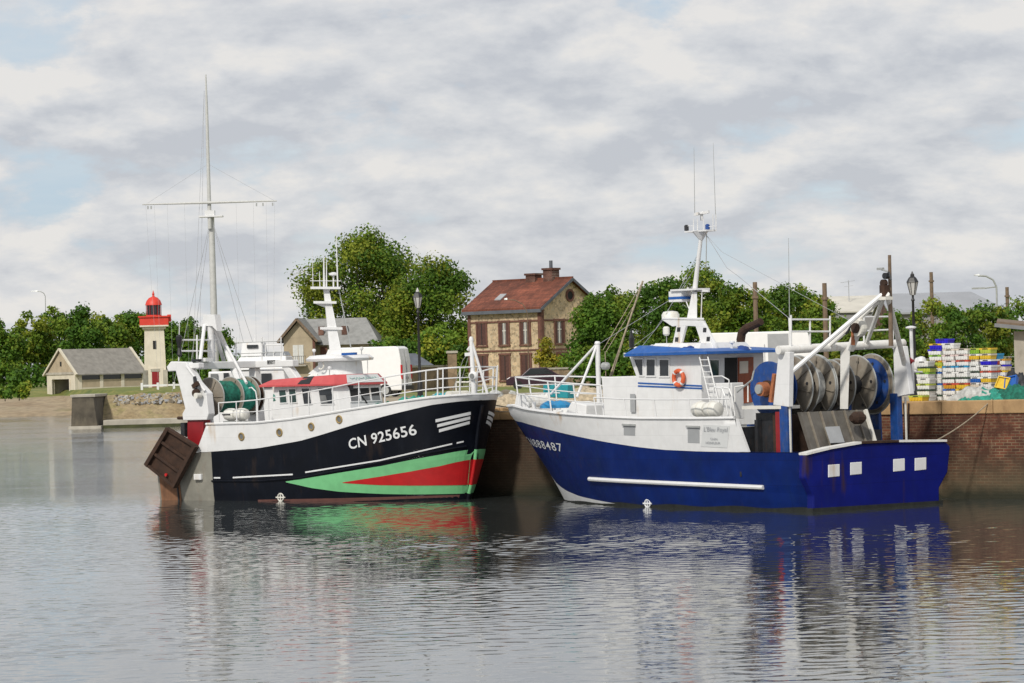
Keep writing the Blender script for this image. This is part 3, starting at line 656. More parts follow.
for i, (px, ptop, pw, where) in enumerate([(872, 322, 44, 'below the grey warehouse gable'), (900, 308, 40, 'left of the right lantern'), (935, 296, 48, 'right of the right lantern'), (962, 297, 48, 'behind the crate stacks'), (990, 298, 48, 'below the curved street lamp'), (1020, 296, 48, 'behind the shed at the right edge'), (852, 322, 36, 'below the roof aerial')]):
    tree_px('scrub_bush', f'feathery green scrub bush {where}', 'bush', px, ptop-2, 388, pw*1.25, 104+(i % 3)*4, 'deep' if i % 2 else 'mid', 160+i, n=6500, leaf=0.155, clear=0.0, nclump=42, cr=0.45, group='scrub behind the fish crates', trunk_r=0.06, zb=3.1)

# ------------------------------------------------------------------ buildings on the land
def wall_quads(w, d, h):
    """box footprint: x along the front (0..w), y back (0..d); returns quads seen from outside"""
    return {'front': [(0, 0, 0), (w, 0, 0), (w, 0, h), (0, 0, h)], 'right': [(w, 0, 0), (w, d, 0), (w, d, h), (w, 0, h)],
            'back': [(w, d, 0), (0, d, 0), (0, d, h), (w, d, h)], 'left': [(0, d, 0), (0, 0, 0), (0, 0, h), (0, d, h)]}
def gable_roof_x(mb, w, d, h, rise, over, th, m, hip=None):
    """ridge along x"""
    for s in (0, 1):
        y0, y1 = (-over, d/2) if s == 0 else (d+over, d/2)
        zl = h-over*rise/(d/2)
        a, b, c, e = (-over, y0, zl), (w+over, y0, zl), (w+over, y1, h+rise), (-over, y1, h+rise)
        mb.hexa([a, b, c, e]+[tuple(Vector(p)+Vector((0, 0, th))) for p in (a, b, c, e)], m)
# --- brick and flint house: facade runs away from the viewer to the left, gable to the right
cn = atk(542.5, 381, 160.0); HA = math.radians(139)
hs = thing('stone_house', 'two-storey flint house with brick trim and a red tiled gable roof', 'house', (cn.x, cn.y, 3.1), HA)
# local: x along the facade from the near corner to the left, y to the back => mirrored gable on the right
FW, GD, EH, RISE = 7.1, 6.6, 5.80, 1.95
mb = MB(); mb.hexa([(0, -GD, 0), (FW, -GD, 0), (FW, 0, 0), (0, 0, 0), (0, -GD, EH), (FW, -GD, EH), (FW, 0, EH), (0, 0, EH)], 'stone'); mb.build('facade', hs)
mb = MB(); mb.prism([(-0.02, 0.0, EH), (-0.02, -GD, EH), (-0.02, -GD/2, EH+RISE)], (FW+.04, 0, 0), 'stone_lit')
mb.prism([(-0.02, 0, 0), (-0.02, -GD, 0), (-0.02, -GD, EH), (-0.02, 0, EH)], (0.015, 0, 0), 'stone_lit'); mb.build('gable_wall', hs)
mb = MB()
for s in (0, 1):
    y0 = 0.35 if s == 0 else -GD-0.35; zl = EH-0.35*RISE/(GD/2)
    a, b, c, e = (-.35, y0, zl+.05), (FW+.3, y0, zl+.05), (FW+.3, -GD/2, EH+RISE+.05), (-.35, -GD/2, EH+RISE+.05)
    mb.hexa([a, b, c, e]+[tuple(Vector(p)+Vector((0, 0, .14))) for p in (a, b, c, e)], 'roof_tile')
roof = mb.build('roof', hs)
mb = MB(); mb.box((-.36, -GD/2-.09, EH+RISE+.15), (FW+.31, -GD/2+.09, EH+RISE+.26), 'roof_tile'); mb.build('ridge', roof)
mb = MB(); mb.box((-.36, .33, EH-.40), (FW+.3, .43, EH-.16), 'slate_dark'); mb.build('gutter', roof)
for s in (0, 1):
    mb = MB(); y0 = 0.36 if s == 0 else -GD-0.36
    mb.bar((-.38, y0, EH-.19), (-.38, -GD/2, EH+RISE+.06), .05, .2, 'slate_dark'); mb.build('verge_board', roof)
for xx, hh, zz in ((3.4, .62, 0), (1.7, .95, 0.05)):
    mb = MB(); mb.box((xx-.45, -GD/2-.4, EH+RISE-.5), (xx+.45, -GD/2+.4, EH+RISE+hh-.15), 'house_brick'); mb.box((xx-.53, -GD/2-.48, EH+RISE+hh-.148), (xx+.53, -GD/2+.48, EH+RISE+hh), 'house_brick')
    if hh > .8: mb.tube((xx, -GD/2, EH+RISE+hh), (xx, -GD/2, EH+RISE+hh+.55), .13, 'slate_dark')
    mb.build('chimney', roof)
mb = MB()
zs_ = lambda y: EH+.05+(-y)*RISE/(GD/2)+.20
mb.hexa([(4.5, -.75, zs_(-.75)-.08), (5.1, -.75, zs_(-.75)-.08), (5.1, -1.45, zs_(-1.45)-.08), (4.5, -1.45, zs_(-1.45)-.08), (4.5, -.75, zs_(-.75)), (5.1, -.75, zs_(-.75)), (5.1, -1.45, zs_(-1.45)), (4.5, -1.45, zs_(-1.45))], 'grey'); mb.build('roof_window', roof)
mb = MB()
for z in (EH-1.05, 2.62): mb.box((0.0, .003, z), (FW, .06, z+.12), 'brick_trim'); mb.box((-.08, -GD, z), (-.023, 0.06, z+.12), 'brick_trim')
for xx in (0.0, FW-.26): mb.box((xx, .004, 0), (xx+.26, .07, EH-.2), 'brick_trim')
mb.box((-.085, -.26, 0), (-.024, .07, EH-.1), 'brick_trim'); mb.box((-.085, -GD, 0), (-.024, -GD+.3, EH-.1), 'brick_trim'); mb.build('brick_band', hs)
def house_window(xc, z0, h, w, side='f', door=False):
    mb = MB()
    if side == 'f': q = [(xc+w/2, 0.0, z0), (xc-w/2, 0.0, z0), (xc-w/2, 0.0, z0+h), (xc+w/2, 0.0, z0+h)]; sg = Vector((0, 1, 0)); ex = Vector((-1, 0, 0))
    else: q = [(-.02, xc+w/2, z0), (-.02, xc-w/2, z0), (-.02, xc-w/2, z0+h), (-.02, xc+w/2, z0+h)]; sg = Vector((-1, 0, 0)); ex = Vector((0, -1, 0))
    q = [Vector(p) for p in q]; o0 = q[0]
    def bx(a0, a1, z_0, z_1, d0, d1, m):
        P = lambda a, z, dd: o0+ex*a+Vector((0, 0, z))+sg*dd
        mb.hexa([P(a0, z_0, d0), P(a1, z_0, d0), P(a1, z_0, d1), P(a0, z_0, d1), P(a0, z_1, d0), P(a1, z_1, d0), P(a1, z_1, d1), P(a0, z_1, d1)], m)
    bx(-.12, 0, -.05, h+.05, .01, .075, 'brick_trim'); bx(w, w+.12, -.05, h+.05, .01, .075, 'brick_trim'); bx(-.18, w+.18, h+.05, h+.20, .01, .085, 'brick_trim'); bx(-.16, w+.16, -.16, -.05, .01, .11, 'brick_trim')
    if door: bx(0, w, 0, h, .004, .03, 'shutter'); bx(w/2-.03, w/2+.03, 0, h, .031, .045, 'dark_void')
    else:
        bx(0, w, 0, h, .004, .02, 'curtain'); bx(w/2-.035, w/2+.035, 0, h, .021, .045, 'canvas'); bx(0, w, h*.62, h*.62+.06, .0215, .044, 'canvas')
        bx(0, .25, 0, h, .022, .05, 'shutter'); bx(w-.25, w, 0, h, .022, .05, 'shutter')
    return mb
for i, xc in enumerate((1.5, 3.55, 5.75)):
    house_window(xc, 3.15, 1.55, .86, 'f', door=(i == 2)).build('window', hs)
    house_window(xc, 0.55, 1.75, .85, 'f', door=True).build('shuttered_window', hs)
for yc in (-2.0, -4.9): house_window(yc, 3.15, 1.55, .95, 's').build('window', hs)
house_window(-2.2, .6, 1.7, .95, 's', door=True).build('shuttered_window', hs)
mb = MB(); mb.lathe([(.47, 0), (.47, .08), (.31, .08), (.31, 0)], 'brick_trim', (-.02, -GD/2, EH+.82), (-1, 0, 0), 22, caps=False); mb.lathe([(.31, 0), (.31, .03)], 'dark_void', (-.02, -GD/2, EH+.82), (-1, 0, 0), 22); mb.build('round_window', hs)

# --- slate roofed house on the left, gable towards us at its left end
p = atk(283, 385, 186.0)
h2 = thing('slate_house', 'tan rendered house with a grey slate roof and white shutters behind the black trawler', 'house', (p.x, p.y, 3.1), math.radians(-4))
W2, D2 = 7.9, 8.0
mb = MB(); mb.box((0, 2.6, 0), (W2-.2, D2, 3.9), 'tan_render'); mb.box((0.15, 0, 0), (2.6, 2.599, 4.4), 'tan_render')
mb.prism([(0.15, -0.01, 4.4), (2.6, -0.01, 4.4), (1.375, -0.01, 5.75)], (0, 3, 0), 'tan_render'); mb.build('wall', h2)
mb = MB(); mb.hexa([(-.3, 2.2, 3.75), (W2+.2, 2.2, 3.75), (W2+.2, D2+.4, 3.75), (-.3, D2+.4, 3.75), (1.0, 5.3, 6.05), (W2-1.3, 5.3, 6.05), (W2-1.3, 5.5, 6.05), (1.0, 5.5, 6.05)], 'pale_slate')
for sx in (-1, 1):
    a = (1.375+sx*1.7, -.5, 4.0); b = (1.375, -.5, 5.95); c = (1.375, 5.0, 5.95); e = (1.375+sx*1.7, 3.2, 4.0)
    mb.hexa([a, b, c, e]+[tuple(Vector(q)+Vector((0, 0, .14))) for q in (a, b, c, e)], 'pale_slate')
rf = mb.build('roof', h2)
for xx in (2.9, 4.9):
    mb = MB(); mb.box((xx-.2, 3.3, 4.6), (xx+.25, 4.2, 5.35), 'house_brick'); mb.build('dormer', rf)
mb = MB()
for sx in (-1, 1): mb.bar((1.375+sx*1.7, -.52, 4.05), (1.375, -.52, 6.0), .06, .2, 'pole_wood')
mb.build('barge_board', rf)
for (xc, z0, hh, ww, yy) in ((1.375, 2.2, 1.6, .9, 0), (5.4, 2.0, 1.35, .95, 2.6), (4.2, 1.9, 1.5, .5, 2.6)):
    mb = MB(); mb.box((xc-ww/2, yy-.05, z0), (xc+ww/2, yy-.005, z0+hh), 'shutter_white'); mb.box((xc-.02, yy-.065, z0), (xc+.02, yy-.051, z0+hh), 'tan_render'); mb.build('shutter', h2)
mb = MB(); mb.box((.7, -.75, 2.0), (2.1, -.02, 2.12), 'concrete')
for k in range(9): mb.tube((.72+k*.17, -.72, 2.12), (.72+k*.17, -.72, 2.85), .018, 'black', n=4)
mb.tube((.7, -.72, 2.85), (2.1, -.72, 2.85), .025, 'black', n=4); mb.build('balcony', h2)
mb = MB(); mb.box((2.95, 2.5, 0), (3.5, 2.56, 3.6), 'brick_trim'); mb.box((2.61, -.03, 0), (2.8, .25, 4.3), 'brick_trim'); mb.build('quoin', h2)

# --- small hut, garden walls
p = atk(391, 388, 150.0)
hut = thing('brick_hut', 'low brick hut with a dark slate roof behind the white panel van', 'hut', (p.x, p.y, 3.1))
mb = MB(); mb.box((0, 0, 0), (2.6, 3, 1.75), 'house_brick'); mb.build('wall', hut)
mb = MB(); mb.hexa([(-.3, -.3, 1.76), (2.9, -.3, 1.76), (2.9, 3.3, 1.76), (-.3, 3.3, 1.76), (.9, 1.4, 2.6), (1.7, 1.4, 2.6), (1.7, 1.6, 2.6), (.9, 1.6, 2.6)], 'slate_dark'); mb.build('roof', hut)
def garden_wall(p0, p1, h, label, m='garden_stone'):
    a = atk(p0[0], 385, p0[1]); b = atk(p1[0], 385, p1[1]); L = math.hypot(b.x-a.x, b.y-a.y)
    g = thing('garden_wall', label, 'wall', (a.x, a.y, 3.0), math.atan2(b.y-a.y, b.x-a.x))
    mb = MB(); mb.box((0, 0, 0), (L, .4, h), m); mb.build('masonry', g)
    mb = MB(); mb.box((-.05, -.06, h+.002), (L+.05, .46, h+.12), 'concrete'); mb.build('wall_cap', g)
garden_wall((411, 140), (451, 146), 1.72, 'rough stone garden wall between the left lantern and the black trawler foremast')
garden_wall((541, 148), (612, 140), 1.35, 'rough stone wall at the foot of the house gable')
p = atk(453, 388, 145); gp = thing('gate_pier', 'stone gate pier at the end of the garden wall left of the brick house', 'pier', (p.x, p.y, 3.0))
mb = MB(); mb.box((-.3, -.3, 0), (.3, .3, 2.6), 'garden_stone'); mb.build('shaft', gp); mb = MB(); mb.box((-.38, -.38, 2.602), (.38, .38, 2.76), 'concrete'); mb.build('pier_cap', gp)

# --- boathouse
cb = atk(76, 400, 288.0); BA = math.radians(38)
bh = thing('boathouse', 'cream boathouse with a grey gable roof and a dark open doorway', 'boathouse', (cb.x, cb.y, 1.1), BA)
# local: x = along the side to the right and back, y = along the front to the left and back
BD, BW, BE, BR = 10.6, 7.4, 4.05, 2.95
mb = MB()
mb.box((0, 0, -.5), (.45, 1.3, BE), 'cream_render'); mb.box((0, BW-1.2, -.5), (.45, BW, BE), 'cream_render'); mb.box((0, 1.302, 3.35), (.45, BW-1.202, BE), 'cream_render')
mb.box((.452, 0.0, -.5), (BD, .4, 2.2), 'cream_render'); mb.box((.452, 0, 3.85), (BD, .4, BE), 'cream_render')
mb.box((.452, BW-.4, -.5), (BD, BW, BE), 'cream_render'); mb.box((BD-.4, .402, -.5), (BD, BW-.402, BE), 'cream_render')
for k in range(4):
    xx = .452+(BD-.9)*k/3; mb.box((xx, -.05, -.5), (xx+.5, -.001, BE), 'tower_render')
mb.build('wall', bh)
mb = MB(); mb.prism([(0.02, 0, BE+.002), (0.02, BW, BE+.002), (0.02, BW/2, BE+BR)], (.3, 0, 0), 'tan_render'); mb.build('gable_wall', bh); mb = MB(); mb.prism([(BD-.32, 0, BE+.002), (BD-.32, BW, BE+.002), (BD-.32, BW/2, BE+BR)], (.3, 0, 0), 'tan_render'); mb.build('gable_wall', bh)
mb = MB(); mb.box((3.0, 1.3, -.45), (3.1, BW-1.2, 3.3), 'dark_void'); mb.build('doorway', bh)
mb = MB(); mb.box((-.12, -.2, BE-.1), (-.002, BW+.2, BE+.2), 'concrete'); mb.box((-.1, 0.0, -.5), (-.002, .25, BE-.1), 'tower_render'); mb.box((-.1, 1.3, -.5), (-.002, 1.5, 3.35), 'tower_render'); mb.box((-.1, BW-1.4, -.5), (-.002, BW-1.2, 3.35), 'tower_render'); mb.build('door_frame', bh)
for k in range(3):
    xx = .952+(BD-.9)*k/3; ww = (BD-.9)/3-.5
    mb = MB(); mb.box((xx, .08, 2.2), (xx+ww, .12, 3.85), 'glass'); mb.box((xx, .0, 2.2), (xx+ww, .06, 3.2), 'tan_render'); mb.build('window', bh)
mb = MB()
for s in (0, 1):
    y0 = -.5 if s == 0 else BW+.5; zl = BE-.5*BR/(BW/2)+.15
    a, b, c, e = (-.2, y0, zl), (BD+.2, y0, zl), (BD+.2, BW/2, BE+BR+.15), (-.2, BW/2, BE+BR+.15)
    mb.hexa([a, b, c, e]+[tuple(Vector(q)+Vector((0, 0, .14))) for q in (a, b, c, e)], 'boat_roof')
rf = mb.build('roof', bh)
for xx in (-.3, BD+.02):
    mb = MB()
    for y0 in (-.6, BW+.6): mb.bar((xx+.14, y0, BE-.6*BR/(BW/2)+.30), (xx+.14, BW/2, BE+BR+.34), .28, .24, 'cream_render')
    mb.build('gable_coping', rf)
mb = MB(); mb.box((-.02, BW/2-.2, BE+1.0), (.03, BW/2+.2, BE+1.6), 'dark_void'); mb.build('vent', bh)

# --- lighthouse
lb = atk(155.8, 388.5, 268.0)
lh = thing('lighthouse', 'pale square lighthouse tower with a red gallery and red lantern dome', 'lighthouse', (lb.x, lb.y, lb.z-.1), math.radians(6))
s0, s1, HT = 1.38, 1.18, 7.3
mb = MB(); q = [(-s0, -s0, 0), (s0, -s0, 0), (s0, s0, 0), (-s0, s0, 0), (-s1, -s1, HT), (s1, -s1, HT), (s1, s1, HT), (-s1, s1, HT)]; mb.hexa(q, 'tower_render'); mb.build('tower', lh)
mb = MB(); e = 1.48
for sx in (-1, 1): mb.box((sx*e-.55 if sx > 0 else -e, -e, -.4), (e if sx > 0 else -e+.55, e, 2.35), 'concrete' if sx > 0 else 'steel')
mb.box((-e+.552, -e+.1, -.4), (e-.552, e, 2.6), 'tower_render'); mb.build('base', lh)
mb = MB(); mb.box((-.42, -e+.06, 0), (.42, -e+.09, 2.15), 'dark_red'); mb.box((-.55, -e+.03, 2.152), (.55, -e+.09, 2.5), 'concrete'); mb.build('door', lh)
mb = MB(); mb.box((-.2, -1.29, 4.9), (.2, -1.2, 5.9), 'dark_void'); mb.build('window', lh)
mb = MB(); mb.box((-1.42, -1.42, HT+.002), (1.42, 1.42, HT+.3), 'tower_render'); mb.box((-1.75, -1.75, HT+.302), (1.75, 1.75, HT+.5), 'tower_render'); mb.build('cornice', lh, bevel=.03)
mb = MB()
for sx in (-1, 1): mb.box((sx*1.68-.06, -1.74, HT+.502), (sx*1.68+.06, 1.74, HT+1.45), 'lantern_red'); mb.box((-1.62, sx*1.68-.06, HT+.502), (1.62, sx*1.68+.06, HT+1.45), 'lantern_red')
mb.box((-1.9, -1.9, HT+1.452), (1.9, 1.9, HT+1.62), 'lantern_red'); mb.box((1.62, -1.2, HT+.9), (2.1, .2, HT+1.75), 'lantern_red'); mb.build('gallery', lh)
mb = MB(); mb.lathe([(.98, HT+.5), (.98, HT+1.75)], 'lantern_red', n=12); mb.build('lantern_base', lh)
mb = MB(); mb.lathe([(.86, HT+1.752), (.86, HT+2.95)], 'glass', n=12)
for k in range(12): t = 2*math.pi*k/12; mb.tube((.9*math.cos(t), .9*math.sin(t), HT+1.75), (.9*math.cos(t), .9*math.sin(t), HT+2.95), .05, 'dark_red', n=4)
mb.build('lantern_glass', lh)
mb = MB(); mb.lathe([(1.02, HT+2.952), (1.0, HT+3.1), (.85, HT+3.5), (.55, HT+3.85), (.18, HT+4.0), (.12, HT+4.2), (.17, HT+4.3), (.1, HT+4.45), (.03, HT+4.75)], 'lantern_red', n=14); mb.build('dome', lh, smooth=True)
g0 = atk(142, 391, 240); fn = thing('white_railing', 'low white railing in front of the lighthouse', 'railing', (g0.x, g0.y, 2.9))
mb = MB()
for k in range(5): mb.box((k*1.75-.12, -.1, -.3), (k*1.75+.12, .1, .95), 'white')
mb.build('post', fn); mb = MB(); mb.box((-.1, -.05, .55), (7.2, -.104+.13, .75), 'white'); mb.build('rail', fn)

# --- tall signal mast on the jetty
mp = atk(216.0, 392, 205.0)
sm = thing('signal_mast', 'very tall white signal mast with one long yard and thin rigging', 'mast', (mp.x, mp.y, 2.9))
zt = atk(204, 75, 205).z-2.9; zy = atk(210, 203, 205).z-2.9; zc = atk(211, 216, 205).z-2.9
mb = MB(); mb.tube((0, 0, -.5), (0, 0, zc), .37, 'mast_grey', .27, 12); mb.build('lower_mast', sm, smooth=True)
mb = MB(); mb.tube((-.12, -.4, zc-1.2), (-.12, -.4, zy+9), .19, 'mast_grey', .13, 10); mb.tube((-.12, -.4, zy+9), (-.12, -.4, zt), .12, 'mast_grey', .06, 8); mb.build('topmast', sm, smooth=True)
mb = MB(); mb.tube((-6.3, -.7, zy), (0, -.7, zy), .06, 'mast_grey', .12, 8); mb.tube((0, -.7, zy), (6.2, -.7, zy), .12, 'mast_grey', .06, 8); mb.build('yard', sm)
mb = MB(); mb.box((-1.1, -.7, zc-.12), (1.1, .5, zc+.02), 'white'); mb.box((-.55, -.6, zc+.022), (.35, .4, zc+.5), 'white'); mb.build('crosstree', sm)
mb = MB()
for sx in (-1, 1): mb.tube((sx*6.0, -.7, zy), (-.12, -.4, zy+3.6), .016, 'wire', n=4)
for xx, sl in ((-6.0, .35), (-5.2, .1), (-4.0, .05), (-2.4, .0), (2.4, .0), (4.0, -.05), (5.2, -.1), (6.0, -.3)): mb.tube((xx, -.7, zy), (xx+sl*2, -.5, 1.2), .010, 'wire', n=4)
for xx in (-4.2, -2.8, 3.6, 4.8): mb.tube((0.1*xx/abs(xx), -.2, zc-.5), (xx, 1.2, .2), .026, 'wire', n=4)
for xx in (-1.6, -2.3): mb.tube((-.3, -.4, zt-1.5), (xx, .2, .2), .02, 'wire', n=4)
mb.build('rigging', sm)
mb = MB()
for xx in (-5.8, -5.5, 4.3, 4.9, 5.8): mb.box((xx-.06, -.78, zy-.45), (xx+.06, -.62, zy-.16), 'galv')
mb.build('block', sm)

# --- warehouses, poles, lamps
p = atk(838, 330, 240); w1 = thing('warehouse', 'low warehouse with a cream sheet roof and a television aerial', 'warehouse', (p.x, p.y, 3))
tz = atk(870, 312, 240).z-3; rz = atk(870, 297.5, 250).z-3
mb = MB(); mb.box((-1.0, .3, 0), (7.2, 16, tz), 'grey_wall'); mb.build('wall', w1)
mb = MB(); mb.hexa([(-1.3, 0, tz+.003), (7.5, 0, tz+.003), (7.5, 10, rz), (-1.3, 10, rz), (-1.3, 0, tz+.15), (7.5, 0, tz+.15), (7.5, 10, rz+.15), (-1.3, 10, rz+.15)], 'cream_sheet'); mb.build('roof', w1)
mb = MB(); zz = atk(846, 281, 246).z-3; xx = atk(846, 290, 246).x-p.x
mb.tube((xx, 6, rz-.5), (xx, 6, zz), .05, 'wire', n=5); mb.tube((xx-.9, 6, zz-.25), (xx+.7, 6, zz-.05), .035, 'wire', n=4)
for k in range(7): mb.tube((xx-.85+k*.25, 5.7, zz-.25+k*.03), (xx-.85+k*.25, 6.3, zz-.25+k*.03), .02, 'wire', n=4)
mb.tube((xx-.5, 6, zz-.7), (xx+.5, 6, zz-.6), .03, 'wire', n=4); mb.build('aerial', w1)
p = atk(893, 330, 225); w2 = thing('warehouse', 'long warehouse with a grey sheet roof and a brown brick gable', 'warehouse', (p.x, p.y, 3))
tz = atk(950, 313, 225).z-3; rz = atk(950, 294.5, 233).z-3; x1 = atk(1000, 310, 225).x-p.x
mb = MB(); mb.box((0, .2, 0), (x1, 14, tz), 'grey_wall'); mb.build('wall', w2)
mb = MB(); mb.prism([(-.02, .2, 0), (-.02, 16, 0), (-.02, 16, tz), (-.02, 8, rz-.1), (-.02, .2, tz)], (.3, 0, 0), 'house_brick'); mb.build('gable_wall', w2)
mb = MB()
for (ya, yb) in ((-.2, 8), (16.2, 8)):
    a, b, c, e = (-.4, ya, tz), (x1+.8, ya, tz), (x1-1.8, yb, rz), (-.4, yb, rz)
    mb.hexa([a, b, c, e]+[tuple(Vector(q)+Vector((0, 0, .18))) for q in (a, b, c, e)], 'sheet_metal')
mb.build('roof', w2)
for (px, pt, Y, label) in ((757.5, 282, 120, 'weathered timber pole beside the rusty exhaust'), (827, 283, 118, 'weathered timber pole at the right end of the bushy trees'), (934, 272, 200, 'dark timber pole behind the grey warehouse roof'), (1009.5, 287, 200, 'short dark pole beyond the warehouse near the right edge')):
    b = atk(px, 380, Y); tp = atk(px, pt, Y); h = tp.z-3; r = .15 if Y < 150 else .20
    o = MB().tube((0, 0, -.3), (0, 0, h), r, 'pole_wood', r*.8, 8).tube((0, 0, h-.9), (0, 0, h-.75), r*1.25, 'pole_wood', n=8).build('timber_pole', loc=(b.x, b.y, 3))
    tag(o, label, 'pole')
def street_lamp(px, pt, Y, label, sgn, L=2.2, both=False, r=.07, m='galv'):
    b = atk(px, 380, Y); h = atk(px, pt, Y).z-3
    t = thing('street_lamp', label, 'street lamp', (b.x, b.y, 3))
    mb = MB(); pts = [Vector((0, 0, -.3)), Vector((0, 0, h-.9)), Vector((sgn*.25, 0, h-.35)), Vector((sgn*.8, 0, h-.05)), Vector((sgn*1.4, 0, h))]
    mb.path(pts, r, m, 8)
    if both: mb.tube((0, 0, h-.9), (sgn*1.0, 0, h-1.0), .05, 'galv', n=6)
    mb.build('post', t)
    mb = MB(); mb.hexa([(sgn*1.3, -.15, h-.02), (sgn*L, -.12, h-.02), (sgn*L, .12, h-.02), (sgn*1.3, .15, h-.02), (sgn*1.3, -.1, h+.12), (sgn*L, -.06, h+.08), (sgn*L, .06, h+.08), (sgn*1.3, .1, h+.12)], 'galv')
    if both: mb.box((min(sgn*.9, sgn*1.9), -.1, h-1.05), (max(sgn*.9, sgn*1.9), .1, h-.92), 'galv')
    mb.build('lamp_head', t)
street_lamp(47.5, 291, 385, 'grey curved street lamp above the trees behind the boathouse', -1, 2.6)
street_lamp(999, 275, 170, 'grey curved street lamp above the scrub near the right edge', -1, 1.7, True)
street_lamp(529, 299, 146, 'grey bracket lamp standing in front of the red tiled roof', -1, 1.5, r=.03, m='pole_wood')
def lantern_post(px, ptop, Y, label):
    b = atk(px, 395, Y); h = atk(px, ptop, Y).z-ZQ
    t = thing('lantern_post', label, 'street lamp', (b.x, b.y, ZQ), group='black lantern posts on the quay')
    mb = MB(); mb.lathe([(.17, -.1), (.17, .25), (.13, .3), (.11, .9), (.07, 1.0), (.05, h-1.05), (.08, h-1.0), (.045, h-.92), (.05, h-.80)], 'black', n=10); mb.build('post', t, smooth=True)
    q = .80; u = h-1.0*q
    mb = MB(); mb.lathe([(.12*q, u), (.26*q, u+.62*q)], 'lamp_glass', n=6); mb.build('lantern_glass', t)
    mb = MB()
    for k in range(6): a = 2*math.pi*k/6; mb.tube((.125*q*math.cos(a), .125*q*math.sin(a), u), (.27*q*math.cos(a), .27*q*math.sin(a), u+.62*q), .014, 'black', n=4)
    mb.lathe([(.30*q, u+.62*q), (.28*q, u+.68*q), (.19*q, u+.84*q), (.10*q, u+.92*q)], 'black', n=6); mb.lathe([(.10*q, u+.922*q), (.10*q, u+1.0*q), (.06*q, u+1.05*q), (.02*q, u+1.16*q)], 'lamp_glass' if px < 500 else 'black', n=6); mb.build('lantern_frame', t)
lantern_post(420.3, 290.5, 101, 'black lantern post on the quay beside the white panel van')
lantern_post(915.5, 274.5, 86, 'black lantern post on the quay beside the stacked fish crates')
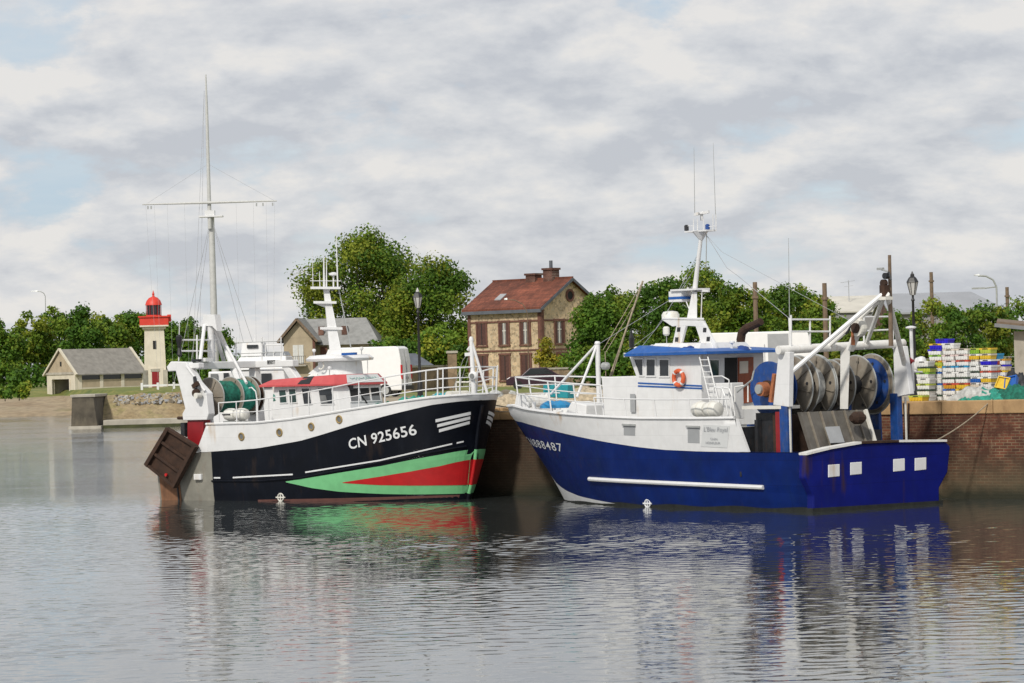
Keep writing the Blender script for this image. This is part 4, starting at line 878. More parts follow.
# ------------------------------------------------------------------ hulls
class Hull:
    def __init__(s, fr, side, B, stem, zd, t0=0.42, n0=2.0, n1=3.0, p=0.85, wa=0.86, ta=0.35, low=0.86, p1=None):
        s.fr, s.side, s.B, s.zd, s.t0, s.n0, s.n1, s.p, s.wa, s.ta, s.low = fr, side, B, zd, t0, n0, n1, p, wa, ta, low; s.p1 = p if p1 is None else p1
        st = [fr.y(px, py, 0) for px, py in stem]; st = sorted((v.z, v.x) for v in st)
        s.sz = [a for a, b in st]; s.sx = [b for a, b in st]
        k = (s.sx[1]-s.sx[0])/(s.sz[1]-s.sz[0]); s.sz = [s.sz[0]-2]+s.sz; s.sx = [s.sx[0]-2*k*0.6]+s.sx
        k = (s.sx[-1]-s.sx[-2])/(s.sz[-1]-s.sz[-2]); s.sz.append(s.sz[-1]+2); s.sx.append(s.sx[-1]+2*k*.5)
    def xs(s, z): return float(np.interp(z, s.sz, s.sx))
    def hb(s, x, z):
        t = max(0.0, min(1.0, x/s.xs(z))); zt = max(0.0, min(1.0, z/s.zd))
        n = lerp(s.n0, s.n1, zt); q = max(0.0, (t-s.t0)/(1-s.t0)); F = max(0.0, 1-q**n)**lerp(s.p, s.p1, zt)
        A = 1-(1-s.wa)*(1-t/s.ta)**2 if t < s.ta else 1.0
        return s.B/2*F*A*(s.low+(1-s.low)*zt**0.7)
    def pt(s, x, z, side=None, out=0.0):
        sd = s.side if side is None else side
        b = s.hb(x, z); v = Vector((x, sd*b, z))
        if out:
            e = 0.05; dx = (s.hb(min(x+e, s.xs(z)), z)-s.hb(x-e, z))/(2*e); dz = (s.hb(x, z+e)-s.hb(x, z-e))/(2*e)
            v += Vector((-dx, sd, -dz*1.0 if sd > 0 else -dz)).normalized()*out
        return v
    def solve(s, px, py):
        y = s.side*s.B*0.45
        for i in range(70):
            p = s.fr.y(px, py, y); b = s.side*s.hb(p.x, p.z); y = y*0.7+b*0.3
        return p
    def curve(s, pxs):
        pts = sorted(((q := s.solve(*a)).x, q.z) for a in pxs)
        X = [a for a, b in pts]; Z = [b for a, b in pts]
        return lambda x: float(np.interp(x, X, Z)), X, Z
    def shell(s, mb, zlo, zhi, m, t_a=0.0, t_b=1.0, nc=60, nr=8, inset=0.0, cap=True, msplit=None, xa=None):
        """both sides between two height curves; m may change at x = msplit[0]"""
        ts = [t_a+(t_b-t_a)*(1-(1-i/nc)**2.4) for i in range(nc+1)]
        for sd in (1, -1):
            rows = []
            for r in range(nr+1):
                row = []
                for t in ts:
                    def top(zf):
                        z = 2.0
                        for _ in range(12): z = zf(t*s.xs(z))
                        return z
                    z = lerp(top(zlo), top(zhi), r/nr); x = t*s.xs(z); row.append(Vector((x, sd*max(0, s.hb(x, z)-inset), z)))
                rows.append(row)
            if msplit:
                k = next(i for i, p in enumerate(rows[-1]) if p.x >= msplit[0])
                mb.grid([r[:k+1] for r in rows], msplit[1], flip=sd > 0); mb.grid([r[k:] for r in rows], m, flip=sd > 0)
            else: mb.grid(rows, m, flip=sd > 0)
        return ts
    def strip(s, mb, top, bot, m, n=14, out=0.012, side=None, rows=4, stem=False):
        """paint patch between two pixel polylines (same end order)"""
        T = [s.solve(*p) for p in top]; Bt = [s.solve(*p) for p in bot]
        T = [(v.x, v.z) for v in T]; Bt = [(v.x, v.z) for v in Bt]
        if stem:
            for P in (T, Bt): P.append((s.xs(P[-1][1]), P[-1][1]))
            s.ends = (T[-1], Bt[-1])
            n = n*2
        s.patch(mb, T, Bt, m, n, out, side, rows)
    def patch(s, mb, T, Bt, m, n=14, out=0.012, side=None, rows=4):
        def samp(P, k):
            d = [0.0]
            for a, b in zip(P[:-1], P[1:]): d.append(d[-1]+math.hypot(b[0]-a[0], b[1]-a[1]))
            L = d[-1] or 1; return (float(np.interp(k*L, d, [q[0] for q in P])), float(np.interp(k*L, d, [q[1] for q in P])))
        R = []
        for r in range(rows+1):
            row = []
            for i in range(n+1):
                a, b = samp(T, i/n), samp(Bt, i/n); x, z = lerp(b[0], a[0], r/rows), lerp(b[1], a[1], r/rows)
                row.append(s.pt(x, z, side, out))
            R.append(row)
        mb.grid(R, m)
    def text(s, body, p0, p1, hpx, m, bold=0.012, spacing=1.0, name='registration_number', parent=None, shear=0.0, out=0.016, lead=0.0):
        """lettering between two pixel points on the hull (its base line)"""
        a, b = s.solve(*p0), s.solve(*p1); c = s.solve(p0[0], p0[1]-hpx); H = c.z-a.z
        a = a+(a-b)*lead
        vs, fs = text_pts(body, 1.0, bold, shear, spacing)
        x0, x1 = min(v[0] for v in vs), max(v[0] for v in vs); y0, y1 = min(v[1] for v in vs), max(v[1] for v in vs)
        mb = MB(); out_v = []
        for v in vs:
            u = (v[0]-x0)/(x1-x0); w = (v[1]-y0)/(y1-y0)
            zz = lerp(a.z, b.z, u)+w*H; out_v.append(s.pt(min(lerp(a.x, b.x, u), s.xs(zz)-.03), zz, None, out))
        mb.add(out_v, fs, m); return mb.build(name, parent, fix=False)
def rail(parent, posts, tops, r=0.022, mids=(0.5,), m='white', name='railing', closed=False):
    """posts: list of base points; tops: matching top points"""
    mb = MB()
    for a, b in zip(posts, tops): mb.tube(a, b, r, m, n=6)
    mb.path(tops, r*1.05, m, 6)
    for k in mids: mb.path([vl(a, b, k) for a, b in zip(posts, tops)], r*.75, m, 5)
    return mb.build(name, parent)
def poly_px(fr, y, pts): return [fr.y(px, py, y) for px, py in pts]
def drum(parent, name, c, axis, R, hub, ys, disc_m, core=None, core_m=None, n=40, spokes=0):
    """a reel: flanges at offsets ys along the axis from c"""
    pass

# ================================================================== blue trawler
PH_B = math.radians(180-52)
nc_ = at_z(807, 512.5, 0.0)
axb = Vector((math.cos(PH_B), math.sin(PH_B), 0)); ayb = Vector((-math.sin(PH_B), math.cos(PH_B), 0))
ob = nc_-ayb*3.02
FB = Frame(ob.x, ob.y, PH_B)
bt = thing('blue_trawler', 'blue and white stern trawler with big net drums, moored at the right', 'trawler', (ob.x, ob.y, 0), PH_B)
HB = Hull(FB, +1, 6.1, [(565.5, 499.4), (554, 477), (535.5, 447), (520.5, 423), (514, 414.5), (512, 408)], 3.2, t0=0.40, n0=1.9, n1=2.7, p=0.80, wa=0.95, low=0.84)
bound = [(511, 419), (522, 422.3), (534, 425.8), (551, 430.3), (568, 434.5), (588, 438.8), (609, 442.7), (640, 447.5), (665, 450), (700, 451.6), (738, 452.2), (770, 452.4), (804, 452.5)]
topw = [(510, 406.8), (514, 406.3), (527, 409.6), (545, 412.3), (568, 414.7), (600, 417), (637, 418.8), (690, 419), (733, 418.5)]
zb_f, Xb, Zb = HB.curve(bound); zt_f, Xt, Zt = HB.curve(topw)
x_aft_white = HB.solve(738, 440).x
flat = lambda z: (lambda x: z)
mb = MB(); HB.shell(mb, flat(-0.7), zb_f, 'blue', nr=14)
hb_o = mb.build('hull', bt, smooth=True, angle=50)
# transom, hexagonal and a little proud of the hull ends
tz = lambda px, py: FB.x(px, py, -0.03)
tr = [FB.x(px, py, -0.05) for px, py in ((805.8, 455), (830, 449), (860.5, 443.6), (898, 442), (946, 441.5), (950.5, 446.5), (948, 472), (939.5, 488), (939.5, 506), (813, 515), (813.5, 495.6), (805, 478))]
for v in tr[-4:-2]: v.z = -0.4
mb = MB(); mb.prism(tr, (0.30, 0, 0), 'transom_blue'); to = mb.build('transom', bt, bevel=0.05)
mb = MB()
for a, b, m in ((0, 2, 'white_rusty'), (2, 3, 'rust'), (3, 4, 'white_rusty')):
    for k in range(a, b): mb.bar(tr[k]+Vector((0.13, 0, .03)), tr[k+1]+Vector((0.13, 0, .03)), .36, .07, m)
mb.build('rail_cap', to)
for cx, cy in ((833.9, 470.7), (856, 468.4), (899, 465), (920.5, 464)):
    w = 5.7; h = 6.2
    q = [FB.x(cx-w, cy+h+.6, -0.055), FB.x(cx+w, cy+h-.6, -0.055), FB.x(cx+w, cy-h-.4, -0.055), FB.x(cx-w, cy-h+.4, -0.055)]
    mb = MB(); mb.hexa([v+Vector((.02, 0, 0)) for v in q]+[v+Vector((-.012, 0, 0)) for v in q], 'white'); mb.build('freeing_port', to, bevel=.03)
# quarter box and rubbing strakes
mb = MB(); a = HB.solve(766, 487); b = HB.solve(804, 486); c = HB.solve(772, 513)
mb.hexa([(a.x-.3, 2.35, -.5), (0.1, 2.2, -.5), (0.1, 2.0, -.5), (a.x-.3, 2.0, -.5), (a.x, a.y+.02, a.z), (.1, b.y+.02, b.z), (.1, 2.0, b.z), (a.x, 2.0, a.z)], 'blue'); mb.build('quarter_box', bt)
mb = MB(); P = [HB.solve(lerp(590, 764, k/16), lerp(478.6, 487.2, (k/16)**.85)) for k in range(17)]
for a, b in zip(P[:-1], P[1:]): mb.tube(HB.pt(a.x, a.z, 1, .03), HB.pt(b.x, b.z, 1, .03), .07, 'white', n=8)
mb.build('rubbing_strake', bt, smooth=True)
mb = MB(); HB.strip(mb, [(551.5, 475.8), (556.5, 482.5), (566, 490), (580, 496), (600, 500.5), (624, 504.7)], [(560, 489.5), (565, 500.5), (575, 502.5), (590, 504), (607, 505), (624, 506)], 'white', n=24, out=.015)
mb.build('forefoot_paint', bt)
mb = MB(); zs = [2.75, 2.55, 2.35, 2.15, 1.95]; HB.patch(mb, [(HB.xs(z)-.75, z-.05) for z in zs], [(HB.xs(z)-.06, z) for z in zs], 'stem_purple', 10, .014); mb.build('stem_reflection_paint', bt)  # purple reflection on the bow plating, painted on as a patch
HB.text('CN888487', (534.5, 446.2), (563.6, 451.8), 7.8, 'number', 0.004, 1.15, 'registration_number', bt, lead=.37)
def load_line(H, px, py, r, m, parent):
    c = H.solve(px, py); mb = MB(); n = H.pt(c.x, c.z, None, .02)
    mb.torus(n, (0, 1, .0), r, .025, m, 20, 6); mb.bar(n+Vector((-r*1.6, 0, 0)), n+Vector((r*1.6, 0, 0)), .05, .045, m); mb.bar(n+Vector((0, 0, -r)), n+Vector((0, 0, r)), .04, .04, m); mb.build('load_line_mark', parent)
load_line(HB, 648, 503.2, .13, 'number', bt)
mb = MB(); xs_w = np.linspace(0.05, HB.xs(0)-.03, 40); HB.patch(mb, [(float(x), .10+.03*math.sin(x*2.1)) for x in xs_w], [(float(x), -.3) for x in xs_w], 'weed_line', 60, .010, 1, 2)
mb.prism([(-.062, 2.83, -.3), (-.062, -2.74, -.3), (-.062, -2.76, .10), (-.062, 2.83, .12)], (.34, 0, 0), 'weed_line'); mb.build('weed_line', bt)
# white bulwark forward
ta = x_aft_white/HB.xs(2.6)
mb = MB(); HB.shell(mb, lambda x: zb_f(x)+.004, zt_f, 'white', t_a=ta, nr=5); HB.shell(mb, lambda x: zb_f(x)+.004, zt_f, 'white', t_a=ta, nr=2, inset=.09)
for sd in (1, -1):
    rows = [[], []]
    for i in range(61):
        t = ta+(1-ta)*(1-(1-i/60)**1.5); z = 2.5
        for _ in range(8): z = zt_f(t*HB.xs(z))
        x = t*HB.xs(z); h = HB.hb(x, z); rows[0].append((x, sd*h, z)); rows[1].append((x, sd*max(0, h-.09), z))
    mb.grid(rows, 'white')
    a, b, c = (x_aft_white, zb_f(x_aft_white)), HB.solve(733, 419), None
    zt0, zb0 = zt_f(x_aft_white), zb_f(x_aft_white)
    y0, y1 = HB.hb(x_aft_white, zb0), HB.hb(x_aft_white, zt0)
    mb.hexa([(x_aft_white, sd*(y0-.09), zb0), (x_aft_white, sd*y0, zb0), (x_aft_white-.42, sd*y0, zb0), (x_aft_white-.42, sd*(y0-.09), zb0),
             (x_aft_white, sd*(y1-.09), zt0), (x_aft_white, sd*y1, zt0), (x_aft_white-.03, sd*y1, zt0), (x_aft_white-.03, sd*(y1-.09), zt0)], 'white')
bw = mb.build('bulwark', bt, smooth=True, angle=40)
mb = MB(); P = []
for i in range(40):
    t = ta+(1-ta)*(i/39)**.7; z = 2.5
    for _ in range(8): z = zt_f(t*HB.xs(z))
    P.append(HB.pt(t*HB.xs(z), z, 1, .01)+Vector((0, 0, .02)))
mb.path(P, .05, 'white', 6); mb.path([Vector((p.x, -p.y, p.z)) for p in P], .05, 'white', 6); mb.build('bulwark_cap', bw, smooth=True)
for (x0, y0, x1, y1) in ((624, 425.8, 635.2, 435), (688, 427.6, 699.6, 442.6)):
    c = [HB.solve(*p) for p in ((x0, y1), (x1, y1+.4), (x1, y0+.4), (x0, y0))]; c = [HB.pt(v.x, v.z, 1, .012) for v in c]
    mb = MB(); mb.hexa([v-Vector((0, .04, 0)) for v in c]+[v for v in c], 'grey'); mb.bar(c[3]+Vector((.04, .02, .04)), c[2]+Vector((-.04, .02, .04)), .06, .06, 'galv'); mb.build('wash_port', bw)
c = [HB.solve(*p) for p in ((701, 446.5), (727.5, 447.8), (730, 425.8), (703.5, 424.6))]; c = [HB.pt(v.x, v.z, 1, .012) for v in c]
mb = MB(); mb.hexa([v-Vector((0, .02, 0)) for v in c]+c, 'sheet'); mb.build('name_board', bw)
HB.text("L'Bleu Royal", (704.5, 432.6), (729, 433.2), 6.0, 'ink', 0.0, 1.0, 'boat_name', bw, shear=.3, out=.03)
HB.text("CAEN", (711, 439.8), (718, 440.0), 2.2, 'ink', 0.01, 1.0, 'home_port', bw, out=.03)
HB.text("HONFLEUR", (706.5, 443.7), (721, 444.1), 2.4, 'ink', 0.01, 1.0, 'home_port', bw, out=.03)
# decks
zf = lambda x: min(zt_f(x)-.28, 3.3)
mb = MB(); rows = [[], []]
for i in range(41):
    x = lerp(x_aft_white, HB.xs(3.0)-.25, i/40); z = zf(x); h = max(0.02, HB.hb(x, z)-.07); rows[0].append((x, h, z)); rows[1].append((x, -h, z))
mb.grid(rows, 'deck')
zda = 1.05
rows = [[], []]
for i in range(11):
    x = lerp(.1, x_aft_white, i/10); h = HB.hb(x, zda)-.05; rows[0].append((x, h, zda)); rows[1].append((x, -h, zda))
mb.grid(rows, 'deck'); z1 = zf(x_aft_white); h = HB.hb(x_aft_white, 2)-.1; mb.hexa([(x_aft_white+.02, -h, zda), (x_aft_white+.1, -h, zda), (x_aft_white+.1, h, zda), (x_aft_white+.02, h, zda), (x_aft_white+.02, -h, z1), (x_aft_white+.1, -h, z1), (x_aft_white+.1, h, z1), (x_aft_white+.02, h, z1)], 'dark_gear')
mb.build('deck', bt)
mb = MB(); HB.shell(mb, flat(zda-.02), lambda x: zb_f(x)-.002, 'grey', t_a=.012, t_b=ta, nr=2, inset=.12)
for sd in (1, -1):
    rows = [[], []]
    for i in range(21):
        x = lerp(.2, x_aft_white, i/20); z = zb_f(x)+.012; h = HB.hb(x, z); rows[0].append((x, sd*(h+.03), z)); rows[1].append((x, sd*(h-.14), z))
    mb.grid(rows, 'blue')
mb.build('inner_bulwark', bt)
# wheelhouse
YS = 1.38
xA = FB.y(701, 385, YS).x; xF = FB.y(636.5, 390, YS).x; xFt = FB.y(629, 356, YS).x
zWt = FB.y(665, 355.2, YS).z; zWs = FB.y(665, 375.5, YS).z; zD = zf(xA)-.25
zSill = FB.y(640, 376.5, YS).z
mb = MB()
mb.hexa([(xA, -YS, zD), (xF, -YS, zD), (xF, YS, zD), (xA, YS, zD), (xA, -YS, zSill), (xF, -YS, zSill), (xF, YS, zSill), (xA, YS, zSill)], 'white')
mb.hexa([(xA, -YS, zSill), (xF, -YS, zSill), (xF, YS, zSill), (xA, YS, zSill), (xA, -YS, zWt), (xFt, -YS, zWt), (xFt, YS, zWt), (xA, YS, zWt)], 'white')
wh = mb.build('wheelhouse', bt, bevel=0.02)
def bquad(px0, px1, py0, py1, skew=0): return [FB.y(px0, py1, YS), FB.y(px1, py1, YS), FB.y(px1, py0, YS), FB.y(px0, py0, YS)]
for (a0, a1, b0, b1, ts) in ((640.0, 643.2, 359.4, 375.2, -5.2), (647.2, 655.4, 359.6, 375.5, 0), (660.3, 669.2, 359.9, 376.0, 0)):
    c = [FB.y(a0, b1, YS), FB.y(a1, b1, YS), FB.y(a1, b0, YS), FB.y(a0+ts, b0, YS)]
    mb = MB(); pane(mb, c, 0, 1, 0, 1, 'glass', 'white', .05); mb.build('window', wh)
c = [FB.x(709.6, 375.6, xA), FB.x(718.4, 375.4, xA), FB.x(718.4, 360.2, xA), FB.x(709.6, 360.2, xA)]
mb = MB(); pane(mb, c, 0, 1, 0, 1, 'glass_green', 'white', .05); mb.build('window', wh)
for k in range(3):
    y0 = lerp(-YS+.15, YS-.95, k/2); q = [(xF+.01, y0+.8, zSill+.1), (xF+.01, y0, zSill+.1), (xFt-.02, y0, zWt-.12), (xFt-.02, y0+.8, zWt-.12)]
    mb = MB(); pane(mb, q[::-1] if False else [q[1], q[0], q[3], q[2]], 0, 1, 0, 1, 'glass', None); mb.build('window', wh)
c = [FB.x(724.5, 405, xA), FB.x(737, 405, xA), FB.x(737, 357.5, xA), FB.x(724.5, 357.8, xA)]
mb = MB(); mb.hexa([v+Vector((.01, 0, 0)) for v in c]+[v+Vector((-.012, 0, 0)) for v in c], 'dark_void'); mb.build('doorway', wh)
c = [FB.x(737.5, 404, xA), FB.x(752.5, 402, xA), FB.x(752.5, 357, xA), FB.x(737.5, 357.4, xA)]
mb = MB(); mb.hexa([v+Vector((.01, 0, 0)) for v in c]+[v+Vector((-.05, 0, 0)) for v in c], 'wood_door'); mb.build('door', wh)
c = [FB.x(739.5, 373.5, xA-.055), FB.x(748, 373, xA-.055), FB.x(748, 361, xA-.055), FB.x(739.5, 361.4, xA-.055)]
mb = MB(); mb.hexa(c+[v+Vector((-.01, 0, 0)) for v in c], 'paper'); mb.build('notice', wh)
mb = MB()
for (p0, p1) in (((638, 383), (702, 386)), ((638, 386), (702, 388.5))):
    a, b = FB.y(*p0, YS+.008), FB.y(*p1, YS+.008); mb.bar(a, b, .014, .05, 'roof_blue')
mb.build('blue_stripe', wh)
# roof: sloping blue fascia all round
zr0 = FB.y(660, 355.4, YS+.35).z; zr1 = FB.y(660, 348, YS+.1).z
xr0, xr1 = FB.y(624.5, 354, YS+.35).x, xA-.75
mb = MB(); o = .38
mb.hexa([(xr1, -YS-o, zr0), (xr0, -YS-o, zr0), (xr0, YS+o, zr0), (xr1, YS+o, zr0), (xr1, -YS-o, zr0+.08), (xr0, -YS-o, zr0+.08), (xr0, YS+o, zr0+.08), (xr1, YS+o, zr0+.08)], 'roof_blue')
mb.hexa([(xr1+.02, -YS-o+.02, zr0+.082), (xr0-.01, -YS-o+.02, zr0+.082), (xr0-.01, YS+o-.02, zr0+.082), (xr1+.02, YS+o-.02, zr0+.082), (xr1+.5, -YS, zr0+.16), (xr0-.35, -YS, zr1+.1), (xr0-.35, YS, zr1+.1), (xr1+.5, YS, zr0+.16)], 'roof_blue')
mb.hexa([(xA+.3, -YS+.2, zr0+.1), (xr0-.5, -YS+.2, zr0+.1), (xr0-.5, YS-.2, zr0+.1), (xA+.3, YS-.2, zr0+.1), (xA+.4, -YS+.4, zr1+.12), (xr0-.7, -YS+.4, zr1+.16), (xr0-.7, YS-.4, zr1+.16), (xA+.4, YS-.4, zr1+.12)], 'white')
rf = mb.build('roof', wh)
mb = MB(); mb.box((xr0-.28, -YS-.3, zr0+.03), (xr0+.03, YS+.3, zr1+.14), 'white') if False else mb.bar((xr0-.02, -YS-.38, zr0+.05), (xr0-.02, YS+.38, zr0+.05), .06, .14, 'white'); mb.build('roof_edge', rf)
for i in range(2):
    mb = MB()
    c0 = FB.y((692, 741)[i], (347.5, 347)[i], (.9, -.3)[i]); r = random.Random(i)
    for k in range(9): mb.lathe([(.03, .10), (.13, .06), (.2, -.02), (.2, -.10)], 'tarp_dark' if k < 6 else 'white', (c0.x+r.uniform(-.4, .4), c0.y+r.uniform(-.3, .3), c0.z+r.uniform(-.10, -.04)), n=8)
    mb.build('tarpaulin', rf)
# mast arch with square holes, mast, radars, aerials
p = lambda px, py, y=0.0: FB.y(px, py, y)
def sheet(mb, pts, y, th, m): mb.prism([p(a, b, y) for a, b in pts], (0, -th, 0), m)
mb = MB()
for y in (.55, -.45):
    sheet(mb, [(671, 350), (679.5, 349), (686, 324.5), (676.5, 324.5)], y, .10, 'white'); sheet(mb, [(703, 349.5), (716, 349.5), (714.5, 343.5), (704, 323), (695, 325)], y, .10, 'white')
    sheet(mb, [(662, 320), (703, 320.5), (704.5, 327), (690, 326), (676, 326), (672, 326.5)], y+.003, .106, 'white')
mb.hexa([p(662, 319.5, .55), p(704, 320, .55), p(704, 320, -.55), p(662, 319.5, -.55)]+[v+Vector((0, 0, .07)) for v in (p(662, 319.5, .55), p(704, 320, .55), p(704, 320, -.55), p(662, 319.5, -.55))], 'white')
arch = mb.build('mast_arch', bt, bevel=.015)
for (a, b) in ((678.5, 329.5), (676.5, 339.5), (704.5, 330), (708, 339)):
    mb = MB(); q = [p(a-1.6, b+2.2, .556), p(a+1.6, b+2.2, .556), p(a+2.0, b-2.2, .556), p(a-1.2, b-2.2, .556)]; mb.hexa(q+[v+Vector((0, .006, 0)) for v in q], 'dark_gear'); mb.build('lightening_hole', arch)
mb = MB()
mb.hexa([p(686.5, 320.5, .26), p(697, 320.5, .26), p(697, 320.5, -.26), p(686.5, 320.5, -.26), p(692, 292, .16), p(697, 292, .16), p(697, 292, -.16), p(692, 292, -.16)], 'white')
mb.tube(p(694.5, 292), p(701.5, 233), .085, 'white', .06, 10); ms = mb.build('mast', bt, smooth=True, angle=40)
mb = MB(); c = p(692, 290.5); mb.hexa([c+Vector(v) for v in ((-.55, -.3, 0), (.75, -.3, 0), (.75, .3, 0), (-.55, .3, 0), (-.55, -.3, .06), (.75, -.3, .06), (.75, .3, .06), (-.55, .3, .06))], 'white')
mb.bar(p(697, 290.5), p(709, 291), .07, .07, 'white'); mb.build('platform', ms)
c = p(680.5, 296.3); mb = MB(); mb.box((-.30, -.22, -.18), (.34, .22, .17), 'white', None, c); mb.box((-.345, -.225, -.10), (.345, .225, -.01), 'roof_blue', None, c); mb.build('radar', ms)
mb = MB(); mb.tube(p(686, 301), p(690, 311), .02, 'white'); mb.tube(p(702, 291), p(701, 320.5), .02, 'white'); mb.build('strut', ms)
c = p(670.5, 316); mb = MB(); mb.lathe([(.20, -.15), (.29, -.12), (.30, .04), (.24, .14), (.08, .17)], 'fibreglass', c, n=20); mb.tube(c+Vector((0, 0, -.3)), c+Vector((0, 0, -.14)), .06, 'white'); mb.build('radar_dome', ms, smooth=True)
c = p(666.3, 331, .6); mb = MB(); mb.lathe([(.06, -.16), (.115, -.10), (.115, .10), (.06, .15)], 'fibreglass', c, n=14); mb.tube(c+Vector((0, 0, -.16)), p(667, 349, .6), .015, 'galv', n=5); mb.build('satellite_dome', ms, smooth=True)
mb = MB(); c = p(700.5, 231); mb.hexa([c+Vector(v) for v in ((-.55, -.22, -.03), (.55, -.22, -.03), (.55, .22, -.03), (-.55, .22, -.03), (-.55, -.22, .02), (.55, -.22, .02), (.55, .22, .02), (-.55, .22, .02))], 'white')
mb.tube(p(701.3, 240), c, .06, 'white', .28, 10)
for px in (693.5, 697.5, 703.5, 713, 716): mb.tube(p(px, 231), p(px, 219 if px < 705 else 214), .018, 'white', n=5)
mb.path([p(685, 226), p(693, 226)], .012, 'white', 5); mb.path([p(705, 227), p(716, 226)], .012, 'white', 5); mb.build('top_platform', ms)
mb = MB(); c = p(701.5, 214); mb.lathe([(.05, -.22), (.05, -.02), (.13, 0), (.13, .05)], 'white', c, n=10); mb.bar(p(694.5, 214.6, .0), p(709, 211.8, .0), .07, .09, 'white'); mb.bar(p(697, 213.5, .35), p(703, 213.5, -.35), .07, .07, 'white'); mb.build('radar_scanner', ms)
for (px, py, m) in ((686.5, 227.8, 'dark_gear'), (707.5, 227, 'disc_blue')):
    mb = MB(); c = p(px, py); mb.lathe([(.06, -.10), (.075, -.08), (.075, .07), (.03, .10)], m, c, n=12); mb.build('navigation_lamp', ms)
for (a, b) in (((694.8, 216), (694, 147)), ((716, 228), (713.2, 143))):
    mb = MB(); mb.tube(p(*a), p(*b), .014, 'galv', .006, 5); mb.build('whip_aerial', ms)
mb = MB(); mb.tube(p(706.5, 234), p(706, 268), .018, 'galv', n=5); mb.path([p(707, 236), p(727, 268), p(738, 276), p(790, 319, 1.6)], .009, 'wire', 4); mb.path([p(707, 236), p(722, 252), p(858, 325, -1)], .007, 'wire', 4); mb.path([p(700, 250), p(663, 320, .3), p(640, 349, .8)], .008, 'wire', 4); mb.path([p(699, 262), p(655, 330, -.3), p(628, 350, -.9)], .008, 'wire', 4); mb.path([p(686, 290), p(599, 344, 0)], .009, 'wire', 4); mb.build('stay', ms)
mb = MB(); c = p(636, 336, 1.3); mb.lathe([(.02, -.35), (.09, -.30), (.09, .0), (.04, .16), (.02, .3)], 'black', p(631.5, 338, .6), n=8); mb.build('black_day_shape', rf)
for (px, py, y) in ((652.5, 347, .4), (636.5, 349, .8), (732, 343, .2)):
    mb = MB(); c = p(px, py, y); mb.tube(c, c+Vector((0, 0, -.25)), .025, 'white', n=6); mb.lathe([(.03, -.02), (.09, 0), (.09, .05), (.03, .08)], 'white', c, n=10); mb.build('lamp', rf)
# rusty exhaust behind the wheelhouse
mb = MB(); pts = [p(742, 352, -1.2), p(740.5, 341, -1.2), p(742, 332.5, -1.2), p(747, 327.5, -1.2), p(754, 325, -1.2), p(761, 321.5, -1.2)]
for k, (a, b) in enumerate(zip(pts[:-1], pts[1:])): mb.tube(a, b, .15-.005*k, 'rust', .145-.005*k, 10)
mb.build('exhaust_pipe', bt, smooth=True)
# foredeck casing, windlass, foremast, box
zfd = zf(xF+1)
mb = MB(); a, b = FB.y(638, 390, 1.2), FB.y(605, 390, 1.2); zt_ = FB.y(620, 376.5, 1.2).z
mb.hexa([(xF+.01, -1.35, zfd-.3), (b.x-.15, -1.35, zfd-.3), (b.x-.15, 1.35, zfd-.3), (xF+.01, 1.35, zfd-.3), (xF+.01, -1.35, zt_), (b.x, -1.35, zt_), (b.x, 1.35, zt_), (xF+.01, 1.35, zt_)], 'white')
mb.build('deck_casing', bt, bevel=.03)
mb = MB(); c = FB.y(633, 403, 1.40); mb.hexa([c+Vector(v) for v in ((-.12, 0, -.3), (.12, 0, -.3), (.12, .02, -.3), (-.12, .02, -.3), (-.12, 0, .3), (.12, 0, .3), (.12, .02, .3), (-.12, .02, .3))], 'grey'); mb.build('hatch', bt)
FMx = FB.y(599, 400, 0).x
mb = MB(); top = Vector((FMx, 0, FB.y(598.5, 343.5, 0).z)); mb.tube((FMx, 0, zfd-.3), top, .085, 'white', n=10)
mb.tube(top, FB.y(551, 394, .55), .045, 'white', n=8); mb.tube(top, FB.y(577, 397, .95), .045, 'white', n=8); mb.lathe([(.07, -.05), (.11, 0), (.07, .08)], 'white', top, n=10)
mb.build('foremast', bt, smooth=True, angle=40)
mb = MB()
for (a, b, ya, yb, r) in (((642.8, 281), (607, 385), -1.9, -.3, .035), ((641.5, 284), (603, 350), -1.9, 0, .014), ((633, 307), (606, 352), -1.6, 0, .012), ((636, 300), (612, 376), -1.7, -.4, .012)): mb.tube(FB.y(*a, ya), FB.y(*b, yb), r, 'rope', n=5)
mb.build('derrick', bt)
mb = MB(); c = FB.y(605.5, 366, -.1); mb.lathe([(.05, -.16), (.13, -.1), (.13, .1), (.05, .16)], 'galv', c, (1, 0, 0), 12); mb.tube(c, c+Vector((0, 0, .5)), .015, 'rope', n=4); mb.tube(c, c-Vector((0, 0, .9)), .015, 'rope', n=4); mb.build('hoisting_block', bt)
mb = MB(); c = FB.y(531, 397, 0)
z0 = zf(c.x)-.05
mb.box((-.6, -.45, 0), (.25, .45, .3), 'white_rusty', None, (c.x, 0, z0)); mb.tube((c.x-.1, -.55, z0+.5), (c.x-.1, .55, z0+.5), .22, 'white_rusty', n=14)
for y in (-.6, .5): mb.hexa([(c.x-.5, y, z0), (c.x+.3, y, z0), (c.x+.3, y+.1, z0), (c.x-.5, y+.1, z0), (c.x-.3, y, z0+.75), (c.x+.05, y, z0+.75), (c.x+.05, y+.1, z0+.75), (c.x-.3, y+.1, z0+.75)], 'white')
mb.build('windlass', bt)
mb = MB(); c = FB.y(575, 404, .8); z0 = zf(c.x)-.05
mb.hexa([(c.x-.9, .2, z0), (c.x+.35, .2, z0), (c.x+.35, 1.1, z0), (c.x-.9, 1.1, z0), (c.x-.9, .25, z0+.5), (c.x-.1, .25, z0+.62), (c.x-.1, 1.05, z0+.62), (c.x-.9, 1.05, z0+.5)], 'white'); mb.build('deck_locker', bt, bevel=.04)
mb = MB()
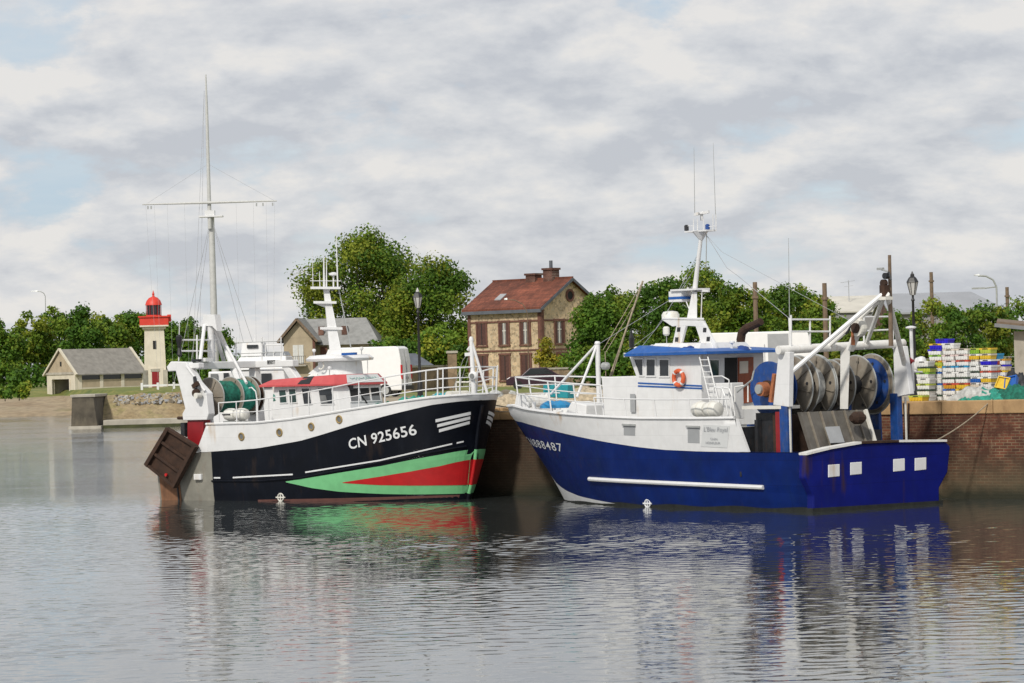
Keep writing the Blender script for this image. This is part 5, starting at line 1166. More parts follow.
for sd in (1, -1):
    mb = MB()
    for k in range(2): mb.tube((HB.xs(3)-1.5-.35*k, sd*.55, 3.0), (HB.xs(3)-1.5-.35*k, sd*.55, 3.42), .07, 'white', n=10)
    mb.tube((HB.xs(3)-1.3, sd*.55, 3.06), (HB.xs(3)-2.05, sd*.55, 3.06), .05, 'white', n=8); mb.build('bollard', bt)
# forward rails
def brail(x, sd, h, y_in=.42): z = zt_f(x); return Vector((x, sd*max(.03, HB.hb(x, z)-y_in), z)), Vector((x+.12*(x/15), sd*max(.03, HB.hb(x, z)-y_in+.04), z+h))
def bx(px, py): return HB.solve(px, py).x
xb = HB.xs(3.2)-1.15
X1 = [bx(541.7, 412), bx(567, 414.7), bx(594, 416.6)]
pts = [brail(xb*.999, 1, 1.02), brail(xb-.35, 1, 1.02)]+[brail(x, 1, 1.02) for x in reversed(sorted(X1))]
Xs = sorted([xb-.35]+X1)[::-1]
near = [brail(x, 1, 1.02) for x in Xs]; far = [brail(x, -1, 1.02) for x in Xs+[X1[2]-1.6]]
tip = brail(xb-.02, 1, 1.02); tip = (Vector((tip[0].x, 0, tip[0].z)), Vector((tip[1].x+.05, 0, tip[1].z)))
seq = far[::-1]+[tip]+near
rail(bt, [a for a, b in seq], [b for a, b in seq], .026, (.42, .72), name='bow_rail')
Xn = [bx(594, 416.6), bx(623.7, 418), bx(653.6, 418.8), bx(688, 419), bx(729, 418.6)]
seq = [brail(x, 1, .62, .12) for x in Xn]; rail(bt, [a for a, b in seq], [b for a, b in seq], .022, (), name='side_rail')
seq = [brail(x, -1, .62, .12) for x in Xn]; rail(bt, [a for a, b in seq], [b for a, b in seq], .022, (.5,), name='side_rail')
# ladders and hoops at the aft end of the wheelhouse
mb = MB(); a, b = FB.y(699.5, 357, YS+.35), FB.y(711, 405, YS+.35)
for dx in (0, .4): mb.tube(a-Vector((dx, 0, 0)), b-Vector((dx, 0, 0)), .022, 'white', n=6)
for k in range(8): q = vl(a, b, (k+.5)/8); mb.tube(q, q-Vector((.4, 0, 0)), .016, 'white', n=5)
mb.build('ladder', bt)
mb = MB()
for k, (px, yy) in enumerate(((733, 1.9), (726, 2.3))):
    q = [FB.y(px+2, 416, yy), FB.y(px-1, 396, yy), FB.y(px-4, 388.5, yy), FB.y(px-12, 387, yy), FB.y(px-13, 400, yy)]; mb.path(q, .025, 'white', 6)
mb.path([FB.y(703, 377, 1.7), FB.y(722, 376, 1.7), FB.y(729, 380, 1.7), FB.y(729, 400, 1.7)], .02, 'white', 6); mb.build('hand_rail', bt)
mb = MB(); c = FB.y(711, 391, 1.65); mb.hexa([c+Vector(v) for v in ((-1.0, -.5, -.9), (.1, -.5, -.9), (.1, .0, -.9), (-1.0, .0, -.9), (-1.0, -.5, .25), (.1, -.5, .25), (.1, 0, .25), (-1., 0, .25))], 'white'); mb.build('casing_step', bt, bevel=.02)
# working deck: winch, machinery, gantry, drums
def cyl(mb, c, R, y0, y1, m, n=40): return mb.lathe([(R, 0), (R, y1-y0)], m, (c.x, y0, c.z), (0, 1, 0), n)
LY = 2.5
xG = FB.y(785, 440, LY).x
zbeam = FB.y(782, 350, LY).z
mb = MB(); a = FB.y(757, 430, 1.9)
mb.box((xG+.6, -2.2, zda), (x_aft_white-.3, 1.35, zda+1.3), 'dark_gear'); mb.box((xG+1.6, .6, zda), (x_aft_white-.25, 2.3, zda+1.75), 'dark_gear'); mb.box((xG+1.0, -1.6, zda+.9), (xG+2.2, 1.7, zda+1.25), 'dark_gear')
for k in range(6): mb.tube((xG+1.2+k*.25, 2.0-.1*k, zda), (xG+1.1+k*.27, 1.9-.12*k, zda+1.3+.12*(k % 3)), .05, 'dark_gear' if k % 2 else 'rust', n=7)
mb.box((xG+.25, .9, zda), (xG+.75, 2.3, zda+1.9), 'rust'); mb.box((xG+.2, 2.32, zda), (xG+.5, 2.42, zda+2.0), 'dark_red'); mb.box((xG+1.8, 1.0, zda+1.25), (xG+2.4, 1.9, zda+1.6), 'disc_blue')
mb.build('winch_machinery', bt)
wc = FB.y(763.5, 389, 2.2); mb = MB()
cyl(mb, wc, .86, 1.92, 1.98, 'disc_blue'); cyl(mb, wc, .80, 1.50, 1.55, 'disc_blue'); cyl(mb, wc, .34, 1.55, 1.92, 'dark_gear', 20)
cyl(mb, wc, .22, 1.98, 2.36, 'rust_orange', 18); cyl(mb, wc, .27, 2.0, 2.1, 'rust', 18); cyl(mb, wc, .15, 2.36, 2.44, 'galv', 14); mb.build('trawl_winch', bt, smooth=True)
mb = MB(); mb.box((wc.x-.5, 1.45, zda), (wc.x+.5, 2.1, wc.z-.75), 'dark_gear'); a = FB.y(770, 372, 2.2)
mb.bar(FB.y(775, 374, 2.2), FB.y(771, 402, 2.2), .12, .12, 'rust_orange'); mb.box((wc.x-1.1, 1.7, wc.z-.62), (wc.x+.7, 2.5, wc.z-.52), 'canvas')
mb.path([FB.y(735, 402, 2.3), FB.y(735, 387, 2.3), FB.y(748, 385, 2.3), FB.y(748, 402, 2.3)], .025, 'white_rusty', 6); mb.path([FB.y(737, 392, 2.35), FB.y(752, 380, 2.35), FB.y(754, 371, 2.35)], .03, 'galv', 6); mb.build('winch_frame', bt)
for sd in (1, -1):
    mb = MB()
    q = [FB.y(778.5, 352, LY), FB.y(789.5, 352, LY), FB.y(788.5, 407, LY), FB.y(773, 405, LY)] if sd > 0 else [FB.y(897.5, 346, -LY), FB.y(908, 346, -LY), FB.y(914.5, 394, -LY), FB.y(899, 397, -LY)]
    mb.prism(q, (0, -.20 if sd > 0 else .20, 0), 'white')
    z1 = min(v.z for v in q)
    xx = (FB.y(783, 420, LY).x if sd > 0 else FB.y(899, 420, -LY).x)
    mb.box((xx-.17, sd*LY-(.22 if sd > 0 else 0)-.004*sd, zda-.1), (xx+.17, sd*LY+(0 if sd > 0 else .22)-.004*sd, z1+.12), 'disc_blue'); mb.box((xx-.21, sd*LY-.16, zda), (xx-.173, sd*LY-.08, z1), 'canvas')
    mb.build('gantry_leg', bt, bevel=.02)
mb = MB(); mb.tube((xG, LY+.18, zbeam), (xG, -LY-.22, zbeam+.12), .135, 'white_rusty', n=14); mb.build('gantry_beam', bt, smooth=True)
mb = MB(); mb.hexa([FB.y(840, 409, .1), FB.y(848, 409, .1), FB.y(848, 409, -.1), FB.y(840, 409, -.1), FB.y(840.5, 349, .1), FB.y(850, 349, .1), FB.y(850, 349, -.1), FB.y(840.5, 349, -.1)], 'white_rusty'); mb.build('gantry_post', bt)
apx = FB.y(884, 293, 0)
mb = MB(); mb.tube(apx, FB.y(788.5, 374.5, LY-.1), .075, 'white', n=8); mb.tube(FB.y(881, 299, 0), FB.y(828, 347, .6), .075, 'white_rusty', n=8); mb.tube(FB.y(883, 299, 0), FB.y(865.5, 346, -1.1), .07, 'white_rusty', n=8); mb.tube(FB.y(887, 294, 0), FB.y(905.5, 368, -LY), .085, 'white_rusty', n=8)
mb.tube(FB.y(852, 325, .4), FB.y(846, 334, .4), .04, 'dark_gear'); mb.build('gantry_frame', bt)
mb = MB(); c = FB.y(884, 289, 0); mb.box((-.12, -.1, -.26), (.10, .1, .12), 'rust', None, c); mb.lathe([(.12, -.06), (.12, .06)], 'rust', c+Vector((.0, 0, .18)), (0, 1, 0), 12); mb.lathe([(.10, -.07), (.10, .07)], 'dark_gear', c+Vector((-.10, 0, .40)), (0, 1, 0), 12); mb.box((-.22, -.16, -.34), (.18, .16, -.24), 'canvas', None, c); mb.path([FB.y(886, 277, 0), FB.y(889, 272, 0), FB.y(891, 280, 0)], .03, 'dark_gear'); mb.build('towing_block', bt)
mb = MB(); mb.tube(FB.y(891, 346, -.3), FB.y(889.5, 255, -.3), .075, 'pole_wood', .05, 8); mb.tube(FB.y(889, 272, -.3), FB.y(880, 269, -.3), .03, 'galv', n=5); mb.box((-.12, -.05, -.03), (.12, .05, .04), 'galv', None, FB.y(880.5, 269, -.3)); mb.build('aft_mast', bt)
mb = MB(); c = FB.y(859, 328, .3); mb.lathe([(.26, -.12), (.28, -.06), (.28, .06), (.26, .12)], 'canvas', c, (0, 1, 0), 18); mb.lathe([(.16, -.2), (.16, .2)], 'rust', c, (0, 1, 0), 14); mb.bar(c+Vector((.1, 0, -.15)), FB.y(850, 350, .3), .18, .18, 'white_rusty'); mb.bar(c+Vector((.15, .1, 0)), FB.y(853, 345, .4), .08, .1, 'rust_orange'); mb.build('hanging_roller', bt)
for bars, posts in (((((791, 319.5), (830, 319.5), 2.2, .6), ((791, 331.5), (830, 331.5), 2.2, .6)), ((791, 2.2, 315), (810, 1.4, 319.5), (830, .6, 316))), ((((864, 317), (893, 316.5), -.9, -2.2), ((864, 331), (893, 329.5), -.9, -2.2)), ((864, -.9, 316), (893, -2.2, 314)))):
    mb = MB()
    for (p0, p1, y0, y1) in bars: mb.tube(FB.y(*p0, y0), FB.y(*p1, y1), .028, 'white', n=6)
    for (px, y, pt) in posts: mb.tube(FB.y(px, 349, y), FB.y(px, pt, y), .03, 'white', n=6)
    mb.build('gantry_rail', bt)
mb = MB(); mb.tube(FB.y(791, 349, 2.2), FB.y(789.5, 318, 2.2), .04, 'white', n=6); mb.tube(FB.y(789.5, 318, 2.2), FB.y(788.5, 238, 2.2), .014, 'galv', .007, n=5); mb.build('whip_aerial', bt)
mb = MB(); a = FB.y(913, 391, -LY-.25); b = FB.y(911, 329, -LY-.25); mb.tube(a, b, .055, 'white', n=8); mb.lathe([(.07, 0), (.17, .03), (.17, .07), (.05, .1)], 'white', b, n=12); mb.tube(FB.y(913, 372, -LY-.25), FB.y(922, 372, -LY-.9), .03, 'white', n=6); mb.build('light_post', bt)
mb = MB(); c = FB.y(910, 361, -LY-.2); mb.lathe([(.09, -.12), (.11, 0), (.09, .12)], 'dark_red', c, (0, 1, 0), 10); mb.build('port_lamp', bt)
def net_drum(parent, specs, core, xc, ax_px):
    for (px, py, y, R, m, th) in specs:
        c = Vector((xc, y, zc_)); mb = MB()
        mb.lathe([(R*.985, 0), (R, .01), (R, th-.01), (R*.985, th)], m, (c.x, y-th, c.z), (0, 1, 0), 48)
        mb.torus((c.x, y-th/2, c.z), (0, 1, 0), R, .028, 'galv' if m != 'disc_blue' else 'disc_grey', 48, 6)
        mb.lathe([(R*.30, 0), (R*.27, .05)], m, (c.x, y+.001, c.z), (0, 1, 0), 24)
        for k in range(8 if m == 'disc_grey' else 0):
            a = k*math.pi/4+.2; mb.bar((c.x+math.cos(a)*R*.3, y+.012, c.z+math.sin(a)*R*.3), (c.x+math.cos(a)*R*.95, y+.012, c.z+math.sin(a)*R*.95), .05, .03, 'disc_grey')
        for k in range(5):
            a = k*math.pi*2/5+.5; mb.lathe([(.05, 0), (.05, .02)], 'dark_gear', (c.x+math.cos(a)*R*.78, y+.001, c.z+math.sin(a)*R*.78), (0, 1, 0), 10)
        mb.build('flange', parent, smooth=True, angle=40)
xD = xG+1.05; xK = xG-.1
d1 = MB(); zc_ = FB.y(799, 387.0, 2.0).z
d1.lathe([(.30, 0), (.30, 3.55)], 'dark_gear', (xD, -2.35, zc_), (0, 1, 0), 20); d1.lathe([(.22, 0), (.24, .25), (.16, .42)], 'rust_orange', (xD, 1.23, zc_), (0, 1, 0), 20); d1.lathe([(.24, 0), (.24, .30)], 'rust_orange', (xD, -1.60, zc_), (0, 1, 0), 20)
d1.lathe([(.62, 0), (.66, .3), (.60, .52)], 'net_grey', (xD, .32, zc_), (0, 1, 0), 26); d1.lathe([(.55, 0), (.62, .3), (.55, .5)], 'disc_blue', (xD, -2.2, zc_), (0, 1, 0), 26)
dr = d1.build('net_drum', bt, smooth=True, angle=40)
net_drum(dr, [(0, 0, 1.22, .97, 'disc_grey', .06), (0, 0, .92, .96, 'disc_grey', .05), (0, 0, .24, .98, 'disc_grey', .05), (0, 0, .17, .98, 'disc_grey', .05), (0, 0, -.43, .80, 'disc_grey', .05), (0, 0, -.76, .82, 'disc_grey', .05), (0, 0, -1.58, .92, 'disc_grey', .05), (0, 0, -2.24, .84, 'disc_blue', .03), (0, 0, -2.29, .95, 'disc_grey', .06)], None, xD, None)
for o in list(dr.children): o.location.z = 0
mb = MB()
for y in (1.40, -.10, -1.15, -2.45): mb.hexa([(xD-.22, y-.06, zda), (xD+.3, y-.06, zda), (xD+.3, y+.06, zda), (xD-.22, y+.06, zda), (xD-.15, y-.06, zc_+.1), (xD+.15, y-.06, zc_+.1), (xD+.15, y+.06, zc_+.1), (xD-.15, y+.06, zc_+.1)], 'dark_gear' if y > 0 else 'disc_blue')
mb.build('drum_stand', bt)
# grey net chute at the stern
mb = MB(); q0 = [FB.y(802, 446, 1.9), FB.y(866, 440, -1.2), FB.y(846, 411, -.6), FB.y(808, 411, 1.7)]
zu = zc_-.78
mb.hexa([(.42, -.62, zda), (.56, -.62, zda), (.56, 2.05, zda), (.42, 2.05, zda), (xK-.14, -.62, zu), (xK, -.62, zu), (xK, 2.05, zu), (xK-.14, 2.05, zu)], 'chute')
for k in range(5): y0 = lerp(1.75, -.3, k/4); mb.bar((.40, y0, zda), (xK-.17, y0, zu), .05, .06, 'disc_grey')
mb.bar((.40, -.67, zda), (xK-.2, -.67, zc_-.78), .1, .1, 'canvas'); c = FB.y(805, 428, 1.6); mb.hexa([(xK-.72, .75, 2.05), (xK-.7, .75, 2.03), (xK-.7, 1.35, 2.03), (xK-.72, 1.35, 2.05), (xK-.50, .75, 2.55), (xK-.48, .75, 2.53), (xK-.48, 1.35, 2.53), (xK-.50, 1.35, 2.55)], 'grey')
mb.build('net_chute', bt)
mb = MB(); c = FB.y(836, 418, .2); mb.lathe([(.10, -.28), (.20, -.12), (.20, .12), (.10, .28)], 'rust', (xK-.7, .15, c.z), (0, 1, 0), 14); mb.build('fairlead', bt)
# loose things on the blue trawler
for i, (px, py, yy, w_, h_, m, lab) in enumerate(((756, 440, 1.7, 1.3, .85, 'net_dark', 'dark brown net pile heaped on the blue trawler working deck'), (771, 446, 2.1, .6, .5, 'net_rust', 'rust coloured net heap on the working deck beside the port gantry leg'))):
    c = FB.y(px, py, yy); mb = MB(); rows = []
    for a_ in range(17):
        t_ = a_/16*2-1; row = []
        for b_ in range(17):
            s_ = b_/16*2-1; q_ = max(0, 1-t_*t_)*max(0, 1-s_*s_); e_ = mnoise.noise(Vector((t_*3+i*7, s_*2.5, 1)))*.5+mnoise.noise(Vector((t_*8, s_*6, 2+i)))*.3
            row.append((t_*w_/2, s_*w_/2.6, h_*(q_**.5)*(1+e_)-.03))
        rows.append(row)
    mb.grid(rows, m); tag(mb.build('net_pile', loc=FB.world((c.x, yy, zda)), rotz=PH_B, smooth=True, angle=180), lab, 'net')
for i, (px, py, yy, r_, m, lab) in enumerate(((743, 419, 2.2, .22, 'orange', 'orange buoy lying on the blue trawler working deck'), (749, 424, 1.9, .18, 'canvas', 'pale buoy beside the orange one on the blue trawler working deck'))):
    c = FB.y(px, py, yy); mb = MB(); mb.lathe([(.02, -r_), (r_*.7, -r_*.7), (r_, 0), (r_*.7, r_*.7), (r_*.25, r_*.95), (.05, r_*1.25)], m, (0, 0, 0), (.4, .2, 1), 16)
    tag(mb.build('mooring_buoy', loc=FB.world((c.x, yy, zda+.95+.1*i)), smooth=True), lab, 'buoy')
c = FB.y(678.6, 378, YS+.12); lr = thing('life_ring', 'orange life ring with white bands hanging on the white wheelhouse side', 'life ring', FB.world(c), PH_B)
mb = MB(); mb.torus((0, 0, 0), (0, 1, 0), .235, .072, 'orange', 32, 10); mb.build('ring', lr, smooth=True)
for k in range(4):
    mb = MB(); a = k*math.pi/2; mb.torus((0, 0, 0), (0, 1, 0), .235, .076, 'white', 4, 10, (a-.13, a+.13)); mb.build('band', lr, smooth=True)
c = FB.y(707, 409.5, 2.35); lf = thing('life_raft', 'white twin-drum life raft canister on the blue trawler below the ladder', 'life raft', FB.world(c), PH_B)
for dx in (-.3, .28):
    mb = MB(); mb.lathe([(.10, -.29), (.22, -.25), (.255, -.1), (.255, .1), (.22, .25), (.10, .29)], 'fibreglass', (dx, 0, 0), (1, 0, 0), 20); mb.torus((dx, 0, 0), (1, 0, 0), .255, .02, 'canvas', 20, 6); mb.build('canister', lf, smooth=True)
mb = MB(); mb.bar((-.65, -.15, -.3), (.65, -.15, -.3), .06, .1, 'galv'); mb.bar((-.65, .15, -.3), (.65, .15, -.3), .06, .1, 'galv'); mb.build('cradle', lf)
c = FB.y(555, 391.5, -.9); z0 = FB.y(555, 398, -.9).z
mb = MB(); q = [FB.y(543, 397, -.9), FB.y(567.5, 398.5, -.9), FB.y(567.5, 385, -.9), FB.y(543, 384.5, -.9)]; q = [FB.world(v) for v in q]; e = Vector((.25, .3, 0))
fc = mb.prism(q, e, 'teal').build('teal_bin', bevel=.03); tag(fc, 'upright teal plastic bin on the blue trawler foredeck', 'bin')
mb = MB(); c = FB.y(556.5, 402.5, .5); z0 = zf(c.x)
for k in range(14):
    r = random.Random(k+3); mb.lathe([(.02, .10+.06*r.random()), (.18, .06), (.28, -.02), (.30, -.12)], 'tarp_blue', (r.uniform(-.42, .42), r.uniform(-.35, .35), 0), n=8)
tb = mb.build('blue_tarpaulin', loc=FB.world((c.x, .5, FB.y(556, 404.5, .5).z)), rotz=PH_B, smooth=True); tag(tb, 'crumpled bright blue tarpaulin lying on the blue trawler foredeck', 'tarpaulin')

# ================================================================== black trawler
PH_K = math.radians(-40)
sc_ = at_z(157.5, 500.2, 0.0)
axk = Vector((math.cos(PH_K), math.sin(PH_K), 0)); ayk = Vector((-math.sin(PH_K), math.cos(PH_K), 0))
ok_ = sc_+ayk*2.25
FK = Frame(ok_.x, ok_.y, PH_K)
kt = thing('black_trawler', 'black hulled trawler with green and red bow and red wheelhouse roof, moored at the left', 'trawler', (ok_.x, ok_.y, 0), PH_K)
HK = Hull(FK, -1, 5.1, [(468, 497), (470.5, 485), (475, 458), (477.5, 430), (482, 404), (484.5, 396)], 3.0, t0=0.50, n0=2.4, n1=4.6, p=0.62, wa=0.93, low=0.88, p1=0.50)
bnd = [(160, 453.5), (203, 452.3), (257, 448.5), (300, 441), (320, 435.3), (350, 426), (382, 417), (410, 410), (432, 405), (460, 401.5), (476, 400.3)]
tpw = [(205, 424.5), (257, 423), (290, 419.5), (320, 415), (350, 410), (382, 405), (410, 400.5), (432, 397.5), (460, 395.5), (477, 394.5)]
kb_f, Xb, Zb = HK.curve(bnd); kt_f, Xt, Zt = HK.curve(tpw)
xk0 = HK.solve(207, 440).x; xgrey = HK.solve(209.5, 478).x
mb = MB(); HK.shell(mb, flat(-.7), kb_f, 'navy', nr=14, nc=80, msplit=(xgrey, 'steel'))
khull = mb.build('hull', kt, smooth=True, angle=50)
mb = MB(); rows = [[], []]
for r in range(9):
    z = lerp(-.7, kb_f(0), r/8); rows[0].append((0, HK.hb(0, z), z)); rows[1].append((0, -HK.hb(0, z), z))
mb.grid(rows, 'rust_stern'); mb.build('transom', kt)
mb = MB(); a, b = HK.solve(158.5, 455), HK.solve(177.5, 455)
HK.patch(mb, [(a.x-.05, kb_f(.2)-.05), (b.x, kb_f(.5)-.05)], [(a.x-.05, -.3), (b.x, -.3)], 'rust_stern', 8, .02)
c = HK.solve(177.6, 480); mb.bar(HK.pt(c.x, 1.2, None, .03), HK.pt(c.x, -.3, None, .03), .06, .05, 'dark_gear'); mb.build('rust_plate', kt)
# painted bands
mb = MB()
HK.strip(mb, [(286, 481.4), (320, 476), (350, 471), (382, 465.8), (407, 460.6), (440, 454.6), (473.2, 449.3)], [(286, 482.2), (312, 488), (340, 491.7), (382, 493.8), (410, 494.3), (440, 494), (468.2, 493.2)], 'light_green', 40, .012, rows=8, stem=True)
(x1, z1), (x0, z0) = HK.ends; HK.patch(mb, [(x1, z1), (x1-.6, z1-.05), (x1-2.5, z1-.3)], [(x0, z0), (x0-.6, z0), (x0-2.5, z0)], 'light_green', 60, 0.012, 1, 8)
HK.strip(mb, [(343, 482.3), (380, 476.5), (410, 471.5), (440, 466), (472, 459.3)], [(343, 482.9), (380, 485), (410, 485.4), (440, 485.2), (469.4, 484.6)], 'red', 36, .020, rows=8, stem=True)
(x1, z1), (x0, z0) = HK.ends; HK.patch(mb, [(x1, z1), (x1-.6, z1-.05), (x1-2.5, z1-.3)], [(x0, z0), (x0-.6, z0), (x0-2.5, z0)], 'red', 60, 0.02, 1, 8)
HK.strip(mb, [(258, 499.6), (320, 498.5), (400, 496.4), (440, 495.2), (468, 494.2)], [(258, 503.5), (320, 502.5), (400, 500), (440, 498.6), (467, 497.6)], 'boot', 30, .010, stem=True)
mb.build('bow_paint', kt)
gA, gB, rA, rB = HK.solve(473.2, 449.3).z, HK.solve(468.2, 493.2).z, HK.solve(472, 459.3).z, HK.solve(469.4, 484.6).z
mb = MB()
for z0, z1, m in ((-.5, gB, 'navy'), (gB, rB, 'light_green'), (rB, rA, 'red'), (rA, gA, 'light_green'), (gA, 3.35, 'navy')):
    for q in range(4): u, w = lerp(z0, z1, q/4), lerp(z0, z1, (q+1)/4); mb.tube((HK.xs(u)+.0, 0, u), (HK.xs(w)+.0, 0, w), .075, m, n=10)
mb.build('stem_bar', kt, smooth=True)
mb = MB()
for (p0, p1) in (((214, 477), (220.5, 477)), ((233, 476.8), (293, 473.6)), ((305.5, 471.5), (380, 459.5)), ((380, 459.5), (452, 443)), ((456.5, 442.2), (463.5, 440.7))):
    HK.strip(mb, [vl((*p0, 0), (*p1, 0), k/8)[:2] for k in range(9)], [(a, b+1.5) for a, b in [vl((*p0, 0), (*p1, 0), k/8)[:2] for k in range(9)]], 'number', 12, .014, rows=1)
mb.build('white_line', kt)
mb = MB()
P = [HK.solve(*p) for p in ((212, 481), (260, 481), (300, 478), (350, 468.5), (400, 458.5), (440, 450.5), (466, 446))]
for a, b in zip(P[:-1], P[1:]):
    for k in range(5): u = HK.pt(*[lerp(a[i], b[i], k/5) for i in (0, 2)], None, .02); w = HK.pt(*[lerp(a[i], b[i], (k+1)/5) for i in (0, 2)], None, .02); mb.tube(u, w, .035, 'navy', n=6)
mb.build('rubbing_strake', kt)
mb = MB()
for k in range(3):
    x0, x1 = 435.5+k*1.7, 470.5-k*.5; y0, y1 = 419.2+k*5.0, 411.6+k*4.6; n = 10
    top = [(lerp(x0, x1, i/n), lerp(y0, y1, i/n)) for i in range(n+1)]; bot = [(a, b+3.1) for a, b in top]
    HK.strip(mb, top, bot, 'number', 12, .016, rows=2)
    q = [HK.solve(*p) for p in top]; w = [HK.solve(*p) for p in bot]
    mb.build('bow_stripe', kt); mb = MB(); HK.patch(mb, [(v.x, v.z) for v in q], [(v.x, v.z) for v in w], 'number', 12, .016, 1, 2); mb.build('bow_stripe', kt); mb = MB()
HK.text('CN 925656', (349.5, 449.8), (417.5, 434.6), 10.8, 'number', 0.015, 1.03, 'registration_number', kt)
load_line(HK, 281, 497.2, .14, 'canvas', kt)
mb = MB(); c = HK.solve(199, 476.5); c = HK.pt(c.x, c.z, None, .03); mb.box((-.18, -.08, -.12), (.2, .03, .1), 'white', None, c); mb.build('outlet_cover', kt, bevel=.02)
# white bulwark
tk = xk0/HK.xs(2.4)
mb = MB(); HK.shell(mb, lambda x: kb_f(x)+.004, kt_f, 'white', t_a=tk, nr=5, nc=70); HK.shell(mb, lambda x: kb_f(x)+.004, kt_f, 'white', t_a=tk, nr=2, inset=.09, nc=70)
for sd in (1, -1):
    rows = [[], []]
    for i in range(71):
        t = tk+(1-tk)*(1-(1-i/70)**1.5); z = 2.5
        for _ in range(8): z = kt_f(t*HK.xs(z))
        x = t*HK.xs(z); h = HK.hb(x, z); rows[0].append((x, sd*h, z)); rows[1].append((x, sd*max(0, h-.09), z))
    mb.grid(rows, 'white')
    h0 = HK.hb(xk0, 2); z0, z1 = kb_f(xk0), kt_f(xk0); mb.hexa([(xk0-.6, sd*(h0-.09), z0), (xk0, sd*(h0-.09), z0), (xk0, sd*h0, z0), (xk0-.6, sd*h0, z0), (xk0-.02, sd*(h0-.09), z1), (xk0, sd*(h0-.09), z1), (xk0, sd*h0, z1), (xk0-.02, sd*h0, z1)], 'white')
kbw = mb.build('bulwark', kt, smooth=True, angle=40)
mb = MB(); P = []
for i in range(50):
    t = tk+(1-tk)*(i/49)**.7; z = 2.5
    for _ in range(8): z = kt_f(t*HK.xs(z))
    P.append(HK.pt(t*HK.xs(z), z, -1, .01)+Vector((0, 0, .015)))
mb.path(P, .045, 'white', 6); mb.path([Vector((q.x, -q.y, q.z)) for q in P], .045, 'white', 6); mb.build('bulwark_cap', kbw, smooth=True)
for (px, py) in ((241.6, 436.6), (279.6, 432.4), (311.4, 426.7), (339.3, 419.4)):
    c = HK.solve(px, py); n = (HK.pt(c.x, c.z, None, 1)-HK.pt(c.x, c.z)).normalized(); c = HK.pt(c.x, c.z)
    mb = MB(); mb.torus(c+n*.01, n, .125, .032, 'brass', 22, 8); mb.lathe([(.12, 0), (.12, .012)], 'glass_mid', c, n, 18); mb.build('porthole', kbw, smooth=True)
# decks
kz = lambda x: kt_f(x)-.35
mb = MB(); rows = [[], []]
for i in range(51):
    x = lerp(xk0, HK.xs(3)-.25, i/50); z = kz(x); h = max(.02, HK.hb(x, z)-.07); rows[0].append((x, h, z)); rows[1].append((x, -h, z))
mb.grid(rows, 'deck'); rows = [[], []]
for i in range(5):
    x = lerp(0.0, xk0, i/4); z = kb_f(x)-.02; h = HK.hb(x, z); rows[0].append((x, h, z)); rows[1].append((x, -h, z))
mb.grid(rows, 'deck'); h = HK.hb(xk0, 2)-.05; mb.hexa([(xk0, -h, 1.5), (xk0+.06, -h, 1.5), (xk0+.06, h, 1.5), (xk0, h, 1.5), (xk0, -h, kz(xk0)), (xk0+.06, -h, kz(xk0)), (xk0+.06, h, kz(xk0)), (xk0, h, kz(xk0))], 'white_rusty'); mb.build('deck', kt)
# stern gear: red frame, gantry
k = lambda px, py, y=0.0: FK.y(px, py, y)
mb = MB(); mb.prism([k(187.5, 451, -2.1), k(203, 451, -2.1), k(203.5, 419, -2.1), (k(187.5, 419.5, -2.1))], (0, .35, 0), 'dark_red'); mb.bar(k(200, 452, -2.2), k(207, 430, -2.2), .08, .1, 'dark_red'); mb.build('stern_frame', kt)
mb = MB(); mb.path([k(184, 424, -2.0), k(182.5, 431, -2.0), k(187, 436, -2.0)], .06, 'dark_gear'); mb.box((-.1, -.1, -.3), (.1, .1, .2), 'dark_gear', None, k(184.5, 428, -2.05)); mb.tube(k(178, 418, -2.1), k(184, 418, -2.1), .06, 'rust'); mb.build('chain_stopper', kt)
YG = -2.2
leg = [(166.3, 367), (170.5, 361.5), (186, 362), (196, 382), (206, 393), (208.3, 414), (206.5, 420), (183, 420.5), (182, 414), (185, 408.5), (175.5, 371), (168, 371.5)]
mb = MB(); mb.prism([k(a, b, YG) for a, b in leg], (0, .36, 0), 'white'); mb.build('gantry_leg', kt, bevel=.03)
zg0, zg1 = k(230, 368.6, 0).z, k(230, 361.2, 0).z
xg0 = k(174, 366, YG).x; pr = FK.y(293.5, 366, 1.9); xg1 = pr.x
mb = MB(); h = zg1-zg0
mb.box((xg0-.18, YG+.1, zg0), (xg0+.26, 2.2, zg1), 'white'); mb.box((xg0+.262, 1.85, zg0+.01), (xg1, 2.2, zg1-.01), 'white'); mb.box((xg0+.262, YG+.1, zg0+.04), (xg0+1.2, YG+.4, zg1-.04), 'white'); mb.build('gantry_beam', kt, bevel=.03)
mb = MB(); mb.prism([k(279.5, 364, 1.9), k(287, 364, 1.9), k(300, 382, 1.9), k(291, 382, 1.9)], (0, .3, 0), 'white'); mb.build('gantry_leg', kt, bevel=.03); mb = MB(); mb.hexa([(xg0+.1, 1.9, 1.7), (xg0+.5, 1.9, 1.7), (xg0+.5, 2.2, 1.7), (xg0+.1, 2.2, 1.7), (xg0-.15, 1.9, zg0), (xg0+.2, 1.9, zg0), (xg0+.2, 2.2, zg0), (xg0-.15, 2.2, zg0)], 'white'); mb.build('gantry_leg', kt, bevel=.03)
mb = MB(); mb.prism([k(201.5, 331, .0), k(203.5, 314.5, 0), (k(214.5, 314.5, 0)), k(217, 331, 0), k(212, 326, 0), k(206, 326, 0)], (0, .3, 0), 'white')
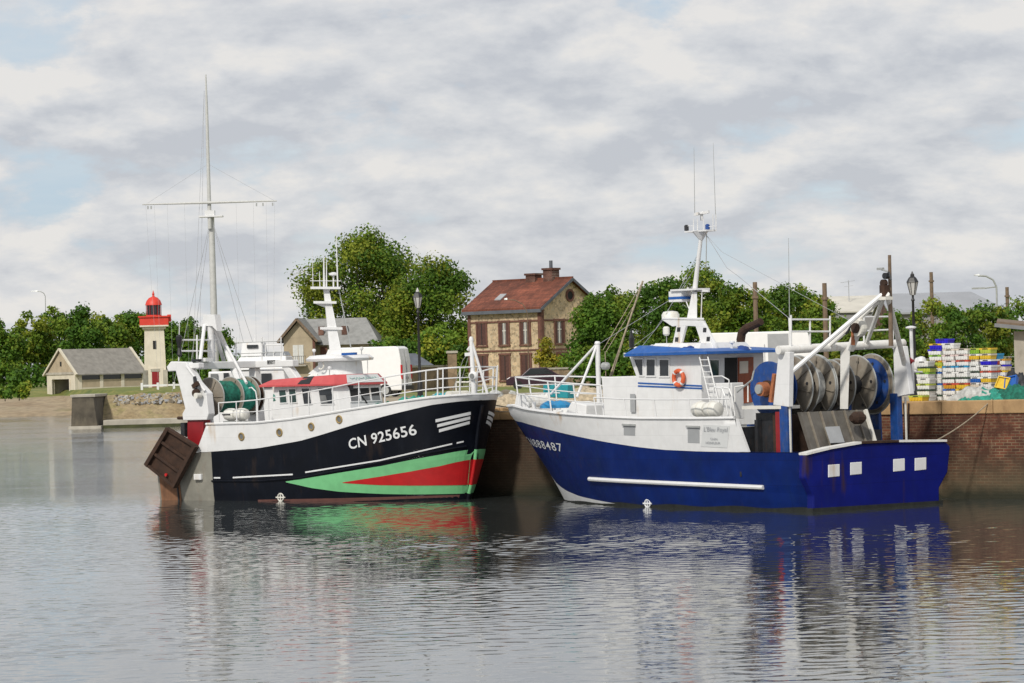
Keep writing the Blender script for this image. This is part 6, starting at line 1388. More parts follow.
mb.tube(k(204.5, 325, -.0), k(200, 361, -1.2), .07, 'white', n=8); mb.tube(k(213, 326, .2), k(224, 361, 1.3), .08, 'white', n=8); mb.tube(k(214, 322, .1), k(232, 361, 1.9), .10, 'white', n=8); mb.tube(k(210.5, 316, .15), k(211, 362, .15), .12, 'white', n=10)
mb.tube(k(226, 345, .8), k(246.5, 383, -.6), .055, 'white', n=8); mb.tube(k(227, 350, 1.2), k(238, 381, .6), .13, 'white', n=8); mb.tube(k(186.5, 366, YG-.03), k(205, 391, YG-.03), .05, 'white', n=8); mb.build('gantry_frame', kt)
mb = MB()
for zpy in (340, 351): mb.tube(k(181, zpy, -1.7), k(216, zpy, .4), .035, 'white', n=6)
for px, yy in ((197, -.8), (214.5, .3)): mb.tube(k(px, 362, yy), k(px, 335, yy), .035, 'white', n=6)
mb.build('gantry_rail', kt); mb = MB()
for zpy in (341, 352): mb.tube(k(234, zpy+2, 1.5), k(282, zpy, 2.1), .016, 'galv', n=5)
for px, yy in ((236, 1.6), (262, 1.9), (281, 2.1)): mb.tube(k(px, 362, yy), k(px, 337, yy), .022, 'white', n=6)
mb.build('gantry_rail', kt)
mb = MB(); c = k(179, 340, -1.75); mb.lathe([(.02, -.65), (.11, -.55), (.06, -.3), (.12, 0), (.13, .12), (.05, .2)], 'black', c+Vector((0, 0, .0)), n=9); mb.tube(k(178.5, 361, -1.75), k(179.5, 320, -1.75), .018, 'white', n=5); mb.build('black_day_shape', kt)
mb = MB(); c = k(196, 389, YG-.2); mb.lathe([(.15, -.08), (.17, 0), (.15, .08)], 'rust', c+Vector((0, 0, -.15)), (0, 1, 0), 14); mb.lathe([(.11, -.12), (.11, .12)], 'canvas', c+Vector((.12, -.03, -.25)), (0, 1, 0), 12); mb.bar(c, k(194.5, 377, YG-.1), .1, .14, 'dark_gear'); mb.bar(c+Vector((-.15, 0, .08)), c+Vector((.12, 0, .22)), .12, .16, 'rust'); mb.build('trawl_block', kt)
mb = MB(); mb.box((-.22, -.15, -.07), (.2, .15, .09), 'dark_gear', None, k(274, 362.5, 2.0)); mb.box((-.18, -.2, -.04), (.18, .2, .1), 'white', None, k(206, 360.5, -.8)); mb.box((-.15, -.1, -.03), (.2, .1, .07), 'dark_gear', None, k(196, 361, -1.4)); mb.build('deck_lamp', kt)
# net drum with green net
xd = k(210, 397, -1.2).x; zd_ = k(210, 397, -1.2).z; RD = .72
def lathe_y(m, prof, y, n=36): return MB().lathe(prof, m, (xd, y, zd_), (0, 1, 0), n)
nd = MB().lathe([(.2, 0), (.2, 2.5)], 'dark_gear', (xd, -1.36, zd_), (0, 1, 0), 16).build('net_drum', kt, smooth=True, angle=40)
for y, m in ((-1.2, 'disc_grey'), (-.15, 'disc_grey'), (.72, 'disc_grey'), (.95, 'rust')):
    mb = MB(); mb.lathe([(RD*.98, 0), (RD, .012), (RD, .05), (RD*.98, .06)], m, (xd, y, zd_), (0, 1, 0), 40); mb.torus((xd, y+.03, zd_), (0, 1, 0), RD, .025, 'galv', 40, 6)
    for j in range(6): a = j*math.pi/3; mb.bar((xd+math.cos(a)*.2, y-.012, zd_+math.sin(a)*.2), (xd+math.cos(a)*RD*.93, y-.012, zd_+math.sin(a)*RD*.93), .04, .03, m)
    mb.build('flange', nd, smooth=True, angle=40)
r = random.Random(4); mb = MB()
for y0, y1, RR, m in ((-1.12, -.16, .58, 'net_green'), (-.07, .70, .60, 'net_teal')):
    rows = []
    for i in range(29):
        t = 2*math.pi*i/28; rows.append([(xd+math.cos(t)*q, lerp(y0, y1, j/9), zd_+math.sin(t)*q) for j in range(10) for q in [RR*(1+.10*mnoise.noise(Vector((math.cos(t)*2, math.sin(t)*2, j*.6+y0*3))))]])
    mb.grid(rows, m)
mb.build('wound_net', nd, smooth=True, angle=70)
mb = MB()
for y in (-1.36, 1.12): mb.hexa([(xd-.45, y-.05, 1.8), (xd+.45, y-.05, 1.8), (xd+.45, y+.05, 1.8), (xd-.45, y+.05, 1.8), (xd-.12, y-.05, zd_+.1), (xd+.12, y-.05, zd_+.1), (xd+.12, y+.05, zd_+.1), (xd-.12, y+.05, zd_+.1)], 'white')
mb.build('drum_stand', kt)
# wheelhouse with raked three-sided front
YK = 1.2
xa0 = k(268.5, 405, -YK).x; xa1 = k(274, 388, -YK).x; xf0 = k(341, 404, -YK).x; xf1 = k(336, 386, -YK).x
zk0 = kz(xa0)-.4; zk1 = k(305, 386.2, -YK).z; zks = k(305, 403.5, -YK).z
NOSE = .22
def ring(xa, xf, z, y=YK, ns=NOSE): return [(xa, -y, z), (xf, -y, z), (xf+ns, -y*.70, z), (xf+ns, y*.70, z), (xf, y, z), (xa, y, z)]
R0, R1 = ring(xa0, xf0+.15, zk0), ring(xa1, xf1, zk1)
mb = MB(); n = 6; mb.add(R0+R1, [(i, (i+1) % n, n+(i+1) % n, n+i) for i in range(n)]+[tuple(range(n)), tuple(range(n, 2*n))], 'white'); kwh = mb.build('wheelhouse', kt, bevel=.02)
for (a0, a1, ty, by, sk, gm) in ((279.3, 286, 390.3, 402.8, 1.3, 'glass_green'), (289.2, 295.8, 389.3, 402.6, 1.3, 'glass_green'), (302.0, 309.5, 388.6, 404.0, 2.4, 'glass'), (318.6, 331.5, 388.2, 404.0, 2.8, 'glass')):
    q = [k(a0+sk, by, -YK), k(a1+sk, by-.4, -YK), k(a1, ty-.3, -YK), k(a0, ty, -YK)]
    q = [v+Vector((0, -.0, 0)) for v in q]
    mb = MB(); pane(mb, q, 0, 1, 0, 1, gm, 'white', .035, .012)
    if a0 > 315: mb.hexa([q[0]+Vector((0, -.015, .02)), q[0]+Vector((.33, -.015, .02)), vl(q[0], q[3], .55)+Vector((.3, -.015, 0)), vl(q[0], q[3], .55)+Vector((0, -.015, 0)), q[0]+Vector((0, -.02, .02)), q[0]+Vector((.33, -.02, .02)), vl(q[0], q[3], .55)+Vector((.3, -.02, 0)), vl(q[0], q[3], .55)+Vector((0, -.02, 0))], 'glass_mid')
    mb.build('window', kwh)
v0 = (zks-zk0)/(zk1-zk0)
for (i, j, us) in ((2, 3, [(.03, .32), (.36, .66), (.70, .98)]),):
    q = [Vector(R0[i]), Vector(R0[j]), Vector(R1[j]), Vector(R1[i])]
    for u0, u1 in us:
        mb = MB(); pane(mb, q, u0, u1, v0+.02, .94, 'glass_mid', 'white', .035, .012); pane(mb, q, u0+.01, u1-.01, .80, .938, 'dark_void', None, .0, .018); mb.build('window', kwh)
q = [Vector(R0[2]), Vector(R0[3]), Vector(R1[3]), Vector(R1[2])]; P_ = lambda u, v: vl(vl(q[0], q[1], u), vl(q[3], q[2], u), v)+Vector((.03, -.05, 0))
mb = MB(); mb.bar(P_(.55, v0-.02), P_(.35, v0+.16), .03, .05, 'black'); mb.build('wiper', kwh)
mb = MB(); c = Vector((xf1+.2, -.70, zk1-.10)); mb.box((-.08, -.10, -.08), (.10, .10, .08), 'dark_gear', None, c); mb.build('camera_lamp', kwh)
c = k(274.2, 396.5, -YK-.01); mb = MB(); mb.lathe([(.10, 0), (.10, .012)], 'net_teal', c+Vector((0, .0, 0)), (0, -1, 0), 3); mb.lathe([(.08, 0), (.08, .012)], 'net_green', c+Vector((0, 0, -.12)), (0, -1, 0), 3); mb.build('green_emblem', kwh)
zr0 = k(300, 386.3, -YK-.3).z; zr1 = k(300, 378.2, -YK).z
O0, O1 = ring(xa1-.55, xf1+.12, zr0, YK+.24, .25), ring(xa1-.10, xf1-.06, zr1+.03, YK-.02, .22)
for v in range(len(O1)):
    O1[v] = (O1[v][0], O1[v][1], O1[v][2]+(.07 if v in (1, 2, 3, 4) else -.06))
mb = MB(); mb.add(O0+[(a, b, c+.06) for a, b, c in O0]+O1, [(i, (i+1) % n, n+(i+1) % n, n+i) for i in range(n)]+[(n+i, n+(i+1) % n, 2*n+(i+1) % n, 2*n+i) for i in range(n)]+[tuple(range(n))], 'roof_red'); mb.add(O1, [tuple(range(n))], 'white'); krf = mb.build('roof', kwh)  # unseen roof top made white to keep red bounce light off the upper house
def on_roof(i, j, u, v, out=.015):
    a = vl(Vector(O0[i])+Vector((0, 0, .06)), Vector(O0[j])+Vector((0, 0, .06)), u); b = vl(O1[i], O1[j], u)
    nrm = (Vector(O0[j])-Vector(O0[i])).cross(Vector(O1[i])-Vector(O0[i])).normalized(); return vl(a, b, v)+nrm*out
def fascia(i, j, u0, u1, v0_, v1_, m, nm, out=.015):
    q = [on_roof(i, j, u0, v0_, out), on_roof(i, j, u1, v0_, out), on_roof(i, j, u1, v1_, out), on_roof(i, j, u0, v1_, out)]; q2 = [on_roof(i, j, a, b, out-.03) for a, b in ((u0, v0_), (u1, v0_), (u1, v1_), (u0, v1_))]
    MB().hexa(q2+q, m).build(nm, krf)
fascia(0, 1, .52, .68, .04, .98, 'black', 'solar_panel', .02)
fascia(2, 3, .01, .99, .06, .92, 'sheet', 'name_board')
for (i, j) in ((2, 3),):
    mb = MB(); r = random.Random(i); L = [on_roof(i, j, lerp(.08, .92, t/30), .5+(.10*math.sin(t*1.9)+.10*math.sin(t*3.7+i)), .03) for t in range(31)]
    mb.path(L, .014, 'ink_pale', 4); mb.build('worn_lettering', krf)
# dome house, mast with crosstrees
mb = MB(); cx = k(345, 365, 0.1).x-.25; z0, z1 = zr1+.0, k(345, 361.5, 0).z
mb.lathe([(.86, -.1), (.80, z1-z0)], 'white', (cx, .1, z0), n=28); kd = mb.build('upper_house', kt, smooth=True, angle=40)
mb = MB(); z2 = k(345, 355, 0).z; mb.lathe([(.70, z1-z0+.002), (1.22, z1-z0+.04), (1.25, z1-z0+.12), (1.1, z2-z0), (.2, z2-z0+.05)], 'white', (cx, .1, z0), n=28); mb.build('platform', kd, smooth=True, angle=40)
mb = MB(); mb.prism([k(308, 374, -.6), k(318, 374, -.6), k(331, 361, -.6), k(323, 361, -.6)], (0, .5, 0), 'white'); mb.build('side_plate', kd)
mb = MB(); c = k(344.5, 366, -.9); mb.torus((cx, -.92, c.z+.05), (0, 1, 0), .14, .03, 'canvas', 12, 6, (0, math.pi)); mb.build('horn', kd)
mb = MB(); mb.hexa([k(330, 356, -.28), k(342.5, 356, -.28), k(342.5, 356, .28), k(330, 356, .28), k(323.2, 288, -.15), k(328.8, 288, -.15), k(328.8, 288, .15), k(323.2, 288, .15)], 'white'); km = mb.build('mast', kt, bevel=.04)
for (a, b, py, d) in ((310.5, 340.5, 289, .35), (313.5, 336.5, 303.5, .3), (320, 342.5, 329.5, .3)):
    mb = MB(); q = [k(a, py, -d), k(b, py+.2, -d), k(b, py+.2, d), k(a, py, d)]; mb.hexa(q+[v+Vector((0, 0, .09)) for v in q], 'white')
    if py < 300: mb.path([v+Vector((0, 0, .3)) for v in q]+[q[0]+Vector((0, 0, .3))], .015, 'white', 5)
    else: mb.hexa([k(a+2, py+.5, -.05), k(b-6, py+6, -.05), k(b-6, py+6, .05), k(a+2, py+.5, .05)]+[v+Vector((0, 0, .05)) for v in (k(a+2, py, -.05), k(b-6, py, -.05), k(b-6, py, .05), k(a+2, py, .05))], 'white')
    mb.build('crosstree', km)
for (a, b, r_) in (((324.2, 288), (323.8, 258), .045), ((326.5, 288), (326.5, 262), .03), ((337.8, 288), (336.2, 233), .03), ((313, 288), (312.3, 250), .015), ((320, 288), (319.5, 272), .02)):
    mb = MB(); mb.tube(k(*a), k(*b), r_, 'white', r_*.5, 6); mb.build('whip_aerial', km)
mb = MB(); c = k(333.5, 275); mb.tube(k(333.5, 288), c, .03, 'white', n=6); mb.lathe([(.05, -.03), (.17, 0), (.17, .06), (.05, .10)], 'white', c, n=12); mb.build('radar_scanner', km)
mb = MB(); mb.tube(k(339, 290), k(351, 348), .022, 'galv', n=5); mb.build('stay', km)
mb = MB(); c = k(349, 353.8, -.5); mb.bar(k(342.5, 354.2, -.7), k(356, 353.6, -.7), .12, .09, 'roof_blue'); mb.build('radar', km)
for px, py, yy in ((329.5, 368.5, -1.0), (314, 351, -.3), (361.5, 349, .1)):
    mb = MB(); c = k(px, py, yy); mb.tube(c, c-Vector((0, 0, .35)), .02, 'galv', n=5); mb.lathe([(.03, -.05), (.07, 0), (.07, .05), (.03, .08)], 'white', c, n=10); mb.build('lamp', kd)
# rails of the black trawler
def krail(x, sd, h, y_in=.10): z = kt_f(x); return Vector((x, sd*max(.02, HK.hb(x, z)-y_in), z)), Vector((x+.06*(x/12), sd*max(.02, HK.hb(x, z)-y_in+.03), z+h))
def kx(px, py): return HK.solve(px, py).x
Xa = [kx(217.4, 424), kx(235, 423.6), kx(255, 423), kx(267, 422), kx(290, 419), kx(307, 417), kx(331, 413), kx(357, 408.5), kx(383, 404.8)]
hh = [.78, .80, .84, .86, .88, .9, .92, .95, .97]
seq = [krail(x, -1, h) for x, h in zip(Xa, hh)]; rail(kt, [a for a, b in seq], [b for a, b in seq], .021, (.5,), name='side_rail')
mb = MB(); a = krail(Xa[2], -1, .84)
mb.path([a[0]+Vector((.05, 0, 0)), a[0]+Vector((.05, 0, .8)), a[0]+Vector((-.02, 0, 1.15)), a[0]+Vector((-.22, 0, 1.3)), a[0]+Vector((-.45, .1, 1.28))], .024, 'white', 6); mb.build('boarding_hoop', kt)
xt = HK.xs(3.0)-.15
Xr = [kx(383, 404.8), kx(403, 401.5), kx(424, 398.6), kx(441, 396.8), kx(458, 395.6), xt-.45]
near = [krail(x, -1, lerp(.97, 1.0, i/5)) for i, x in enumerate(Xr)]; far = [krail(x, 1, 1.0) for x in Xr[::-1]]
tip = (Vector((xt, 0, kt_f(xt))), Vector((xt+.1, 0, kt_f(xt)+1.0)))
seq = near+[tip]+far; rail(kt, [a for a, b in seq], [b for a, b in seq], .026, (.32, .64), name='bow_rail')
mb = MB(); fb = k(474, 394, -.2); ft = k(471.2, 340, -.2); mb.tube((fb.x, -.2, fb.z-.3), ft, .10, 'white', .07, 10); mb.tube(ft, k(487.5, 394, .1), .05, 'white', n=8); mb.lathe([(.05, -.1), (.09, 0), (.05, .12)], 'white', ft, n=10); mb.bar(k(466, 354.5, -.2), k(472, 354, -.2), .14, .12, 'white'); mb.tube(k(468, 350, -.2), k(472, 345, -.2), .06, 'white')
fm = mb.build('foremast', kt, smooth=True, angle=40)
mb = MB(); c = k(472.8, 376, -.32); mb.lathe([(.05, -.08), (.16, -.06), (.17, .0), (.13, .06), (.05, .08)], 'white', c, (.3, -1, 0), 16); mb.lathe([(.09, .0), (.09, .012)], 'glass_mid', c+Vector((.03, -.085, 0)), (.3, -1, 0), 14); mb.build('searchlight', fm, smooth=True)
mb = MB(); mb.path([k(452, 393, .3), k(463, 360, .0), k(466, 356, -.1)], .012, 'galv', 4); mb.path([k(458, 392, .4), k(468, 358, .0)], .012, 'galv', 4); mb.build('stay', fm)
mb = MB(); c = k(463, 383, .4); z0 = kz(c.x)
mb.box((-.55, -.4, 0), (.3, .4, .3), 'canvas', None, (c.x, 0.2, z0)); mb.tube((c.x-.1, -.3, z0+.45), (c.x-.1, .7, z0+.45), .15, 'canvas', n=12); mb.path([(c.x-.5, .6, z0), (c.x-.5, .6, z0+.9), (c.x+.3, .6, z0+.9), (c.x+.3, .6, z0)], .03, 'canvas', 6); mb.build('windlass', kt)
# loose things on the black trawler
c = k(236.5, 414.5, -2.0); lf = thing('life_raft', 'cream two-lobed life raft canister on the black trawler under its side rail', 'life raft', FK.world(c), PH_K)
for dx in (-.27, .27):
    mb = MB(); mb.lathe([(.10, -.27), (.20, -.23), (.235, -.1), (.235, .1), (.20, .23), (.10, .27)], 'fibreglass', (dx, 0, 0), (1, 0, 0), 20); mb.build('canister', lf, smooth=True)
mb = MB(); mb.box((-.5, -.245, -.02), (-.1, -.225, .03), 'dark_gear'); mb.bar((-.55, 0, -.26), (.55, 0, -.26), .3, .06, 'galv'); mb.build('strap', lf)
mb = MB(); q = [k(170.5, 428.6, -2.62), k(197.5, 445.5, -2.62), k(175.6, 486.8, -2.62), k(148.7, 465.4, -2.62)]; q = [FK.world(v) for v in q]; cn_ = sum(q, Vector())/4
ev = FK.world((0, -.22, 0))-FK.world((0, 0, 0)); q = [v-cn_ for v in q]
td = thing('trawl_door', 'rusty ribbed trawl door hanging askew on the black trawler stern', 'trawl door', cn_)
mb = MB(); mb.prism([v-ev*.3 for v in q], ev*.5, 'rust'); mb.build('plate', td)
for t in (0.02, .34, .66, .98):
    mb = MB(); mb.bar(vl(q[0], q[3], t)+ev*.45, vl(q[1], q[2], t)+ev*.45, .10, .13, 'rust', up=ev.normalized()); mb.build('rib', td)
for e0, e1 in ((0, 3), (1, 2)):
    mb = MB(); mb.bar(q[e0]+ev*.4, q[e1]+ev*.4, .16, .22, 'rust', up=ev.normalized()); mb.build('edge_bar', td)
mb = MB(); c = vl(q[2], q[3], .25)+ev*.5+Vector((0, 0, .25)); mb.lathe([(.06, 0), (.06, .05)], 'red', c, ev, 10); mb.build('red_tag', td)
for i, (px, py, w, h, m, lab) in enumerate(((389, 395.5, .85, .3, 'net_green', 'green net bundle on the black trawler deck beside the wheelhouse'), (416, 393.5, 1.0, .32, 'net_teal', 'teal net bundle on the black trawler deck below the left lantern'), (438.5, 393, .75, .3, 'teal', 'small blue green tarpaulin heap on the black trawler foredeck'))):
    c = k(px, py+3, 1.0); c.z = kz(c.x)+.42; mb = MB(); r = random.Random(i+20)
    for j in range(10): s = r.uniform(.18, .30); mb.lathe([(.02, h*r.uniform(.8, 1.2)), (s*.7, h*.75), (s, h*.3), (s*1.05, -.2)], m, (r.uniform(-w/2, w/2), r.uniform(-.35, .35), 0), n=8)
    tag(mb.build('net_bundle', loc=FK.world(c), rotz=PH_K, smooth=True), lab, 'net')
# ------------------------------------------------------------------ motor yacht behind the black trawler
yp = atk(249, 400, 95.0)
yt = thing('white_motorboat', 'white motorboat with two dark cabin windows and a flybridge beyond the black trawler', 'motorboat', (yp.x, 95.0*KY, 0), math.radians(-4))
px_m = FPX/(95.0*KY)
def yx(px): return (px-249)/px_m
def yz(px, py): return atk(px, py, 95.0).z
L0, L1 = yx(206), yx(296); zc0, zc1 = 1.6, yz(235, 371)
mb = MB(); mb.hexa([(L0-.2, -.2, -.5), (L1+.6, .4, -.5), (L1+.6, 2.2, -.5), (L0-.2, 2.8, -.5), (L0-.3, -.45, 1.5), (L1+1.6, .9, 1.9), (L1+1.6, 1.7, 1.9), (L0-.3, 3.0, 1.5)], 'white'); mb.build('hull', yt, bevel=.08)
mb = MB(); mb.hexa([(L0, 0, 1.5), (L1, 0, 1.5), (L1, 2.5, 1.5), (L0, 2.5, 1.5), (L0+.1, .1, zc1), (L1-.5, .1, zc1), (L1-.5, 2.4, zc1), (L0+.1, 2.4, zc1)], 'white'); cab = mb.build('cabin', yt, bevel=.05)
for a, b, t, m in ((211, 218, 374, 'glass_mid'), (224, 229, 373, 'glass'), (250, 255, 373.5, 'glass'), (262, 272, 373.5, 'glass')):
    mb = MB(); mb.box((yx(a), -.02, yz(a, 388)), (yx(b), .08, yz(a, t)), m); mb.build('window', cab)
mb = MB(); z0 = zc1+.02; zt = yz(262, 356.5); mb.hexa([(yx(232), 0, z0), (yx(288), 0, z0), (yx(288), 2.4, z0), (yx(232), 2.4, z0), (yx(240), .2, zt), (yx(287), .2, zt), (yx(287), 2.2, zt), (yx(240), 2.2, zt)], 'white'); mb.build('upper_deck', yt, bevel=.05)
mb = MB(); z0 = zt+.02; zt2 = yz(252, 342); mb.hexa([(yx(240), .4, z0), (yx(263), .4, z0), (yx(263), 2.0, z0), (yx(240), 2.0, z0), (yx(242), .5, zt2), (yx(261), .5, zt2), (yx(261), 1.9, zt2), (yx(242), 1.9, zt2)], 'white'); fb_ = mb.build('flybridge', yt, bevel=.04)
mb = MB(); mb.box((yx(247), .38, yz(250, 348)), (yx(258), .46, yz(250, 344.8)), 'glass'); mb.build('windscreen', fb_)
mb = MB(); z0 = zt+.02; mb.hexa([(yx(263.5), .3, z0), (yx(286), .3, z0), (yx(286), 2.1, z0), (yx(263.5), 2.1, z0), (yx(266), .5, z0+.18), (yx(284), .5, z0+.18), (yx(284), 1.9, z0+.18), (yx(266), 1.9, z0+.18)], 'grey'); mb.build('cover', yt)
mb = MB()
for px in (266, 274, 283): mb.tube((yx(px), .3, zt), (yx(px), .3, yz(px, 345)), .022, 'white', n=5)
mb.tube((yx(266), .3, yz(266, 345)), (yx(283), .3, yz(283, 345)), .022, 'white', n=5)
mb.build('rail', yt)
for px, t in ((253, 334), (262, 338)): mb = MB(); mb.tube((yx(px), 1.0, zt), (yx(px), 1.0, yz(px, t)), .02, 'white', n=5); mb.build('whip_aerial', yt)

# ------------------------------------------------------------------ vehicles on the quay
def van(name, label, loc, rot, L, Wd, H, win_m='glass', panel=None):
    """local: x forward along its side, y to the left; rear at x = 0"""
    t = thing(name, label, 'van', loc, rot)
    prof = [(0.02, .35), (0.0, .9), (.05, H*.72), (.16, H*.96), (.35, H), (L-1.75, H), (L-1.45, H*.97), (L-.95, H*.60), (L-.12, H*.42), (L, .75), (L-.04, .35)]
    mb = MB(); n = len(prof); ins = lambda z: Wd/2-(.10*max(0, (z-.9)/(H-.9)) if z > .9 else 0)
    A = [(x, -ins(z), z) for x, z in prof]; B = [(x, ins(z), z) for x, z in prof]
    mb.add(A+B, [(i, (i+1) % n, n+(i+1) % n, n+i) for i in range(n)]+[tuple(range(n)), tuple(range(n, 2*n))], 'van_white'); bo = mb.build('body', t, bevel=.05)
    for x in (.95, L-1.0):
        for sd in (-1, 1):
            mb = MB(); mb.lathe([(.34, -.11), (.36, -.08), (.36, .08), (.34, .11)], 'tyre', (x, sd*(Wd/2-.10), .36), (0, 1, 0), 20); w = mb.build('wheel', t, smooth=True)
            mb = MB(); mb.lathe([(.20, -.125), (.22, .125)], 'galv', (x, sd*(Wd/2-.10), .36), (0, 1, 0), 14); mb.build('rim', w)
    for sd in (-1, 1):
        mb = MB(); y = sd*(Wd/2-.015); mb.box((-.025, min(y, y-sd*.13), .95), (.06, max(y, y-sd*.13), 1.72), 'tail_red'); mb.build('tail_light', t)
        mb = MB(); mb.hexa([(L-1.75, sd*(ins(1.5)-.02), H*.58), (L-1.0, sd*(ins(1.5)-.02), H*.58), (L-1.0, sd*(ins(1.5)+.012), H*.58), (L-1.75, sd*(ins(1.5)+.012), H*.58), (L-1.75, sd*(ins(2.1)-.02), H*.86), (L-1.4, sd*(ins(2.1)-.02), H*.86), (L-1.4, sd*(ins(2.1)+.012), H*.86), (L-1.75, sd*(ins(2.1)+.012), H*.86)], win_m); mb.build('side_window', t)
        mb = MB(); mb.box((L*.34, sd*(ins(1.2)+.004)-.006, .6), (L*.34+.02, sd*(ins(1.2)+.004)+.006, H*.8), 'grey'); mb.box((L*.34, sd*(ins(1.2)+.004)-.006, H*.44), (L*.62, sd*(ins(1.2)+.004)+.006, H*.46), 'grey'); mb.build('door_seam', t)
    mb = MB(); mb.box((-.03, -.012, .5), (.06, .012, H*.93), 'grey'); mb.box((-.035, -.3, .95), (.06, .3, 1.08), 'grey'); mb.build('rear_door', t)
    mb = MB(); mb.box((-.10, -Wd/2+.05, .38), (.05, Wd/2-.05, .60), 'dark_gear'); mb.build('bumper', t)
    if panel:
        x0, x1, z0, z1 = panel
        for sd in (-1, 1): mb = MB(); mb.hexa([(x0, sd*(ins(z0)-.02), z0), (x1, sd*(ins(z0)-.02), z0), (x1, sd*(ins(z0)+.012), z0), (x0, sd*(ins(z0)+.012), z0), (x0, sd*(ins(z1)-.02), z1), (x1, sd*(ins(z1)-.02), z1), (x1, sd*(ins(z1)+.012), z1), (x0, sd*(ins(z1)+.012), z1)], 'grey').build('grey_panel', t)
        
    return t
b = atk(410.5, 390, 119.0); van('panel_van', 'white panel van with red tail light, its rear towards the left lantern', (b.x-.2, 119.5*KY, ZQ), math.radians(180-14), 5.6, 2.05, atk(385, 346.5, 119).z-ZQ)
b = atk(742, 380, 96.0); van('panel_van', 'white high-roofed van with a grey side panel behind the blue trawler gantry', (atk(816, 380, 96).x, 97.5*KY, ZQ), math.radians(180), 6.2, 2.1, atk(780, 331, 96).z-ZQ, panel=(atk(816, 350, 96).x-atk(792, 350, 96).x, atk(816, 350, 96).x-atk(771, 350, 96).x, 1.2, atk(780, 333.5, 96).z-ZQ))
b = atk(531, 384, 142)
car = thing('parked_car', 'dark plum car parked in front of the brick house', 'car', (b.x-1.6, 142*KY, 3.1), 0)
mb = MB(); pr = [(0, .3), (0, .72), (.25, .86), (1.0, .92), (1.55, 1.40), (2.6, 1.42), (3.35, .95), (3.8, .85), (3.85, .3)]
mb.prism([(x, 0, z) for x, z in pr], (0, 1.6, 0), 'car_dark'); mb.build('body', car, bevel=.05)
mb = MB(); mb.prism([(1.12, -.012, .96), (1.6, -.012, 1.34), (2.55, -.012, 1.36), (3.15, -.012, .98)], (0, .01, 0), 'glass'); mb.build('window', car)
for x in (.75, 3.05):
    mb = MB(); mb.lathe([(.30, -.1), (.30, .1)], 'tyre', (x, .08, .3), (0, 1, 0), 16); mb.build('wheel', car)

# ------------------------------------------------------------------ fish crates stacked on the quay
def quay_pt(px, py, back):
    """a point of the quay top under the given pixel column, so far behind the wall line"""
    d = ray(px, py); X = d.x*112
    for _ in range(10): Y = quayY(X)+back; X = d.x*Y
    return Vector((X, Y, ZQ))
CW, CD, CH = .80, .42, .188
CRATE = {}
CM = {'white': mat('white_crate_plastic', (0.72, 0.72, 0.70), 0.55, var=.12, scale=6, stain=(0.28, 0.25, 0.20), stain_amt=.22, stretch=(1, 1, 1)), 'cream': mat('cream_crate_plastic', (0.62, 0.55, 0.46), 0.55, var=.12, scale=6, stain=(0.28, 0.25, 0.20), stain_amt=.22, stretch=(1, 1, 1)), 'pink': mat('pinkish_crate_plastic', (0.66, 0.52, 0.50), 0.55, var=.12, scale=6, stain=(0.28, 0.25, 0.20), stain_amt=.22, stretch=(1, 1, 1)),
      'yellow': mat('yellow_crate_plastic', (0.66, 0.44, 0.03), 0.55, var=.12, scale=6, stain=(0.28, 0.25, 0.20), stain_amt=.22, stretch=(1, 1, 1)), 'orange': mat('amber_crate_plastic', (0.55, 0.27, 0.02), 0.55, var=.12, scale=6, stain=(0.28, 0.25, 0.20), stain_amt=.22, stretch=(1, 1, 1)), 'green': mat('green_crate_plastic', (0.20, 0.40, 0.03), 0.55, var=.12, scale=6, stain=(0.28, 0.25, 0.20), stain_amt=.22, stretch=(1, 1, 1)),
      'cyan': mat('cyan_crate_plastic', (0.015, 0.25, 0.48), 0.55, var=.12, scale=6, stain=(0.28, 0.25, 0.20), stain_amt=.22, stretch=(1, 1, 1)), 'blue': mat('blue_crate_plastic', (0.012, 0.10, 0.40), 0.55, var=.12, scale=6, stain=(0.28, 0.25, 0.20), stain_amt=.22, stretch=(1, 1, 1)), 'ultra': mat('ultramarine_crate_plastic', (0.02, 0.01, 0.50), 0.55, var=.12, scale=6, stain=(0.28, 0.25, 0.20), stain_amt=.22, stretch=(1, 1, 1)),
      'red': mat('red_crate_plastic', (0.50, 0.06, 0.03), 0.55, var=.12, scale=6, stain=(0.28, 0.25, 0.20), stain_amt=.22, stretch=(1, 1, 1)), 'dark': mat('dark_green_crate_plastic', (0.03, 0.06, 0.035), 0.55, var=.12, scale=6, stain=(0.28, 0.25, 0.20), stain_amt=.22, stretch=(1, 1, 1)), 'lime': mat('lime_crate_plastic', (0.42, 0.50, 0.06), 0.55, var=.12, scale=6, stain=(0.28, 0.25, 0.20), stain_amt=.22, stretch=(1, 1, 1))}
M.update({'crate_'+a: b for a, b in CM.items()})
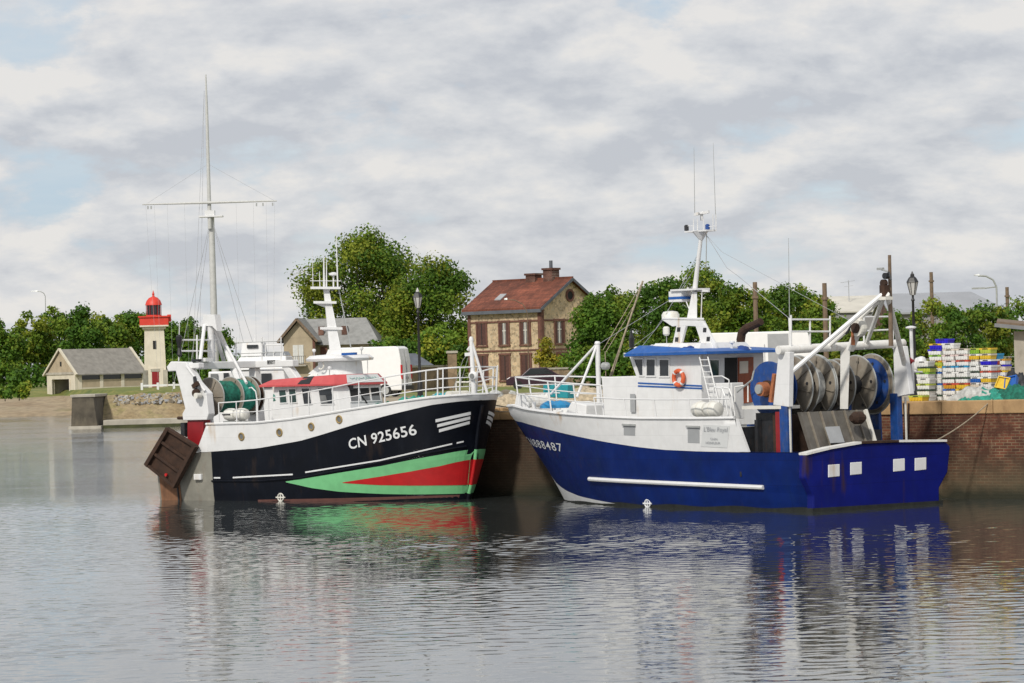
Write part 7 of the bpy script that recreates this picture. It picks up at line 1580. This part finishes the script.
def crate(body, rim, loc, rot, label, w=CW):
    key = (body, rim, round(w, 2)); t = thing('fish_crate', label, 'crate', loc, rot, 'fish crates stacked on the quay')
    if key not in CRATE:
        b_, r_ = 'crate_'+body, 'crate_'+rim; mb = MB(); h = CH-.008
        x, y = w/2, CD/2
        lo = [(-x+.03, -y+.025, 0), (x-.03, -y+.025, 0), (x-.03, y-.025, 0), (-x+.03, y-.025, 0)]; hi = [(-x+.008, -y+.008, h-.055), (x-.008, -y+.008, h-.055), (x-.008, y-.008, h-.055), (-x+.008, y-.008, h-.055)]
        mb.hexa(lo+hi, b_)
        for u in (-.62, -.2, .2, .62): mb.box((x*u-.018, -y-.004, .02), (x*u+.018, -y+.02, h-.055), b_)
        o1 = mb
        m2 = MB()
        for (a0, b0, a1, b1) in ((-x, -y, x, -y+.035), (-x, y-.035, x, y), (-x, -y+.0355, -x+.035, y-.0355), (x-.035, -y+.0355, x, y-.0355)): m2.box((a0, b0, h-.055), (a1, b1, h), r_)
        m2.box((-.10, -y-.006, h-.045), (.10, -y-.001, h-.015), 'dark_void')
        CRATE[key] = (mb.build('tub', t).data, m2.build('rim', t).data)
    else:
        for nm, me in zip(('tub', 'rim'), CRATE[key]): o = bpy.data.objects.new(nm, me); COL.objects.link(o); o.parent = t
    return t
ORD = ['lowest', 'second', 'third', 'fourth', 'fifth', 'sixth', 'seventh', 'eighth', 'ninth', 'tenth']
NICE = {'ultra': 'deep blue', 'dark': 'dark green', 'lime': 'lime', 'orange': 'amber'}
stacks = [  # name, pixel x of the centre, distance behind the wall, levels (tub, rim) from below
    ('stack nearest the lantern post', 927.0, 1.5, [('white', 'white'), ('white', 'dark'), ('white', 'lime'), ('white', 'white'), ('white', 'green'), ('lime', 'dark'), ('white', 'white')], .50),
    ('narrow blue-topped stack', 939.5, 2.2, [('white', 'dark'), ('white', 'white'), ('white', 'blue'), ('white', 'white'), ('white', 'blue'), ('white', 'yellow'), ('lime', 'orange'), ('white', 'green'), ('white', 'ultra'), ('ultra', 'yellow')], .50),
    ('tallest white stack', 953.0, 1.7, [('white', 'white'), ('white', 'blue'), ('orange', 'red'), ('white', 'dark'), ('white', 'white'), ('white', 'cyan'), ('white', 'pink'), ('white', 'pink'), ('white', 'cream'), ('white', 'white')], .48),
    ('second tallest white stack', 966.0, 1.7, [('white', 'cream'), ('white', 'yellow'), ('yellow', 'red'), ('white', 'dark'), ('white', 'white'), ('white', 'cyan'), ('white', 'red'), ('white', 'pink'), ('white', 'cream')], .48),
    ('green-topped stack', 978.0, 1.9, [('white', 'cream'), ('white', 'white'), ('cream', 'white'), ('blue', 'white'), ('white', 'dark'), ('white', 'white'), ('white', 'cream'), ('yellow', 'white'), ('green', 'lime')], .43),
    ('lime-topped stack', 989.5, 1.9, [('white', 'white'), ('white', 'pink'), ('white', 'cream'), ('yellow', 'white'), ('white', 'red'), ('white', 'white'), ('ultra', 'white'), ('yellow', 'cream'), ('lime', 'yellow')], .43),
    ('cyan-topped stack', 996.5, 2.5, [('white', 'white'), ('white', 'green'), ('cream', 'blue'), ('white', 'blue'), ('white', 'red'), ('cream', 'white'), ('red', 'white'), ('cyan', 'cyan')], .43),
    ('stack nearest the shed', 1004.0, 2.7, [('white', 'white'), ('white', 'cream'), ('pink', 'blue'), ('white', 'ultra'), ('white', 'yellow'), ('cream', 'ultra'), ('white', 'orange')], .43)]
rc = random.Random(12)
for (nm, px, back, lv, w) in stacks:
    base = quay_pt(px, 400, back)
    for i, (a, c) in enumerate(lv):
        off = Vector((rc.uniform(-.025, .025), rc.uniform(-.03, .03), i*CH))
        pos = 'topmost' if i == len(lv)-1 else ORD[i]+(' from bottom' if i else '')
        crate(a, c, base+off+Vector((0, 0, .004)), QROT if False else qrot+rc.uniform(-.05, .05), f"{NICE.get(a, a)} crate with {NICE.get(c, c)} rim, {pos} of the {nm}", w)
base = quay_pt(948, 400, 1.75)
crate('ultra', 'ultra', quay_pt(946.5, 400, 2.35)+Vector((0, 0, 10*CH-.03)), qrot, 'small deep blue fish crate bridging the two tallest stacks', .50)
crate('yellow', 'lime', quay_pt(919, 400, .95)+Vector((0, 0, .004)), qrot, 'single yellow fish crate at the foot of the right lantern', .55)
for i, (a, px, bk, z, rx, lab) in enumerate((('yellow', 1005, 1.1, .48, .5, 'tilted yellow fish crate lying on the green net heap'), ('blue', 1013.5, 1.15, .50, -.5, 'tilted blue fish crate leaning on the yellow one over the nets'))):
    t = crate(a, a, quay_pt(px, 400, bk)+Vector((0, 0, z)), qrot+rx*.5, lab, .45); t.rotation_euler = (1.1, rx*.35, qrot)
def heap(name, label, cat, px, back, w, d, h, m, seed, n=26, zo=0.0):
    """crumpled netting: a lumpy mound with a real underside"""
    b = quay_pt(px, 400, back); rows = []; 
    for i in range(25):
        t = i/24*2-1; row = []
        for j in range(17):
            s = j/16*2-1; q = max(0, 1-t*t)*max(0, 1-s*s); e = mnoise.noise(Vector((t*3+seed, s*2.5, seed*.7)))*.5+mnoise.noise(Vector((t*8+seed, s*6, 2)))*.25
            row.append((t*w/2, s*d/2, h*(q**.55)*(1+e*.9)-.03+(.0 if q else 0)))
        rows.append(row)
    mb = MB(); mb.grid(rows, m); lo = [(r[0][0], r[0][1], -.03) for r in rows]
    o = mb.build(name, loc=(b.x, b.y, ZQ+zo), rotz=qrot, smooth=True, angle=180); tag(o, label, cat); return o
heap('net_heap', 'pale green net heap lying along the foot of the fish crates', 'net', 978, .80, 2.1, .65, .42, 'net_grey', 3); 
heap('net_heap', 'teal net heap under the tilted yellow crate', 'net', 985, .75, 1.8, .6, .36, 'net_teal', 9)
heap('net_heap', 'bright green net heap at the right edge of the quay', 'net', 1015, 1.0, 1.3, .9, .5, 'net_green', 14)
heap('net_heap', 'dark net heap behind the tilted crates', 'net', 1016, 2.0, 1.4, 1.0, .85, 'dark_gear', 17)
# nets and rubble on the quay between the two boats
def heap2(label, px, py, Y, w, d, h, m, seed):
    b = atk(px, py, Y); rows = []
    for i in range(25):
        t = i/24*2-1; row = []
        for j in range(13):
            s = j/12*2-1; q = max(0, 1-t*t)*max(0, 1-s*s); e = mnoise.noise(Vector((t*3+seed, s*2.5, seed*.7)))*.5+mnoise.noise(Vector((t*8+seed, s*6, 2)))*.25
            row.append((t*w/2, s*d/2, h*(q**.55)*(1+e)-.03))
        rows.append(row)
    tag(MB().grid(rows, m).build('net_heap', loc=(b.x, b.y, ZQ), smooth=True, angle=180), label, 'net')
heap2('tan net heap on the quay between the two trawlers', 515, 396, 84, 2.6, 1.6, .42, 'net_tan', 31)
heap2('long pale net heap on the quay behind the black trawler bow', 455, 394, 95, 3.2, 1.5, .42, 'net_grey', 37)
heap2('tan net heap on the quay behind the blue trawler bow rail', 580, 392, 92, 3.6, 1.6, .50, 'net_tan', 41)
b = atk(503, 392, 98); mb = MB()
for kx_ in range(7): r = random.Random(kx_); mb.lathe([(.04, .42), (.24, .34), (.34, .12), (.34, -.05)], 'net_grey' if kx_ < 5 else 'dark_stone', (r.uniform(-.5, .5), r.uniform(-.3, .3), r.uniform(-.05, .08)), n=9)
tag(mb.build('net_sack', loc=(b.x, b.y, ZQ), smooth=True), 'grey bulging net sack on the quay between the two bows', 'sack')
b = quay_pt(921, 400, 2.4); mb = MB()
for kx_ in range(6): r = random.Random(kx_+50); mb.lathe([(.03, .34), (.13, .30), (.22, .10), (.20, -.05)], 'white', (r.uniform(-.12, .12), r.uniform(-.1, .1), r.uniform(0, .25)+.95), n=9)
mb.box((-.3, -.22, 0), (.3, .22, .92), 'dark_gear')
tag(mb.build('sack_on_bin', loc=b, rotz=qrot, smooth=True, angle=40), 'white plastic sack on a dark bin beside the right lantern', 'sack')

# ------------------------------------------------------------------ shed, fence, ropes
b = atk(1018, 378, 82); sh = thing('quay_shed', 'pale shed with a weathered overhanging grey roof at the right edge', 'shed', (b.x, 82.5*KY, ZQ), math.radians(-9))
hs_ = atk(1018, 334, 82).z-ZQ
mb = MB(); mb.box((0, 0, 0), (4, 2.2, hs_+.1), 'shed_wall'); mb.build('wall', sh)
mb = MB(); mb.hexa([(-.62, -.4, hs_+.42), (4.4, -.4, hs_-.25), (4.4, 3.4, hs_-.1), (-.62, 3.4, hs_+.55), (-.62, -.4, hs_+.50), (4.4, -.4, hs_-.15), (4.4, 3.4, hs_+.0), (-.62, 3.4, hs_+.64)], 'pole_wood')
mb.bar((-.7, -.45, hs_+.36), (4.4, -.45, hs_-.3), .1, .14, 'slate'); mb.build('roof', sh)
fa = atk(905, 380, 94); fe = atk(1016, 380, 92); Lf = math.hypot(fe.x-fa.x, fe.y-fa.y)
fc = thing('wire_fence', 'low wire fence on brown timber posts behind the fish crates', 'fence', (fa.x, fa.y, 3.1), math.atan2(fe.y-fa.y, fe.x-fa.x))
for xx in (.4, 1.5, 2.6, 3.8, 4.6): MB().box((xx-.06, -.06, -.2), (xx+.06, .06, 1.5), 'pole_wood').build('post', fc)
mb = MB()
for z in (.5, .95, 1.4): mb.tube((0, 0, z), (Lf, 0, z), .012, 'wire', n=4)
mb.build('wire', fc)
def rope(name, label, a, b, sag, r=.022):
    mb = MB(); pts = [vl(a, b, t/16)-Vector((0, 0, sag*4*(t/16)*(1-t/16))) for t in range(17)]; mb.path(pts, r, 'rope', 6); tag(mb.build(name), label, 'rope')
e1 = quay_pt(952, 408, .05); e1.z = ZQ+.02
rope('mooring_rope', 'thin mooring rope from the blue trawler stern up to the quay below the crates', FB.world((.4, -2.75, 1.9)), e1+Vector((1.2, -.75, 0)), .12)
rope('mooring_rope', 'mooring rope from the black trawler bow to the quay', FK.world((HK.xs(3)-.7, .4, kt_f(HK.xs(3)-.7))), Vector((.4, quayY(.4)+.4, ZQ+.02)), .15)
rope('mooring_rope', 'mooring rope from the blue trawler bow to the quay', FB.world((HB.xs(3)-.9, -.5, 3.2)), Vector((-1.4, quayY(-1.4)+.4, ZQ+.02)), .15)
mb = MB(); a = quay_pt(905, 408, -.08)
for kx_, (x0, x1) in enumerate(((903.5, 905.5), (908.5, 906))):
    q0 = quay_pt(x0, 400, -.07); q1 = quay_pt(x1, 400, -.09); mb.path([q0+Vector((0, 0, -.05)), q1+Vector((0, 0, -1.2))], .03, 'rust', 6)
tag(mb.build('hanging_chain'), 'rusty chain hanging down the quay wall at the blue trawler stern', 'chain')
# weeds rooted along the quay top
